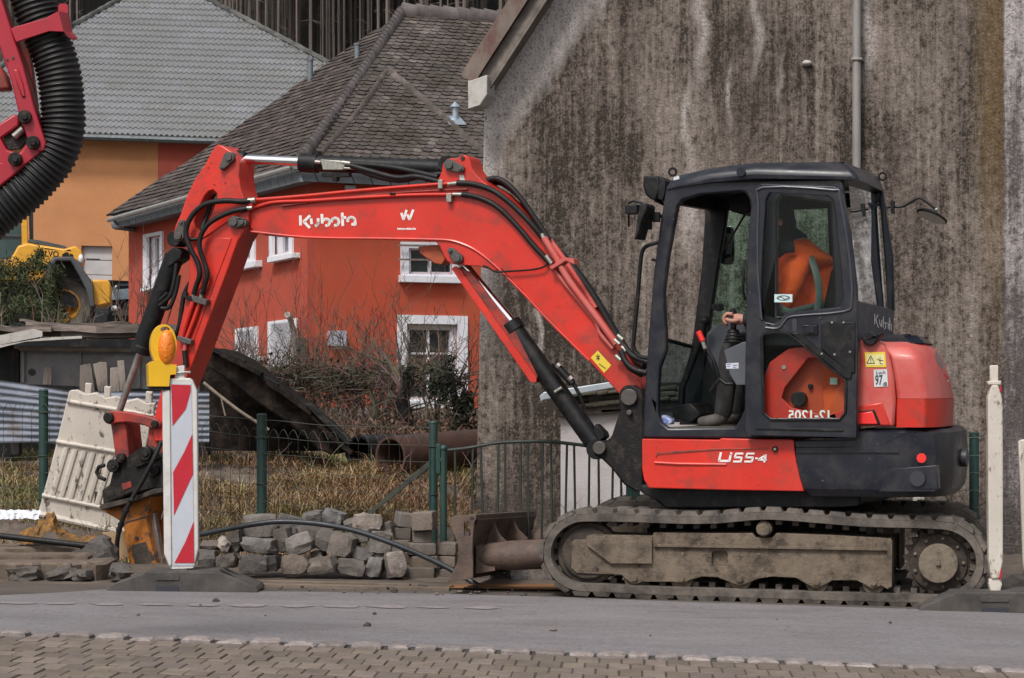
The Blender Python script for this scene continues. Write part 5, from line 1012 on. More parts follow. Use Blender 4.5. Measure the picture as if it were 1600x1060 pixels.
# hoses at the stick head
for q, r in (([(392, 314, -.16), (375, 315, -.17), (352, 314, -.19), (325, 318, -.2), (306, 330, -.2), (293, 350, -.2), (291, 370, -.2), (299, 392, -.2), (309, 410, -.19), (312, 430, -.19), (307, 446, -.18), (303, 460, -.17)], .0175),
             ([(386, 326, -.16), (365, 330, -.18), (345, 338, -.19), (326, 350, -.2), (314, 368, -.2), (312, 388, -.2), (319, 410, -.19), (324, 428, -.19), (320, 446, -.18), (316, 460, -.17)], .0165),
             ([(336, 302, 0), (330, 318, -.02), (322, 340, -.05), (314, 365, -.1), (316, 395, -.12), (310, 420, -.12), (290, 455, -.12), (285, 475, -.12), (280, 510, -.12), (272, 530, -.1)], .015), ([(308, 374, -.16), (296, 374, -.17), (290, 372, -.17)], .012)): line(q, r, m_hose, 'hydraulic_hose', stick)
line([(388, 314, -.16), (399, 313, -.155)], .019, m_zinc, 'hose_fitting', stick); line([(381, 326, -.16), (394, 325, -.15)], .014, m_zinc, 'hose_fitting', stick)
for x, y in ((303, 461), (316, 460)): line([(x, y-6, -.17), (x-2, y+6, -.165)], .013, m_zinc, 'hose_fitting', stick, 8)
part('line_clamp', m_pin, U, [(301, 462), (318, 467), (323, 469), (321, 477), (300, 471)], -.20, -.14, stick, bevel=.004); part('line_clamp', m_black, U, [(283, 457), (290, 456), (291, 463), (300, 463), (300, 471), (284, 465)], -.18, -.14, stick, bevel=.004); part('line_clamp', m_pin, U, [(276, 525), (287, 527), (299, 531), (298, 539), (284, 536), (276, 531)], -.19, -.14, stick, bevel=.004)
line([(302, 472, -.165), (292, 500, -.165), (284, 527, -.165)], .017, m_red, 'steel_line', stick); line([(312, 474, -.165), (303, 500, -.165), (292, 528, -.165)], .014, m_red, 'steel_line', stick); line([(290, 536, -.165), (288, 550, -.165)], .014, m_redhood, 'steel_line', stick); line([(288, 548, -.165), (291, 574, -.165)], .016, m_hose, 'hydraulic_hose', stick)
line([(271, 470, -.1), (262, 500, -.1), (250, 530, -.1)], .006, mat('copper_line', (.30, .11, .05), .5, .4), 'steel_line', stick)
# bucket cylinder
bk = cyl2(273, 400, 221, 545, .062, m_black, 'bucket_cylinder', -.05)
cyl2(219, 550, 186, 645, .022, m_rod, 'cylinder_rod', -.05, bk)
mb = MB(); mb.cyl(U.pt(223, 540, -.05), U.pt(219, 552, -.05), .066); mb.disc(U.pt(279, 374, -.05), UN, .05, .14); mb.prism(U, [(262, 393), (271, 386), (285, 392), (282, 404), (262, 418)], -.12, .03); mb.prism(U, [(258, 396), (262, 394), (264, 412), (258, 420)], -.1, 0); mb.build('cylinder_gland', m_black, bk, bevel=.006)
line([(280, 430, -.13), (275, 455, -.13), (268, 475, -.14), (262, 482, -.14), (252, 482, -.14)], .014, m_hose, 'hydraulic_hose', bk); line([(276, 412, -.12), (272, 440, -.13), (266, 462, -.13), (254, 474, -.13), (249, 478, -.13)], .014, m_hose, 'hydraulic_hose', bk); line([(250, 470, -.13), (262, 458, -.13)], .014, m_hose, 'hydraulic_hose', bk)
# links, coupler and breaker
def S_(pts, m, nm, o0, o1, par, b=.008): return part(nm, m, U, pts, o0, o1, par, bevel=b)
lk1 = S_([(162, 652), (168, 644), (178, 642), (200, 644), (225, 649), (245, 655), (251, 662), (248, 670), (238, 671), (225, 665), (200, 660), (182, 661), (176, 664), (165, 662)], m_reddark, 'bucket_link', -.17, -.11, ex)
S_([(172, 660), (196, 660), (198, 680), (202, 716), (180, 716), (176, 685)], m_reddark, 'bucket_link', -.13, .08, ex); S_([(232, 668), (258, 672), (256, 715), (230, 700)], m_reddark, 'stick_tip', -.12, .08, ex)
mb = MB(); mb.disc(U.pt(171, 653, -.17), UN, .034, .05); mb.disc(U.pt(243, 663, -.17), UN, .024, .05); lp = mb.build('link_pin', m_blackd, ex, bevel=.005)
cp = S_([(160, 782), (158, 766), (170, 758), (174, 740), (182, 722), (200, 712), (218, 700), (236, 696), (247, 702), (262, 720), (262, 762), (240, 766), (205, 772), (160, 792)], m_blackd, 'quick_coupler', -.13, .14, ex, .015)
mb = MB()
for x, y, r in ((178, 728, .042), (228, 709, .045), (190, 716, .03), (240, 735, .04)): mb.disc(U.pt(x, y, -.145), UN, r, .05, 20); mb.disc(U.pt(x, y, -.165), UN, r*.5, .03, 12)
mb.tube([U.pt(165, 750, -.12), U.pt(155, 746, -.12), U.pt(151, 738, -.12), U.pt(154, 730, -.12), U.pt(164, 727, -.12)], .014, 8); mb.prism(U, [(208, 722), (246, 708), (250, 716), (212, 732)], -.15, -.1); mb.build('coupler_boss', m_blackd, cp, bevel=.005)
mb = MB(); mb.poly([U.pt(x, y, -.1335) for x, y in ((190, 756), (204, 752), (206, 761), (192, 766))]); mb.build('red_plate', m_reddark, cp, smooth=0)
br = S_([(154, 792), (158, 788), (210, 776), (240, 764), (262, 762), (262, 768), (242, 772), (210, 784), (158, 798)], m_dustd, 'breaker_top_plate', -.20, .2, ex, .006)
bb = S_([(158, 797), (210, 784), (236, 775), (232, 800), (228, 812), (236, 850), (246, 888), (250, 896), (205, 896), (196, 850), (192, 818), (180, 810)], m_orange, 'breaker', -.12, .10, ex, .01)
S_([(205, 852), (228, 846), (236, 872), (240, 892), (214, 893), (206, 868)], m_dustd, 'breaker_window', -.125, -.11, bb); S_([(232, 806), (240, 800), (252, 870), (262, 896), (250, 896), (238, 850)], m_rod, 'breaker_bar', -.06, .0, bb); S_([(236, 775), (258, 772), (256, 800), (244, 830), (262, 896), (290, 896), (275, 850), (268, 800)], m_orange, 'breaker_side_plate', .06, .12, bb); mb = MB(); mb.disc(U.pt(214, 841, -.125), UN, .011, .02, 12); mb.prism(U, [(192, 817), (230, 806), (231, 808), (192, 819)], -.123, -.11); mb.build('breaker_bolt', m_ink, bb)
mb = MB(); mb.tube(smooth_path([U.pt(x, y, o) for x, y, o in ((252, 690, -.16), (240, 718, -.2), (222, 752, -.22), (206, 780, -.24), (196, 800, -.25), (187, 826, -.25), (183, 850, -.24), (183, 876, -.22))], 5), .0155, 10); hb = mb.build('breaker_hose', m_hose, ex)
mb = MB()
for x, y in ((205, 782), (197, 798), (189, 820), (186, 828)): mb.ball(U.pt(x, y, -.245), .021)
mb.build('hose_collar', m_blackd, hb)
# ================================================================== DRIVER
m_skin = mat('skin', (.42, .20, .15), .6, var=.1, vs=30); m_hv = mat('orange_hi_vis_jacket', (1.0, .135, .013), .75, var=.10, vs=14, grime=(.70, .055, .007), gs=9, ga=.56, bump=1.0, bs=13)
m_band = mat('grey_green_reflective_band', (.12, .16, .14), .5, var=.15, vs=20); m_trous = mat('dark_work_trousers', (.026, .024, .024), .9, var=.3, vs=18, bump=.4, bs=30); m_boot = mat('grey_brown_leather_boots', (.10, .088, .078), .7, var=.25, vs=25, grime=(.05, .045, .04), gs=22); m_hair = mat('dark_hair', (.012, .010, .009), .8)
pelv = U.pt(1252, 512, -.45)
man = thing('person', pelv, 'driver in orange hi-vis jacket and dark trousers sitting in the cab, hand on the joystick', 'person')
def skin(nm, chains, m, par, lv=2):
    """one continuous skinned surface: chains of (point, radius); chains start at an existing vertex index or None"""
    bm = bmesh.new(); lay = bm.verts.layers.skin.verify(); vs = []; o = ROOT[par.name]
    for start, ch in chains:
        prev = vs[start] if start is not None else None
        for p, r in ch:
            v = bm.verts.new(Vector(p)-o); rr = r if isinstance(r, tuple) else (r, r); v[lay].radius = rr; v[lay].use_root = not vs; vs.append(v)
            if prev is not None: bm.edges.new((prev, v))
            prev = v
    me = bpy.data.meshes.new(nm); bm.to_mesh(me); bm.free(); me.materials.append(m); ob = bpy.data.objects.new(nm, me); COL.objects.link(ob); ob.parent = par; ROOT[ob.name] = o
    a = ob.modifiers.new('skin', 'SKIN'); a.use_smooth_shade = True; s = ob.modifiers.new('subsurf', 'SUBSURF'); s.levels = lv; s.render_levels = lv
    return ob
q = U.pt
head = [(q(1240, 378, -.44), .052), (q(1230, 364, -.44), .05), (q(1217, 355, -.44), (.066, .078)), (q(1212, 342, -.44), (.074, .088)), (q(1213, 329, -.44), (.062, .076))]
body = skin('body', [(None, [(q(1258, 508, -.45), .11), (q(1266, 470, -.45), .11), (q(1262, 425, -.45), .12), (q(1252, 392, -.45), .10)]), (3, head), (8, []),
    (3, [(q(1254, 398, -.62), .055), (q(1238, 440, -.70), .045), (q(1222, 480, -.72), .04), (q(1186, 498, -.73), .034), (q(1166, 500, -.74), .028), (q(1153, 499, -.74), (.036, .040)), (q(1142, 498, -.74), (.032, .040))]),
    (3, [(q(1244, 398, -.28), .055), (q(1226, 440, -.20), .045), (q(1205, 480, -.18), .04), (q(1180, 500, -.18), .03), (q(1160, 505, -.18), .03)]),
    (0, [(q(1240, 522, -.56), .085), (q(1190, 530, -.60), .07), (q(1140, 540, -.60), .055), (q(1134, 590, -.60), .048), (q(1128, 645, -.60), .034), (q(1114, 657, -.60), .02), (q(1100, 660, -.60), .015)]),
    (0, [(q(1240, 522, -.34), .085), (q(1190, 526, -.30), .07), (q(1142, 534, -.30), .055), (q(1142, 590, -.30), .048), (q(1152, 640, -.30), .034), (q(1140, 653, -.30), .02), (q(1126, 656, -.30), .015)])], m_skin, man)
# left hand closed over the joystick knob: five fingers rooted in the palm
fing = []
for k, (dy, lenf) in enumerate(((-.036, .9), (-.014, 1.0), (.010, .97), (.032, .8))):
    fing.append((None, [(q(1146, 492, -.745+dy), .0125), (q(1136, 490+k*.6, -.75+dy), .0125), (q(1130.5, 496+k, -.752+dy), .0115), (q(1132, 503+k, -.752+dy), .0105), (q(1137, 507+k, -.75+dy), .0095)]))
for ch in fing: skin('finger', [ch], m_skin, man, 1)
skin('thumb', [(None, [(q(1155, 500, -.775), .015), (q(1147, 502, -.795), .014), (q(1139, 501, -.80), .012), (q(1133, 498, -.798), .010)])], m_skin, man, 1)
# face: nose, eyes, ears; hair, enlarged to put the head's shade into its dark mass
mb = MB(); mb.tube([q(1197, 340, -.44), q(1193, 350, -.44), q(1198, 352, -.44)], [.010, .016, .010], 8); mb.ball(q(1201, 342, -.475), .011); mb.ball(q(1201, 342, -.405), .011); mb.tube([q(1198, 359, -.47), q(1196, 359.5, -.44), q(1198, 359, -.41)], .006, 6); mb.ball(q(1220, 348, -.52), .014, .010, .02); mb.ball(q(1224, 346, -.35), .018, .010, .03); mb.build('face', m_skin, man)
mb = MB(); mb.ball(q(1216, 334, -.44), .094, .092, .086, 18, 10, jit=.02); mb.ball(q(1225, 352, -.44), .072, .086, .10, 16, 9, jit=.02); mb.build('hair_and_shade', m_hair, man)
jk = skin('jacket', [(None, [(q(1262, 500, -.45), (.17, .20)), (q(1266, 465, -.45), (.17, .21)), (q(1260, 425, -.45), (.165, .215)), (q(1250, 396, -.45), (.13, .18)), (q(1243, 380, -.45), .085)]),
    (3, [(q(1250, 402, -.66), .085), (q(1236, 440, -.73), .078), (q(1222, 478, -.745), .070), (q(1190, 496, -.745), .058), (q(1168, 500, -.74), .040)]),
    (3, [(q(1240, 402, -.24), .085), (q(1224, 440, -.17), .075), (q(1205, 478, -.16), .068), (q(1182, 498, -.17), .05)])], m_hv, man)
mb = MB(); mb.tube([q(1174, 499.5, -.742), q(1163, 500, -.74)], [.043, .036], 14); mb.build('cuff', m_seat, man)
mb = MB(); mb.tube([q(1240, 385, -.45), q(1228, 370, -.45)], [.10, .08], 16); mb.build('collar', m_seat, man)
mb = MB()
def band(pts, w, m=None): mb.tube(smooth_path([q(*p) for p in pts], 4), w, 8, flat=.35, up=(0, 0, 1))
mb.tube(smooth_path([q(1210, 398, -.79), q(1224, 388, -.79), q(1240, 386, -.76)], 5), [.034]*11, 10, flat=.5, up=(0, 0, 1)); mb.build('shoulder_patch', m_seat, man); mb = MB()
mb.tube(smooth_path([q(1252, 384, -.60), q(1266, 402, -.675), q(1276, 430, -.695), q(1280, 460, -.695), q(1276, 490, -.69)], 4), [.022]*17, 10, flat=.4, up=(1, 0, 0))
mb.tube(smooth_path([q(1205, 478, -.80), q(1216, 482, -.825), q(1232, 490, -.82), q(1250, 486, -.76), q(1285, 478, -.6)], 4), [.030]*17, 10, flat=.5, up=(0, 0, 1)); mb.build('reflective_band', m_band, man)
skin('trousers', [(None, [(q(1252, 512, -.45), .14)]), (0, [(q(1232, 522, -.56), .10), (q(1190, 530, -.60), .085), (q(1140, 542, -.60), .070), (q(1137, 590, -.60), .060), (q(1131, 636, -.60), .056), (q(1128, 658, -.60), .056)]), (0, [(q(1232, 522, -.34), .10), (q(1190, 526, -.30), .085), (q(1142, 536, -.30), .07), (q(1145, 590, -.30), .06), (q(1154, 656, -.30), .055)])], m_trous, man)
for x, y, o in ((0, 0, -.60), (26, -4, -.30)): skin('boot', [(None, [(q(1129+x, 632+y, o), .048), (q(1130+x, 655+y, o), .052), (q(1112+x, 658+y, o), (.045, .04)), (q(1096+x, 660+y, o), (.038, .034)), (q(1090+x, 661+y, o), (.026, .028))])], m_boot, man, 2)
# ================================================================== TRAFFIC BEACON BOARDS
m_bwhite = mat('off_white_plastic', (.56, .54, .52), .5, var=.06, vs=6, grime=(.40, .37, .34), gs=8, ga=.62)
m_bdirty = mat('dirty_white_plastic', (.53, .48, .42), .55, var=.12, vs=5, grime=(.12, .09, .07), gs=17, ga=.60, gw=.035, stretch=(1, 1, .5), speck=(.2, .16, .13), sks=50, ska=.66)
m_refl = mat('white_reflective_foil', (.44, .46, .51), .45, var=.05, vs=10); m_redfoil = mat('red_reflective_foil', (.43, .012, .026), .4, var=.08, vs=8)
m_recyc = mat('grey_brown_recycled_rubber', (.050, .044, .040), .8, var=.25, vs=7, grime=(.10, .088, .078), gs=6, ga=.58, gw=.16, bump=.3, bs=120, speck=(.19, .17, .155), sks=110, ska=.70)
m_lampy = mat('yellow_lamp_plastic', (.74, .42, .012), .4, var=.08, vs=6, coat=.2); m_lens = mat('amber_lens', (.78, .20, .008), .18, var=.12, vs=16, bump=.9, bs=60, coat=.4)
def gplane(px, py, yaw=0): q = G(px, py); return Pl(q, yawn(yaw)), q
B, q = gplane(285, 926)
bb1 = thing('beacon_board', q, 'red and white striped beacon board with a yellow amber warning lamp on a grey foot', 'beacon')
def footplate(S, x0, x1, yt, yb, q0, par, slope=(38, 60), d=.42):
    mb = MB(); h = yb-yt
    pts = [(x0, yb-3), (x0+6, yb-11), (x0+slope[0]+20, yt+4), (x0+slope[0]+24, yt), (x1-slope[1]-6, yt), (x1-slope[1], yt+2), (x1-4, yb-9), (x1, yb-4), (x1, yb), (x0+4, yb)]
    mb.prism(S, pts, -.0, d); fo = mb.build('foot', m_recyc, par, bevel=.012, smooth=0)
    return fo
f1 = footplate(B, 164, 403, 894, 927, q, bb1)
mb = MB(); mb.prism(B, rrect(244, 916, 279, 927, 2), -.004, .05); mb.build('foot_slot', m_ink, f1); mb = MB(); mb.prism(B, rrect(242, 898, 280, 907, 3), -.006, .05); mb.build('foot_rib', m_recyc, f1, bevel=.004)
z0 = B.pt(285, 897).z
mb = MB(); sA, sB = B.pt(343, 899, .06), B.pt(392, 922, .06); sA, sB = B.pt(338, 894, .1)+Vector((0, 0, .012)), B.pt(399, 919, .1)+Vector((0, 0, .012))
for d0, d1 in ((.0, .03), (.17, .2)):
    mb.prism3([sA+Vector((.02, d0, 0)), sB+Vector((-.03, d0, 0)), sB+Vector((-.03, d1, 0)), sA+Vector((.02, d1, 0))], Vector((0, 0, .004)))
mb.build('foot_moulding', m_black, f1)
Bp = Pl(q+Vector((0, .16, 0)), yawn(0))
out = [(253, 612), (263, 594), (268, 591), (297, 591), (301, 595), (308, 612), (310, 858), (303, 888), (267, 890), (264, 886), (256, 866)]
mb = MB(); mb.prism(Bp, out, 0, .055); pn = mb.build('board', m_bwhite, bb1, bevel=.008, smooth=0)
mb = MB(); mb.prism(Bp, [(266.5, 599), (299, 600), (303.5, 884), (271, 884)], -.004, .001); fc = mb.build('reflective_face', m_refl, bb1, smooth=0)
mb = MB()
for p in ([(267.5, 601), (298, 602), (298, 612), (290, 640), (269.5, 666)], [(300.5, 678), (301.5, 741), (271.8, 806), (270.4, 738), (288, 706)], [(302.5, 815), (303.2, 880), (272.5, 880), (290, 846)]): mb.poly([Bp.pt(x, y, -.0065) for x, y in p])
mb.build('red_stripe', m_redfoil, fc, smooth=0)
mb = MB(); mb.prism(Bp, [(253.5, 612), (263, 594), (265.5, 612), (268, 884), (264.5, 886), (256.5, 866)], -.012, .0); mb.build('board_edge', m_bwhite, pn, bevel=.006, smooth=0)
mb = MB(); mb.prism(Bp, [(273, 573), (288, 571), (289, 596), (274, 596)], .01, .045); mb.prism(Bp, [(275, 888), (292, 888), (290, 897), (277, 897)], .01, .045); mb.build('mounting_peg', m_bwhite, pn, bevel=.004)
mb = MB(); mb.cyl(Bp.pt(266, 583, .0), Bp.pt(297, 581.5, .0), .005); mb.disc(Bp.pt(296, 581.5, 0), (0, 1, 0), .008, .02, 8); mb.build('clamp_bolt', m_zinc, pn)
lp_ = Bp; LN = Vector((-.22, .975, 0)).normalized(); LS = Pl(Bp.pt(256, 540, .03), LN)
mb = MB(); ring = arc(256, 540, 20.5, 33, 0, 360, 36)[:-1]; hole = arc(258, 515, 7.5, 4.2, 0, 360, 12)[:-1]
mb.prism(LS, ring, -.05, .055, [hole]); lm = mb.build('lamp_housing', m_lampy, bb1, bevel=.010)
mb = MB(); mb.prism(LS, [(237, 566), (247, 562), (270, 570), (276, 570), (275, 585), (266, 586), (264, 604), (233, 604), (232, 570)], -.06, .09); mb.build('battery_case', m_lampy, lm, bevel=.008)
mb = MB(); rows = []
for k, (rr, h) in enumerate(((1.0, -.052), (.93, -.066), (.75, -.076), (.45, -.084), (.02, -.088))): rows.append([LS.pt(260.5+13.5*rr*math.cos(t), 543+27.5*rr*math.sin(t), h) for t in lin(0, math.tau*31/32, 31)])
mb.grid(rows, close=True); mb.build('lens', m_lens, lm)
mb = MB(); mb.prism(LS, [(234, 604), (266, 604), (266, 610), (236, 610)], -.05, .08); mb.prism(LS, [(265, 576), (273, 574), (273, 592), (265, 592)], -.01, .05); mb.build('lamp_bracket', m_black, lm)
# the one on the right, seen edge-on
B2, q2 = gplane(1556, 958, 4)
bb2 = thing('beacon_board', q2, 'dirty white beacon post seen edge-on on a grey foot in front of the track sprocket', 'beacon')
f2 = footplate(B2, 1434, 1690, 926, 960, q2, bb2, (32, 60))
mb = MB(); mb.prism(B2, rrect(1533, 950, 1576, 962, 2), -.004, .05); mb.build('foot_slot', m_ink, f2); mb = MB(); mb.prism(B2, rrect(1532, 933, 1577, 941, 3), -.006, .05); mb.build('foot_rib', m_recyc, f2, bevel=.004)
B2p = Pl(q2+Vector((0, .18, 0)), yawn(4))
mb = MB(); mb.prism(B2p, [(1549, 602), (1560, 602), (1565, 618), (1567, 635), (1567.5, 760), (1567.5, 876), (1561, 905), (1549, 905), (1545, 876), (1544, 760), (1543.5, 622)], -.05, .05); p2 = mb.build('board', m_bdirty, bb2, bevel=.008, smooth=0)
mb = MB(); mb.prism(B2p, [(1547, 571), (1560, 571), (1560, 597), (1547, 597)], -.02, .02); mb.prism(B2p, [(1543, 596), (1565, 595), (1564, 602), (1544, 602)], -.045, .045); mb.prism(B2p, [(1546, 905), (1564, 905), (1566, 913), (1562, 929), (1549, 929), (1545, 913)], -.04, .04); mb.build('mounting_peg', m_bdirty, p2, bevel=.005)
mb = MB(); mb.prism(B2p, [(1561.5, 604), (1564.5, 604), (1565.5, 614), (1562.5, 611)], -.053, .0); mb.prism(B2p, [(1563, 894), (1566, 890), (1564.5, 905), (1561.5, 905)], -.053, .0); mb.build('red_stripe', m_redfoil, p2)
B3, q3 = gplane(1620, 930, 4)
bb3 = thing('beacon_board', q3, 'white beacon board cut off by the right edge of the picture behind the dirty post', 'beacon')
footplate(B3, 1560, 1800, 905, 931, q3, bb3, (10, 60)); mb = MB(); B3p = Pl(q3+Vector((0, .18, 0)), yawn(4))
mb.prism(B3p, [(1591, 690), (1598, 687), (1650, 687), (1652, 860), (1646, 905), (1602, 905), (1598, 880), (1594, 760)], -.03, .03); mb.build('board', m_bdirty, bb3, bevel=.008)
# ================================================================== BARRIER PANEL leaning by the fence
BP = Pl(P(150, 760, 17.75), Vector((.05, 1, .12)))
bp_ = thing('barrier_panel', BP.pt(150, 830), 'dirty white plastic barrier panel with three pegs leaning on the wire fence', 'barrier')
mb = MB(); mb.prism(BP, [(108, 611), (120, 610), (132, 616), (150, 614), (165, 622), (182, 619), (198, 627), (214, 623), (228, 630), (243, 630), (219, 740), (194, 836), (58, 806), (80, 725)], 0, .05); pb = mb.build('panel', m_bdirty, bp_, bevel=.008, smooth=0)
mb = MB()
for a, b, r in (((105, 627), (240, 650), .014), ((88, 690), (228, 714), .014), ((66, 774), (208, 803), .014), ((59, 803), (195, 833), .02)): mb.tube([BP.pt(*a, -.006), BP.pt(*b, -.006)], r, 8)
for k in range(6): x = 104+k*14; mb.tube([BP.pt(x, 700+k*2.5, -.004), BP.pt(x-22, 774+k*2.8, -.004)], .018, 8, flat=.5)
mb.build('rib', m_bdirty, pb)
for x, y in ((138, 604), (168, 609), (233, 617)): mb = MB(); mb.prism(BP, [(x-5, y-5), (x+5, y-4), (x+4, y+14), (x-6, y+12)], .005, .04); mb.build('peg', m_bdirty, bp_, bevel=.005)
mb = MB(); mb.prism(BP, [(148, 768), (158, 770), (158, 792), (147, 790)], -.004, .01); mb.build('hand_hole', m_dustd, pb)
# ================================================================== FENCE, GATE
m_green = mat('dark_green_coated_steel', (.014, .045, .038), .5, var=.2, vs=6, grime=(.03, .045, .035), gs=9, ga=.62)
m_wire = mat('dark_fence_wire', (.035, .042, .035), .6, .3)
FP = [(-120, 612, 19.0), (68, 611, 18.6), (409, 649, 17.6), (677, 661, 16.9)]
tops = [P(*p) for p in FP]
fe = thing('wire_fence', Vector((tops[2].x, tops[2].y, 0)), 'green post and wire mesh fence in front of the dry grass bank', 'fence')
for k, p in enumerate(tops):
    mb = MB(); r = .033 if k != 3 else .028; mb.cyl((p.x, p.y, gz(p.x, p.y)-.15), p, r); mb.cyl(p, p+Vector((0, 0, .012)), r*1.12, r*.8); mb.build('fence_post', m_green, fe)
    if k:
        mb = MB()
        for z in (.15, .45, .75): mb.tube([Vector((p.x, p.y, p.z-z))+Vector((math.cos(t)*r*1.15, math.sin(t)*r*1.15, 0)) for t in lin(0, math.tau, 10)], .004, 4)
        mb.build('wire_tie', m_wire, fe)
def mesh_between(a, b, parent, hgt=None, loops=True, step=.076):
    mb = MB(); d = (b-a); d.z = 0; L = d.length; d.normalize(); off = Vector((-d.y, d.x, 0))*-.03
    def top(s): return a.z+(b.z-a.z)*s/L-.03
    def bot(s): p = a+d*s; return gz(p.x, p.y)+.02
    n = int(L/step)
    for k in range(n+1):
        s = L*k/n; p = a+d*s+off; t = top(s)-.11; w = R.uniform(-.008, .008); mb.tube([(p.x+w, p.y, bot(s)), (p.x, p.y, t)], .0019, 3, False)
        if loops and k < n:
            s2 = L*(k+1)/n; q = []
            for i in range(7): f = i/6; ss = s+(s2-s)*f; pp = a+d*ss+off; q.append((pp.x, pp.y, top(ss)-.11+math.sin(math.pi*f)*.055))
            mb.tube(q, .0019, 3, False)
    for j in range(9):
        zz = .0 if j == 0 else .11+(j-1)*.105; q = []
        for i in range(26):
            s = L*i/25; p = a+d*s+off; z = top(s)-zz+noise.noise((s*3, j*5, 0))*.008-.012*math.sin(math.pi*i/25)
            if z < bot(s): z = bot(s)
            q.append((p.x, p.y, z))
        mb.tube(q, .0026 if j == 0 else .0019, 3, False)
    return mb.build('wire_mesh', m_wire, parent, normals=False, smooth=0)
for a, b in zip(tops[:-1], tops[1:]): mesh_between(a, b, fe)
mb = MB(); pa, pb_ = P(672, 724, 16.93), P(560, 815, 17.1); dd = (pb_-pa); mb.prism3([pa+Vector((0, 0, .02)), pa-Vector((0, 0, .025)), pb_-Vector((.01, 0, .03)), pb_+Vector((.01, 0, .02))], Vector((0, .035, 0))); mb.build('brace', mat('dark_olive_brace', (.030, .034, .026), .7, var=.3, vs=9), fe, bevel=.004)
# gate
GP = Pl(P(830, 700, 16.75), yawn(2))
ga_ = thing('iron_gate', GP.pt(840, 880), 'dark arched iron gate with vertical bars behind the dozer blade', 'gate')
mb = MB(); mb.cyl(GP.pt(693, 905), GP.pt(693, 704), .022); mb.ball(GP.pt(693, 701), .027, .027, .025); gp1 = mb.build('gate_post', m_green, ga_)
mb = MB(); mb.prism(GP, [(681, 694), (688, 694), (688, 740), (681, 740)], -.02, .02); mb.prism(GP, [(684, 716), (694, 716), (694, 722), (684, 722)], -.02, .02); mb.build('hinge', m_green, ga_, bevel=.003)
for x in (984, 995): mb = MB(); mb.prism(GP, [(x-6, 715), (x+5, 715), (x+5, 905), (x-6, 905)], -.02, .02); mb.build('gate_post', m_green, ga_, bevel=.004)
top_pts = [(696, 704), (718, 702), (739, 699), (779, 692), (825, 690), (850, 690), (878, 692), (918, 697), (950, 703), (985, 712)]
mb = MB(); mb.tube(smooth_path([GP.pt(x, y) for x, y in top_pts], 4), .011, 8); mb.tube([GP.pt(696, 884), GP.pt(982, 886)], .011, 8); gf = mb.build('gate_frame', m_wire, ga_)
def topy(x):
    for (a, b), (c, d) in zip(top_pts[:-1], top_pts[1:]):
        if a <= x <= c: return b+(d-b)*(x-a)/(c-a)
    return 705
for xt, xb in ((711, 711), (739, 736), (751, 756), (779, 776), (789, 790), (814, 812), (825, 826), (848, 846), (861, 863), (886, 882), (897, 900), (921, 919), (935, 937), (958, 955), (970, 972)):
    mb = MB(); mb.tube([GP.pt(xt, topy(xt)), GP.pt(xb, 884)], .0075, 6); mb.build('gate_bar', m_wire, ga_)
# fence going on behind the machine
f2a, f2b, f2c = P(997, 700, 16.75), P(1522, 676, 16.35), P(1760, 676, 16.1)
fe2 = thing('wire_fence', Vector((f2b.x, f2b.y, gz(f2b.x, f2b.y))), 'green fence post and wire along the stained wall behind the excavator tracks', 'fence')
for p in (f2b, f2c): mb = MB(); mb.cyl((p.x, p.y, gz(p.x, p.y)-.15), p, .030); mb.build('fence_post', m_green, fe2)
mesh_between(f2a, f2b, fe2, loops=False, step=.15); mesh_between(f2b, f2c, fe2, loops=False, step=.15)
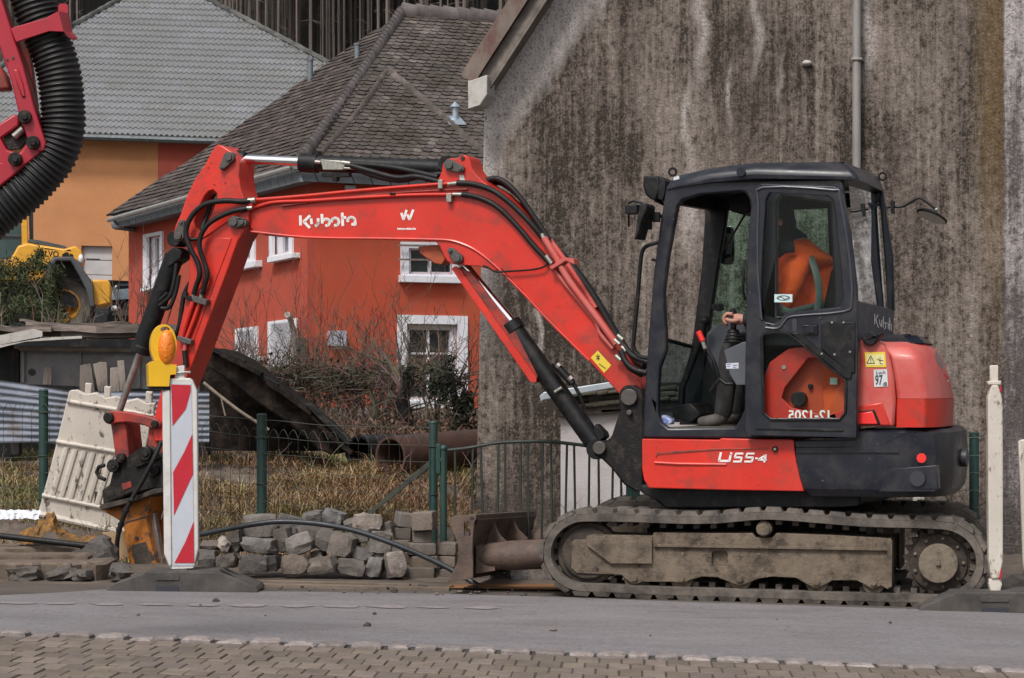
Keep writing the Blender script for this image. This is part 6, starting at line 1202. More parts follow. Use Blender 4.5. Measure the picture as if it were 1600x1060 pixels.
# ================================================================== STONE PILE
m_gran = mat('rough_grey_granite', (.150, .132, .119), .95, var=.25, vs=12, grime=(.10, .088, .078), gs=10, ga=.54, gw=.12, bump=.9, bs=45, tint=True, speck=(.30, .28, .27), sks=120, ska=.68)
m_block = mat('grey_brown_concrete_block', (.150, .122, .100), .95, var=.2, vs=8, grime=(.09, .072, .058), gs=9, ga=.58, bump=.6, bs=80, tint=True)
def stone(cx, cy, w, h, Y, lab, tintc=1.0, rot=0.0, rough=.24, group='granite setts in the loose pile', nm='granite_sett', cat='stone'):
    px, py = 300+cx/3.636, 680+cy/3.636; u = Y/F; c = P(px, py, Y); kk = .93 if nm == 'granite_sett' else 1.0; rot = rot+(R.uniform(-11, 11) if nm == 'granite_sett' else 0); sx, sz = w/3.636*u*kk, h/3.636*u*kk; sy = R.uniform(.13, .2)
    mb = MB(); n = 4; seed = R.uniform(0, 99); a = math.radians(rot); ax_, az_ = Vector((math.cos(a), R.uniform(-.25, .25), -math.sin(a))).normalized(), Vector((math.sin(a), 0, math.cos(a))); ay_ = az_.cross(ax_)
    idx = {}; vs = []; fs = []
    def vid(i, j, k):
        if (i, j, k) not in idx:
            p = Vector((i/n*2-1, j/n*2-1, k/n*2-1)); r = p.length
            p = p*(1-(.13 if nm != 'concrete_block' else .03)*max(0, (abs(p.x)+abs(p.y)+abs(p.z)-1.7)))          # chipped corners
            d = noise.noise_vector(Vector((p.x*1.1, p.y*1.1, p.z*1.1))+Vector((seed, 0, 0)))*rough+noise.noise_vector(Vector((p.x*3, p.y*3, p.z*3))+Vector((seed, 5, 0)))*rough*.45
            p += d; idx[(i, j, k)] = len(vs); vs.append(c+Vector((0, sy/2, 0))+ax_*p.x*sx/2+ay_*p.y*sy/2*-1+az_*p.z*sz/2)
        return idx[(i, j, k)]
    for f_, s in ((0, 0), (0, n), (1, 0), (1, n), (2, 0), (2, n)):
        for a_ in range(n):
            for b_ in range(n):
                q = [(a_, b_), (a_+1, b_), (a_+1, b_+1), (a_, b_+1)]
                fs.append([vid(*((s, x, y) if f_ == 0 else (x, s, y) if f_ == 1 else (x, y, s))) for x, y in q])
    tc_ = (tintc**1.25)*R.uniform(.85, 1.15); hue = R.uniform(-.09, .09); mb.add(vs, fs, (tc_*(1+hue), tc_*.98, tc_*(.98-hue*1.2)))
    o = mb.build(nm, m_gran if nm != 'concrete_block' else m_block, smooth=24, bevel=.006 if nm == 'concrete_block' else 0); tag(o, lab, cat, group); return o
FR_, MD, BK = 16.15, 16.3, 16.48
for a in ((85, 708, 105, 105, FR_, 'leftmost squarish sett at the bottom of the pile beside the striped board', .9, 2), (190, 722, 128, 90, FR_, 'flat brown sett second from the striped board on the bottom course', .9, 0), (340, 735, 172, 106, FR_, 'wide smooth-faced sett at the bottom below the black cable bend', 1.2, 2), (455, 730, 85, 98, FR_+.05, 'dark narrow sett set back in the bottom course right of the wide smooth one', .55, -3),
          (578, 738, 165, 116, FR_, 'pale pitted sett with white top edge on the bottom course', 1.45, 3), (742, 745, 172, 102, FR_, 'wide grey sett with straight top edge, right of the pale pitted one', 1.2, -1), (905, 755, 168, 96, FR_, 'wide sett with dark stained face, third from the right end of the bottom course', 1.0, 4), (1035, 757, 96, 118, FR_, 'upright bluish grey sett squeezed second from the right on the bottom', 1.25, 2), (1150, 745, 120, 158, FR_, 'tall pale sett with white slanted top at the right end of the loose pile', 1.4, -8),
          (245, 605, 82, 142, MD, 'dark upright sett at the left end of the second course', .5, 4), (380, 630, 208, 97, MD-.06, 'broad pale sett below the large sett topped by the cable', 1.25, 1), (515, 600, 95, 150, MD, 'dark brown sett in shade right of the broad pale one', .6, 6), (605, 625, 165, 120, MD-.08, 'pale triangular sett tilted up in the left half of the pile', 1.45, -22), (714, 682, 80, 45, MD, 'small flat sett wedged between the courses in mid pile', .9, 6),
          (850, 632, 158, 148, MD-.08, 'large pointed sett with facetted face in the middle of the pile', 1.15, 14), (960, 685, 122, 90, MD-.03, 'square brown sett right of the large pointed one', .9, 12), (1060, 698, 75, 50, MD, 'small white-stained sett on top of the bluish upright sett', 1.5, -4), (1130, 660, 90, 70, MD, 'dark flat sett behind the tall pale end sett', .6, 5),
          (385, 520, 195, 135, MD, 'large chipped grey sett topmost at the left, with the cable over it', 1.1, -10), (660, 560, 145, 125, MD+.04, 'brown rounded sett tilted left under the cable', .8, -14), (760, 600, 125, 135, MD-.04, 'leaning brown sett left of the large pointed one', .95, 16), (1065, 615, 132, 135, MD-.02, 'wedge shaped grey sett below the cable at the right of the pile', 1.05, 14), (950, 580, 140, 70, MD+.05, 'long flat dark sett under the cable in the right half', .7, 8),
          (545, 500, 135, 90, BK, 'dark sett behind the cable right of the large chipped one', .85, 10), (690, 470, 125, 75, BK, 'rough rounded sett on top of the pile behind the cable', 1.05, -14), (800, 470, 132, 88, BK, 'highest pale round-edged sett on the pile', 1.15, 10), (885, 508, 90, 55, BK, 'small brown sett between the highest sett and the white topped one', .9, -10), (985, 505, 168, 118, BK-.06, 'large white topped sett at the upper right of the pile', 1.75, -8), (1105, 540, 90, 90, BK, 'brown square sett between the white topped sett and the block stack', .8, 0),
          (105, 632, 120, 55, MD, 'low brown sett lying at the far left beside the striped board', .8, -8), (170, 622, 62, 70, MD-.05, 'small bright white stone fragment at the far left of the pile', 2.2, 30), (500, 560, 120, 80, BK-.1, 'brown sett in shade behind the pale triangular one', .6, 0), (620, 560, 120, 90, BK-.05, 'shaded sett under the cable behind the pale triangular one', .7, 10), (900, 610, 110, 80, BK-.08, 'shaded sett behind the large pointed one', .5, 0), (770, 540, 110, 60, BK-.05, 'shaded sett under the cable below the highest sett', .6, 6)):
    stone(*a[:5], a[5], a[6], a[7])  # low tint on shaded back setts puts the gap shade into their colour
for cx, cy, w, h, Y, lab, tt, rt in ((1205, 487, 98, 82, 16.55, 'topmost left block of the stack, tilted on the edge', 1.0, 8), (1318, 492, 125, 108, 16.4, 'largest topmost block of the stack by the gate post', 1.25, -3), (1205, 562, 98, 66, 16.55, 'second block from the top in the left column of the stack', .75, 2), (1305, 580, 112, 70, 16.45, 'block under the largest topmost block of the stack', 1.0, 0), (1190, 628, 110, 60, 16.5, 'third block down in the left column of the stack', .85, 0), (1300, 650, 155, 68, 16.4, 'wide block at mid height of the stack', 1.05, 1),
                                 (1195, 700, 100, 70, 16.5, 'dark block in the left column behind the tall pale sett', .6, 0), (1312, 725, 150, 74, 16.4, 'wide block on the second course from the ground in the stack', 1.0, 0), (1290, 790, 150, 72, 16.35, 'lowest block of the stack on the ground left of the fence post', .95, 1), (1447, 650, 116, 74, 16.5, 'upper block of the short pile right of the fence post', 1.1, 2), (1450, 722, 112, 66, 16.5, 'middle block of the short pile right of the fence post', 1.15, 1), (1440, 800, 105, 72, 16.45, 'lowest block of the short pile behind the dozer blade', .9, 0), (1700, 800, 120, 60, 16.4, 'dark block seen below the blade arm', .6, 0)):
    stone(cx, cy, w, h, Y, lab, tt, rt, .035, 'concrete blocks stacked by the gate', 'concrete_block', 'block')
stone(1855, 806, 135, 110, 16.3, 'pale rough sett lying below the blade arm, left of a browner one', 1.5, 4); stone(1985, 804, 150, 110, 16.3, 'brown rough sett lying beside the front of the track', 1.1, -4)
# cables, beams, planks, rocks
def loose_tube(pts, r, m, nm, lab, cat, n=12): mb = MB(); mb.tube(smooth_path([P(*p) for p in pts], 6), r, n); return tag(mb.build(nm, m), lab, cat)
loose_tube([(302, 838, 16.25), (310, 836, 16.2), (360, 826, 16.1), (400, 819, 16.05), (440, 815, 16.05), (500, 819, 16.0), (560, 831, 15.98), (620, 852, 15.95), (670, 873, 15.93), (710, 893, 15.9), (748, 916, 15.85)], .0165, mat('black_cable_sheath', (.022, .025, .030), .45, var=.2, vs=12), 'cable', 'thick black cable arching over the stone pile', 'cable')
loose_tube([(-40, 833, 16.5), (30, 841, 16.45), (100, 849, 16.4), (152, 855, 16.35)], .019, m_hose, 'cable', 'black pipe lying on the earth below the leaning barrier panel', 'pipe')
m_steel = mat('rusty_orange_steel', (.28, .12, .035), .7, var=.3, vs=5, grime=(.09, .05, .03), gs=6, ga=.5, gw=.15, stretch=(.4, 1, 1))
mb = MB(); mb.prism3([P(700, 921, 15.55), P(880, 920, 15.5), P(880, 928, 15.5), P(700, 927, 15.55)], Vector((.0, .35, 0))); mb.v = [Vector((v.x, v.y, max(v.z, gbase(v.x)+.005))) for v in mb.v]; tag(mb.build('steel_plate', m_steel, bevel=.004), 'flat rust orange steel plate lying under the dozer blade', 'steel plate')
m_plk = mat('tan_dirty_timber', (.19, .145, .11), .9, var=.25, vs=8, grime=(.10, .075, .055), gs=6, bump=.5, bs=40, stretch=(.3, 1, 1))
def gbar(px0, py0, px1, py1, w, h, nm, m, lab, cat):
    a, b = G(px0, py0), G(px1, py1); d = (b-a).normalized(); nn = Vector((-d.y, d.x, 0)); mb = MB(); mb.prism3([a-Vector((0, 0, .02)), b-Vector((0, 0, .02)), b+Vector((0, 0, h)), a+Vector((0, 0, h))], nn*w); return tag(mb.build(nm, m, bevel=.004), lab, cat)
gbar(395, 916, 702, 923, .06, .016, 'timber_batten', m_plk, 'long tan batten lying along the road in front of the stone pile', 'batten')
gbar(318, 908, 640, 916, .05, .012, 'timber_batten', m_plk, 'thin tan batten between the stone pile and the striped board foot', 'batten')
# broken edge of the old pavement on the left
m_slab = mat('earthy_brown_slab', (.155, .115, .088), .95, var=.25, vs=5, grime=(.08, .06, .045), gs=6, ga=.55, gw=.15, bump=.8, bs=30, tint=True)
def slab(pts, Y0, Y1, z, th, nm, lab, cat, group=None, t=1.0):
    mb = MB(); L = len(pts); hi = [Vector((x, y, z+noise.noise((x*9, y*9, 0))*.008)) for x, y in pts]; lo = [Vector((x+noise.noise((x*7, y*7, 2))*.02, y+.01, z-th)) for x, y in pts]; mb.grid([lo, [h-Vector((0, 0, .014)) for h in hi], [Vector((sum(p.x for p in hi)/L, sum(p.y for p in hi)/L, z))*.06+h*.94 for h in hi]], (t,)*3, close=True); mb.poly([Vector((sum(p.x for p in hi)/L, sum(p.y for p in hi)/L, z))*.06+h*.94 for h in hi], (t,)*3); return tag(mb.build(nm, m_slab), lab, cat, group)
def rough_edge(x0, x1, y0, y1, n=18, j=.035):
    p = [(x0+(x1-x0)*k/n, y0+R.uniform(-j, j)) for k in range(n+1)]+[(x1-(x1-x0)*k/n, y1) for k in range(n+1)]; return p
e = P(0, 908, 15.75); xl, xr = P(-60, 900, 15.9).x, P(165, 900, 15.9).x
slab(rough_edge(xl, xr, 15.86, 16.42), 0, 0, .108, .13, 'broken_slab', 'broken brown paving edge along the road at the lower left corner', 'paving')
slab(rough_edge(xl, P(140, 870, 16.2).x, 16.12, 16.30, 14, .012), 0, 0, .140, .05, 'flat_plank', 'flat earthy plank lying on the broken paving edge at the left', 'plank')
slab(rough_edge(xl, P(120, 870, 16.3).x, 16.45, 16.75, 14, .02), 0, 0, .165, .09, 'earth_step', 'low earthy step between the plank and the black pipe at the left', 'paving')
for cx, cy, w, h, Y, lab in ((148, 874, 62, 54, 16.3, 'large jagged grey-brown rubble lump left of the breaker'), (184, 895, 34, 22, 15.7, 'low grey rubble lump between the jagged lump and the breaker'), (92, 898, 44, 20, 15.75, 'rounded brown kerb lump at the road edge second from the jagged one'), (35, 898, 50, 20, 15.75, 'dark brown kerb lump at the far left road edge'), (126, 900, 34, 16, 15.75, 'dark rubble lump at the foot of the jagged one')):
    stone((cx-300)*3.636, (cy-680)*3.636, w*3.636, h*3.636, Y, lab, .62, R.uniform(-25, 25), .42, 'rubble along the broken kerb', 'rubble_lump', 'rubble')
mb = MB(); n = 24; rows = []
for j in range(7):
    rows.append([P(-10+72*i/n+2*math.sin(j), 797+14*j/6+3*noise.noise((i*.5, j*.4, 0)), 17.35-.12*j/6+.05*noise.noise((i*.6, j*.6, 3))) for i in range(n+1)])
mb.grid(rows); tag(mb.build('plastic_sheet', mat('white_crumpled_plastic', (.62, .63, .68), .4, var=.08, vs=9), normals=False, smooth=80), 'crumpled white plastic sheet on the ground at the left edge', 'sheet')
mb = MB(); rows = []
sp1 = smooth_path([P(26, 839, 16.62), P(50, 836, 16.6), P(66, 824, 16.58), P(80, 816, 16.56), P(92, 830, 16.55), P(118, 843, 16.53), P(158, 839, 16.5)], 6)
for i, p in enumerate(sp1):
    w = (.012+.05*math.sin(math.pi*min(1, i/24)) if i < 24 else .014); rows.append([p+Vector((noise.noise((i*.5, k, 0))*.03, .05*(k-2)+noise.noise((i*.4, k*.9, 5))*.04, (k-2)*w*.55+noise.noise((i*.6, k*.8, 9))*.022)) for k in range(5)])
mb.grid(rows); mb.prism3([P(150, 836, 16.5), P(158, 834, 16.5), P(160, 842, 16.5), P(152, 844, 16.5)], Vector((0, .01, 0)))
tag(mb.build('yellow_strap', mat('orange_yellow_cloth', (.30, .13, .018), .8, var=.4, vs=22, grime=(.07, .045, .02), gs=18, ga=.48)), 'orange yellow crumpled strap below the barrier panel', 'strap')
mb = MB(); mb.ball(P(155, 846, 16.4), .05, .04, .025, 12, 7, jit=.12); tag(mb.build('green_rag', mat('dark_green_cloth', (.02, .10, .045), .8)), 'dark green rag beside the orange strap', 'rag')
mb = MB(); mb.prism3([P(160, 832, 17.4), P(204, 830, 17.4), P(206, 862, 17.4), P(196, 880, 17.4), P(166, 886, 17.4)], Vector((0, .02, .0))); tag(mb.build('plywood_piece', mat('tan_plywood', (.36, .24, .14), .8, var=.2, vs=9)), 'tan piece of plywood standing behind the breaker hose', 'board')
# ================================================================== SUCTION EXCAVATOR ARM (top left)
m_crim = mat('crimson_paint', (.36, .009, .024), .4, var=.10, vs=3, grime=(.25, .02, .03), gs=9, ga=.66, coat=.2)
SA = Pl(P(60, 150, 11.2), yawn(0))
sa = thing('suction_arm', SA.pt(30, 360), 'crimson jointed arm with a thick black ribbed suction hose hanging in at the upper left', 'suction arm')
def sp_(nm, m, pts, y0, y1, par=None, **k): return part(nm, m, SA, pts, y0, y1, par or sa, **k)
arm = sp_('arm', m_crim, [(-30, -60), (-14, -60), (3, 0), (17, 44), (36, 102), (54, 170), (72, 224), (69, 236), (60, 238), (42, 216), (29, 177), (17, 126), (0, 76), (-30, -10)], -.07, .05, bevel=.006)
sp_('arm_rib', m_crim, [(20, 108), (28, 108), (36, 130), (40, 152), (34, 153), (26, 132)], -.078, -.065, arm, bevel=.01)
sp_('inner_arm', m_reddark, [(30, 40), (40, 42), (50, 110), (58, 170), (48, 172), (38, 110)], .06, .12, bevel=.006)
sp_('link', m_crim, [(-30, 205), (0, 193), (22, 178), (30, 182), (30, 196), (8, 212), (-30, 236)], -.05, .03, bevel=.008); sp_('link', m_crim, [(-30, 202), (0, 215), (10, 234), (30, 240), (40, 226), (46, 218), (70, 230), (68, 237), (40, 258), (20, 276), (-30, 315), (-30, 262), (0, 254)], -.06, .03, bevel=.008)
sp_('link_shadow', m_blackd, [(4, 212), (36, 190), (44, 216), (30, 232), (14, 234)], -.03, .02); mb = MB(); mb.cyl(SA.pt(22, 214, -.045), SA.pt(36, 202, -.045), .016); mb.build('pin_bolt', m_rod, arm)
mb = MB()
for x, y in ((39, 183), (52, 223), (24, 249)): mb.disc(SA.pt(x, y, -.075), (0, 1, 0), .028, .04, 20); mb.disc(SA.pt(x, y, -.10), (0, 1, 0), .014, .02, 6)
mb.build('joint_bolt', m_blackd, arm, bevel=.003); mb = MB()
for x, y in ((11, 93), (20, 90)): mb.disc(SA.pt(x, y, -.072), (0, 1, 0), .005, .008, 8)
mb.build('rivet', m_pin, arm); sp_('side_unit', m_reddark, [(-30, 100), (0, 104), (10, 118), (16, 140), (-30, 143)], .0, .08, bevel=.01)
hp = smooth_path([SA.pt(x, y, .02) for x, y in ((36, -60), (46, -20), (60, 25), (78, 70), (92, 115), (98, 165), (98, 205), (86, 242), (62, 274), (32, 304), (-24, 350), (-70, 390))], 40)
rs = []; s = 0
for i in range(len(hp)): 
    if i: s += (hp[i]-hp[i-1]).length
    rs.append(.0905+.0048*math.sin(s/.0225*2*math.pi)-.006*sm(1.2, .6, s)*0)
mb = MB(); mb.tube(hp, rs, 28); mb.build('suction_hose', mat('black_ribbed_hose', (.010, .0095, .010), .5, var=.3, vs=10), sa, smooth=60)
stp = sp_('hose_strap', m_crim, [(17, 45), (24, 42), (72, 28), (92, 17), (92, 18), (100, 50), (77, 49), (25, 66)], -.10, -.085, bevel=.003)
mb = MB(); mb.prism3([SA.pt(91, 17.5, -.10), SA.pt(107, 21, -.02), SA.pt(113, 50, -.02), SA.pt(100, 50, -.10)], Vector((0, .012, 0))); mb.prism3([SA.pt(100, 50, -.10), SA.pt(113, 50, -.02), SA.pt(121, 60, -.0), SA.pt(115, 63, -.03), SA.pt(106, 58, -.08)], Vector((0, .012, 0))); mb.build('strap_end', m_crim, stp); mb = MB(); mb.prism(SA, rrect(91, 6, 106, 24, 4), -.02, .0); mb.build('strap_tab', m_crim, stp)
mb = MB()
def stf(x, y): u = (x-91)/16; return SA.pt(x, y, -.104+.08*u)
strokes(mb, stf, [[(100.5, 31), (104, 41), (104.5, 32)], [(103.5, 31), (107.3, 42), (107, 32)]], 2.2); strokes(mb, stf, [[(102, 53), (111, 53.5)]], .01); mb.build('lettering', m_white, stp, smooth=0)
# ================================================================== WHEEL LOADER
m_lyel = mat('yellow_loader_paint', (.62, .30, .022), .45, var=.1, vs=2, grime=(.40, .20, .03), gs=3, ga=.62)
m_lgrey = mat('dark_grey_loader_steel', (.06, .062, .068), .5, var=.2, vs=3); m_tyre = mat('dusty_loader_tyre', (.042, .038, .036), .9, var=.3, vs=5, grime=(.085, .072, .06), gs=6, bump=.6, bs=20)
WL = Pl(P(80, 500, 40), yawn(-8)); wl_ = thing('wheel_loader', WL.pt(60, 545), 'yellow wheel loader parked behind the dark conifer shrub in front of the orange house', 'loader')
def wp(nm, m, pts, y0, y1, par=None, **k): return part(nm, m, WL, pts, y0, y1, par or wl_, **k)
lb = wp('body', m_lyel, [(-120, 440), (-120, 400), (14, 410), (28, 384), (44, 380), (100, 389), (118, 384), (127, 392), (130, 400), (124, 412), (110, 404), (84, 404), (76, 414), (66, 440)], -.1, 1.9, bevel=.03)
wp('hood_top', m_lgrey, [(44, 374), (60, 375), (100, 384), (106, 388), (100, 391), (44, 380)], -.06, 1.8, lb, bevel=.02)
cb = wp('cab', m_lyel, [(33, 330), (42, 330), (44, 384), (34, 384)], -.05, .05, bevel=.01); wp('cab_post', m_lgrey, [(43, 250), (51, 250), (52, 374), (46, 374)], .3, .4, cb); wp('cab_glass', mat('green_dark_glass', (.030, .055, .055), .06, var=.5, vs=1.2), [(-120, 250), (34, 250), (34, 384), (12, 406), (-120, 400)], .03, .05, cb); wp('cab_post', m_lgrey, [(-120, 365), (33, 367), (33, 370), (-120, 368)], -.0, .04, cb)
wp('lower_frame', m_lgrey, [(-120, 420), (70, 425), (70, 520), (-120, 520)], .4, 1.4)
wp('fender', m_lgrey, [(70, 415), (84, 402), (113, 401), (124, 410), (132, 424), (144, 440), (148, 480), (140, 480), (134, 452), (122, 428), (110, 408), (88, 408), (78, 430), (70, 436)], -.25, .45, lb, bevel=.02); wp('wheel_arch', m_black, [(80, 418), (92, 406), (112, 406), (130, 428), (140, 452), (144, 480), (70, 480)], .1, .5, lb)
wp('rear_block', m_lyel, [(143, 437), (168, 437), (173, 443), (174, 474), (160, 478), (144, 476)], -.1, 1.7, bevel=.05)
mb = MB(); mb.ball(WL.pt(126.5, 405, -.12), .04, .04, .07); mb.build('headlamp', mat('pale_lamp_glass', (.6, .62, .66), .15), lb); wp('hood_grille', m_black, [(97, 398), (103, 394), (107, 395), (108, 401), (97, 401)], -.11, -.09, lb); wp('hood_grille', m_black, [(108, 401), (109, 396), (114, 398), (115, 401)], -.11, -.09, lb)
wh = thing('wheel', WL.pt(100, 478, -.1), None, None); bpy.data.objects.remove(wh)
wc = WL.pt(100, 478, .1); wr_ = 47*pxm(WL, 100, 478, .1)
mb = MB(); prof = ((.52, .0), (.60, -.03), (.88, -.06), (.97, -.02), (1.0, .06), (1.0, .5), (.95, .6), (.5, .6)); axx = Vector((WL.n.y, -WL.n.x, 0)); rows = []
for rr, d in prof: rows.append([wc+(axx*math.cos(t)+Vector((0, 0, 1))*math.sin(t))*wr_*rr+WL.n*d for t in lin(0, math.tau*47/48, 47)])
mb.grid(rows, close=True)
for k in range(24):
    t = math.tau*k/24; e1 = axx*math.cos(t)+Vector((0, 0, 1))*math.sin(t); e2 = -axx*math.sin(t)+Vector((0, 0, 1))*math.cos(t); mb.box(wc+e1*wr_*.99+WL.n*(.12+.3*(k % 2)), .06, .28, .05, e2, WL.n, e1)
whl = mb.build('wheel', m_tyre, wl_, smooth=50)
mb = MB(); rows = []
for rr, d in ((.56, -.02), (.50, -.03), (.46, .05), (.30, .14), (.22, .10), (.05, .08)): rows.append([wc+(axx*math.cos(t)+Vector((0, 0, 1))*math.sin(t))*wr_*rr+WL.n*d for t in lin(0, math.tau*31/32, 31)])
mb.grid(rows, close=True); mb.build('rim', mat('dull_orange_rim', (.42, .18, .02), .6, var=.25, vs=6, grime=(.10, .06, .03), gs=6, ga=.56), whl, smooth=50)
text('VOLVO', lambda x, y: WL.pt(x, y, -.105), 52, 390, 92, 400, mat('dark_brown_lettering', (.03, .02, .015), .5), lb, 'lettering', .02, slope=.06)
# ================================================================== DARK CAR
CP = Pl(P(190, 470, 58), yawn(-30)); car = thing('car', CP.pt(195, 505), 'dark blue-black car with headlight facing left between the loader and the red house', 'car')
m_car = mat('dark_blue_car_paint', (.012, .015, .022), .25, var=.2, vs=3, coat=.5)
def cp_(nm, m, pts, y0, y1, par=None, **k): return part(nm, m, CP, pts, y0, y1, par or car, **k)
cbod = cp_('body', m_car, [(168, 505), (167, 480), (169, 472), (176, 468), (178, 450), (182, 444), (240, 442), (290, 446), (310, 470), (316, 505)], -.8, .9, bevel=.08)
cp_('windscreen', mat('pale_reflecting_windscreen', (.22, .27, .31), .1, var=.6, vs=2), [(177, 453), (205, 451), (208, 467), (175, 469)], -.84, -.78, cbod); cp_('roof_rack', m_black, [(172, 438), (215, 440), (215, 446), (172, 444)], -.7, .8, cbod)
mb = MB(); mb.ball(CP.pt(180, 482, -.83), .09, .05, .06); mb.build('headlight', mat('pale_lamp_glass_b', (.55, .57, .6), .12), cbod); cp_('bumper', m_black, [(168, 492), (215, 494), (215, 505), (168, 503)], -.86, -.8, cbod); mb = MB(); mb.disc(CP.pt(190, 506, -.75), CP.n, .30, .2); mb.disc(CP.pt(290, 506, -.75), CP.n, .30, .2); mb.build('wheel', m_tyre, car)
# ================================================================== VEGETATION
m_leaf = mat('dark_conifer_needles', (.034, .042, .016), .85, var=.35, vs=4, tint=True); m_twig = mat('grey_brown_twigs', (.088, .062, .045), .9, var=.35, vs=6, tint=True); m_twigl = mat('pale_dead_stalks', (.21, .165, .12), .9, var=.3, vs=8, tint=True); m_ivy = mat('dark_ivy_leaves', (.014, .017, .009), .7, var=.4, vs=5, tint=True)
def twigs(mb, p, d, L, r, depth, spread=.6, n=(2, 4), bend=.25, col=(1, 1, 1), gravity=0.0, sides=4):
    seg = 4; pts = [p]; dd = d.normalized(); rs = [r]
    for k in range(seg):
        dd = (dd+Vector((R.uniform(-1, 1), R.uniform(-1, 1), R.uniform(-1, 1)))*bend*.5+Vector((0, 0, gravity))).normalized(); p = p+dd*L/seg; pts.append(p); rs.append(r*(1-.6*(k+1)/seg))
    mb.tube(pts, rs, sides if depth > 1 else 3, False, tuple(c*R.uniform(.7, 1.3) for c in col))
    if depth <= 0: return
    for _ in range(R.randint(*n)):
        k = R.randint(1, seg); twigs(mb, pts[k], (dd+Vector((R.uniform(-1, 1), R.uniform(-1, 1), R.uniform(-.6, 1)))*spread*1.4), L*R.uniform(.45, .75), max(rs[k]*.7, .0025), depth-1, spread, n, bend, col, gravity, sides)
def leaves(mb, c, rx, ry, rz, n, s, clumps=14, flat=.5):
    cl = []
    for _ in range(clumps):
        v = Vector((R.gauss(0, 1), R.gauss(0, 1), R.gauss(0, 1))).normalized()*R.uniform(.45, 1.0); cl.append((v, R.uniform(.22, .42), R.uniform(.55, 1.6)))
    for _ in range(n):
        v, rr, g = R.choice(cl); q = v+Vector((R.gauss(0, 1), R.gauss(0, 1), R.gauss(0, 1)))*rr*.5; p = c+Vector((q.x*rx, q.y*ry, q.z*rz)); a = Vector((R.uniform(-1, 1), R.uniform(-1, 1), R.uniform(-1, 1))).normalized()*s*R.uniform(.6, 1.3); b = Vector((R.uniform(-1, 1), R.uniform(-1, 1), R.uniform(-1, 1))).normalized()*s*flat; g2 = g*R.uniform(.7, 1.3); mb.poly([p-a, p-b*.6, p+a, p+b*.6], (g2, g2, g2*.9))
def gpt(px, Y): X = (px-CX)/F*Y; return Vector((X, Y, gz(X, Y)))
def plant(nm, lab, cat, base, parts, group=None):
    t = thing(nm, base, lab, cat, group)
    for pn_, mb, m in parts: mb.build(pn_, m, t, normals=False, smooth=0 if pn_ == 'foliage' else 60)
    return t
# dark conifer shrub before the loader
def conifer(px, top, Y, w, lab, n=2600):
    b = gpt(px, Y); zt = P(px, top, Y).z; mb = MB(); tk = MB(); H = zt-b.z; tk.tube([b, b+Vector((0, 0, H*.95))], [.06, .01], 6)
    for k in range(n):
        t = R.random()**.8; a = R.uniform(0, math.tau); rr = w*min(1, 1.5*(1-t))**.6*R.uniform(.3, 1)*(1+.35*math.sin(a*3+t*9+px))*(1 if t < .8 else .6); p = b+Vector((math.cos(a)*rr, math.sin(a)*rr, .1+t*H*.97)); d = Vector((math.cos(a)+R.uniform(-.6, .6), math.sin(a), R.uniform(-.3, .8))).normalized()*R.uniform(.04, .09); s = Vector((-math.sin(a), math.cos(a), R.uniform(-.5, .5)))*R.uniform(.015, .035); g = R.uniform(.5, 1.8)*(.6+.6*math.sin(a*3+t*11)**2); mb.poly([p-s, p+d, p+s, p-d*.3], (g, g, g*.8))
    plant('conifer_shrub', lab, 'shrub', b, [('foliage', mb, m_leaf), ('stem', tk, m_twig)], 'dark conifers in front of the loader')
def leafy(px, py, Y, rx, rz, n, lab, lead=None):
    c = P(px, py, Y); b = gpt(px, Y); mb = MB(); tk = MB(); tk.tube([b, c], [.05, .02], 6); leaves(mb, c, rx, .3, rz, n, .045, 26, .28)
    if lead: leaves(mb, P(lead[0], lead[1]+17, Y), .05, .05, .13, 260, .04, 8, .3)
    plant('conifer_shrub', lab, 'shrub', b, [('foliage', mb, m_leaf), ('stem', tk, m_twig)], 'dark conifers in front of the loader')
leafy(62, 450, 29, .27, .30, 2600, 'dark conifer with one pointed leader in front of the loader lettering', (62, 384)); leafy(10, 452, 28.6, .34, .32, 3000, 'bushy dark conifer at the far left edge'); leafy(84, 470, 28.8, .10, .32, 1000, 'narrow dark conifer just left of the loader wheel', (86, 415)); leafy(46, 490, 28.2, .42, .20, 1800, 'broad low dark conifer in front of the pointed one')
for i, (px, Y, h, lab) in enumerate(((20, 24, 1.0, 'pale dead stalks at the far left above the shed roof'), (60, 24, .85, 'pale branching dead stalks below the pointed conifer'), (110, 24.2, .7, 'pale dead stalks in front of the loader wheel'))):
    b = gpt(px, Y); b.z = P(px, 515, Y).z-.1; mb = MB()
    for k in range(3): twigs(mb, b+Vector((R.uniform(-.18, .18), R.uniform(-.15, .15), 0)), Vector((R.uniform(-.4, .4), R.uniform(-.3, .3), 1)), h*R.uniform(.3, .5), .006, 2, .5, (2, 3), .25, (1, 1, 1))
    plant('dead_shrub', lab, 'shrub', b, [('stems', mb, m_twigl)], 'dead stalks above the old shed')
for px, Y, h, n, lab in ((156, 33, .55, 6, 'low brown bare shrub in front of the yellow rear block of the loader'), (225, 34, 1.25, 10, 'bare brown shrub against the left end of the red house wall')):
    b = gpt(px, Y); b.z = P(px, 505, Y).z-.1; mb = MB()
    for k in range(n): twigs(mb, b+Vector((R.uniform(-.3, .3), R.uniform(-.2, .2), 0)), Vector((R.uniform(-.35, .35), R.uniform(-.3, .3), 1)), h*R.uniform(.45, .7), .009, 3, .55, (2, 3), .3)
    plant('bare_shrub', lab, 'shrub', b, [('stems', mb, m_twig)], 'bare shrubs in front of the red house')
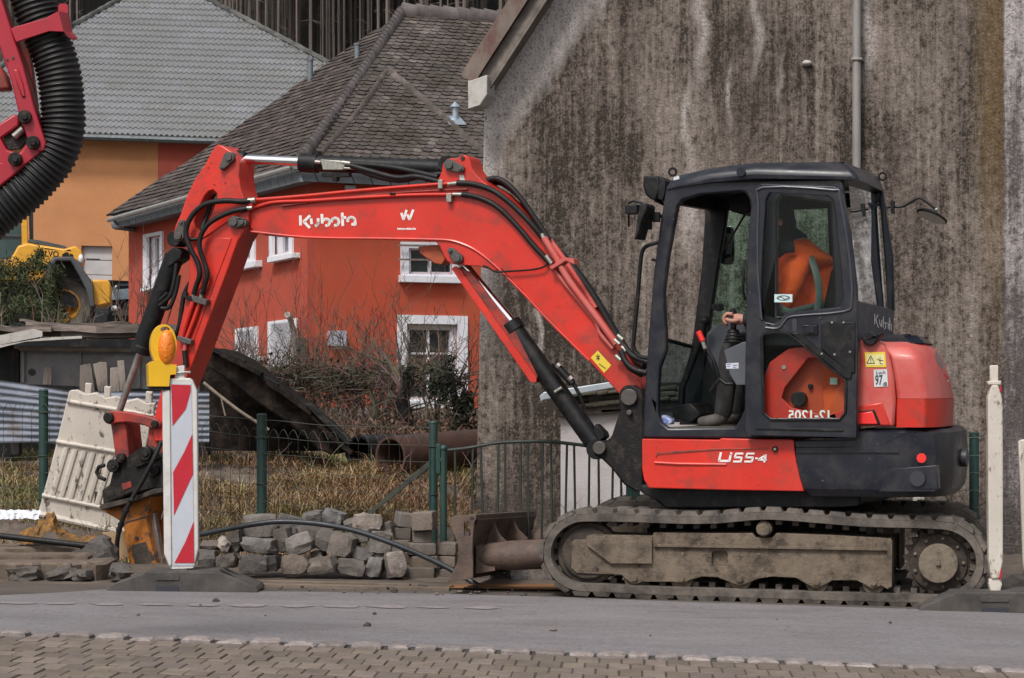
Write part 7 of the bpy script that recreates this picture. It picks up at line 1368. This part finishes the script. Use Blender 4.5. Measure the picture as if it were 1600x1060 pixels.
# bare hedge of shrubs in front of the red house
hed = [(350, 27, 470, 'bare shrub right of the excavator stick, before the lower left windows'), (405, 27.5, 500, 'bare shrub in front of the second lower window'), (450, 27, 480, 'bare shrub below the pale rain pipe at the house corner'), (510, 27.6, 485, 'tall bare shrub in front of the meter box'), (560, 27, 490, 'bare shrub with curved branches between the meter box and the big window'), (600, 27.4, 470, 'upright bare shrub left of the big white window'), (700, 27.3, 475, 'bare shrub with many upright twigs in front of the right side of the big window')]
for px, Y, top, lab in hed:
    b = gpt(px, Y); b.z = P(px, 672, Y).z; H = P(px, top, Y).z-b.z; mb = MB()
    for k in range(6):
        d = Vector((R.uniform(-.5, .5), R.uniform(-.4, .4), 1)); twigs(mb, b+Vector((R.uniform(-.15, .15), R.uniform(-.15, .15), 0)), d, H*R.uniform(.42, .58), .017, 3 if k % 2 else 4, .6, (2, 3), .3, (1, 1, 1), .05)
    for k in range(2): twigs(mb, b+Vector((R.uniform(-.2, .2), R.uniform(-.15, .15), 0)), Vector((R.uniform(-.28, .28), R.uniform(-.2, .2), 1)), H*R.uniform(.6, .85), .013, 3, .5, (2, 3), .3, (1.3, 1.15, 1), .04)
    for k in range(14): twigs(mb, b+Vector((R.uniform(-.32, .32), R.uniform(-.3, .3), H*R.uniform(.15, .5))), Vector((R.uniform(-1, 1), R.uniform(-.6, .6), R.uniform(-.1, .7))), R.uniform(.2, .4), .006, 2, .8, (2, 4), .5)
    plant('bare_shrub', lab, 'shrub', b, [('stems', mb, m_twig)], 'bare shrubs in front of the red house')
# dense clipped band of twigs and old leaves across the hedge
for px0, px1, y0, y1, Y, lab in ((345, 470, 572, 610, 26.4, 'dense brown trimmed hedge left half above the collapsed roof'), (470, 615, 575, 610, 26.5, 'dense brown trimmed hedge right half with gaps below')):
    mb = MB(); tw = MB(); b = gpt((px0+px1)/2, Y); b.z = P(500, 690, Y).z
    for k in range(1500):
        x = R.uniform(px0, px1); y = R.gauss((y0+y1)/2, (y1-y0)/2.6); p = P(x, y, Y+R.uniform(-.25, .25)); a = Vector((R.uniform(-1, 1), R.uniform(-1, 1), R.uniform(-1, 1)))*.022; c = Vector((R.uniform(-1, 1), R.uniform(-1, 1), R.uniform(-1, 1)))*.014; g = R.uniform(.6, 2.2); mb.poly([p-a, p-c, p+a, p+c], (g*1.3, g*1.1, g))
    for k in range(150):
        p = P(R.uniform(px0, px1), R.gauss((y0+y1)/2+4, (y1-y0)/2.4), Y+R.uniform(-.25, .25)); twigs(tw, p, Vector((R.uniform(-1, 1), R.uniform(-.6, .6), R.uniform(-.3, .6))), R.uniform(.2, .45), .006, 1, .9, (2, 4), .6)
    for k in range(7):
        p = P(px0+(px1-px0)*(k+.5)/7+R.uniform(-5, 5), 690, Y); twigs(tw, p, Vector((R.uniform(-.3, .3), 0, 1)), .75, .014, 2, .7, (3, 5), .35)
    plant('trimmed_hedge', lab, 'hedge', b, [('foliage', mb, m_ivy), ('stems', tw, m_twig)], 'trimmed hedge in front of the red house')
mb = MB(); tw = MB()
for k in range(5200):
    x = R.uniform(330, 748); Y = R.uniform(23.5, 27.0); y = 690-(Y-23.5)*6-abs(R.gauss(0, 14)); p = P(x, y, Y); a = Vector((R.uniform(-1, 1), R.uniform(-1, 1), R.uniform(-1, 1)))*.03; c = Vector((R.uniform(-1, 1), R.uniform(-1, 1), R.uniform(-1, 1)))*.012; g = R.uniform(.4, 1.6); mb.poly([p-a, p-c, p+a, p+c], (g*1.25, g, g*.85))
for k in range(260):
    x = R.uniform(330, 748); Y = R.uniform(23.5, 27.0); p = P(x, 690-(Y-23.5)*6, Y); twigs(mb, p, Vector((R.uniform(-.6, .6), R.uniform(-.4, .4), 1)), R.uniform(.15, .4), .005, 1, .7, (1, 3), .5)
mb.build('undergrowth', m_twig, normals=False, smooth=0, kind='stuff')
# small fruit trees and the dark ivy clump at the wall
def fruit(px, Y, yb, yt, r, lab, lean=0.0):
    b = P(px, yb, Y); H = P(px, yt, Y).z-b.z; mb = MB(); lb_ = MB(); pts = [b+Vector((lean*H*t+.03*math.sin(t*5+px), 0, H*.5*t)) for t in lin(0, 1, 6)]; mb.tube(pts, [r*(1.25-.5*i/6) for i in range(7)], 8)
    for k in range(8): twigs(lb_, pts[R.randint(3, 6)], Vector((R.uniform(-1, 1), R.uniform(-.7, .7), R.uniform(.3, 1.2))), H*R.uniform(.3, .5), r*.45, 4, .65, (2, 3), .4)
    plant('fruit_tree', lab, 'tree', b, [('trunk', mb, m_twig), ('branches', lb_, m_twig)], 'small bare trees by the red house')
fruit(636, 25.5, 690, 478, .055, 'small bare tree with a forked trunk before the big white window'); fruit(607, 25.8, 688, 560, .04, 'leaning bare tree trunk left of the forked one', .1); fruit(560, 25.2, 700, 590, .045, 'low bare tree with crooked branches right of the collapsed roof', .35)
b = P(712, 690, 24.5); mb = MB(); tk = MB(); tk.tube([b, P(714, 640, 24.5), P(706, 600, 24.5)], [.05, .04, .03], 7); leaves(mb, P(708, 618, 24.5), .20, .25, .36, 1500, .032, 26); leaves(mb, P(722, 660, 24.5), .11, .2, .24, 1000, .04, 10); leaves(mb, P(664, 592, 24.6), .22, .2, .14, 420, .03, 12)
for k in range(10): twigs(tk, P(706+R.uniform(-12, 14), R.uniform(590, 640), 24.5), Vector((R.uniform(-1, 1), R.uniform(-.6, .6), R.uniform(.1, 1.2))), R.uniform(.3, .6), .008, 3, .6, (2, 3), .4)
plant('ivy_bush', 'dense dark evergreen bush between the big window and the stained wall corner', 'bush', b, [('foliage', mb, m_ivy), ('stem', tk, m_twig)])
# dry grass on the bank
m_grass = mat('dry_grass_blades', (.28, .237, .145), .9, var=.2, vs=3, tint=True)
def grass(n, x0, x1, Y0, Y1, cond=lambda x, y: True, h=(.05, .16), seedo=0):
    mb = MB(); k = 0
    while k < n:
        Y = R.uniform(Y0, Y1); px = R.uniform(x0, x1); X = (px-CX)/F*Y
        dn = noise.noise((X*1.3+seedo, Y*1.3, 0)); k += 1
        if not cond(px, Y) or R.random() > .85+dn: continue
        z = gz(X, Y)+noise.noise((X*2.2, Y*2.2, 0))*.05; hue = noise.noise((X*.8+9, Y*.8, 4))+R.gauss(0, .22); hh = R.uniform(*h)*(.55+dn)*R.choice((.5, .7, 1, 1.3))
        c = (.75, .9, .45) if hue > .22 else (1.15, 1.0, .85) if hue > -.15 else (.75, .52, .45); g = R.uniform(.45, 1.35); c = tuple(i*g for i in c)
        for _ in range(4):
            a = R.uniform(0, math.tau); d = Vector((math.cos(a), math.sin(a), 0)); p = Vector((X, Y, z-.01))+d*R.uniform(0, .06); w = Vector((-d.y, d.x, 0))*R.uniform(.0015, .0042); t = p+d*hh*R.uniform(.5, 1.9)+Vector((0, 0, hh*R.uniform(.05, .9))); m_ = p.lerp(t, .5)+Vector((0, 0, hh*.3)); mb.add([p-w, p+w, m_+w*.8, m_-w*.8, t], [[0, 1, 2, 3], [3, 2, 4]], c)
    return mb
mb = grass(26000, -80, 745, 17.1, 23.5); mb3 = grass(9000, 420, 735, 18.6, 22.3, h=(.08, .2), seedo=40); mb.add(mb3.v, mb3.f); mb.c[-len(mb3.f):] = [tuple(1.25*i for i in c) for c in mb3.c]; mb2 = grass(1500, 742, 1000, 17.2, 18.6, h=(.03, .09)); mb.add(mb2.v, mb2.f); mb.c[-len(mb2.f):] = mb2.c
mb.build('dry_grass', m_grass, normals=False, smooth=0, kind='stuff')
mb = MB()
for k in range(260):
    Y = R.uniform(16.9, 20.5); px = R.uniform(-60, 740) if k < 215 else R.uniform(745, 1000); Y = Y if k < 215 else R.uniform(17.2, 18.4); X = (px-CX)/F*Y; p = Vector((X, Y, gz(X, Y))); twigs(mb, p, Vector((R.uniform(-.5, .5), R.uniform(-.4, .4), 1)), R.uniform(.12, .32), .0028, 1, .5, (0, 2), .5, (1, .95, .85))
mb.build('dead_stalks', m_twigl, normals=False, smooth=0, kind='stuff')
mb = MB()
for k in range(2600):
    px, Y = R.uniform(-40, 60), R.gauss(16.85, .12)
    X = (px-CX)/F*Y; p = Vector((X, Y, gz(X, Y)+R.uniform(.02, .06))); a = Vector((R.uniform(-1, 1), R.uniform(-1, 1), R.uniform(-.3, 1)))*.02; b = Vector((R.uniform(-1, 1), R.uniform(-1, 1), R.uniform(0, .5)))*.008; g = R.uniform(.6, 1.6); mb.poly([p-a, p-b, p+a, p+b], (g, g, g))
mb.build('moss', mat('yellow_green_moss', (.10, .11, .022), .95, var=.3, vs=9, tint=True), normals=False, smooth=0, kind='stuff')
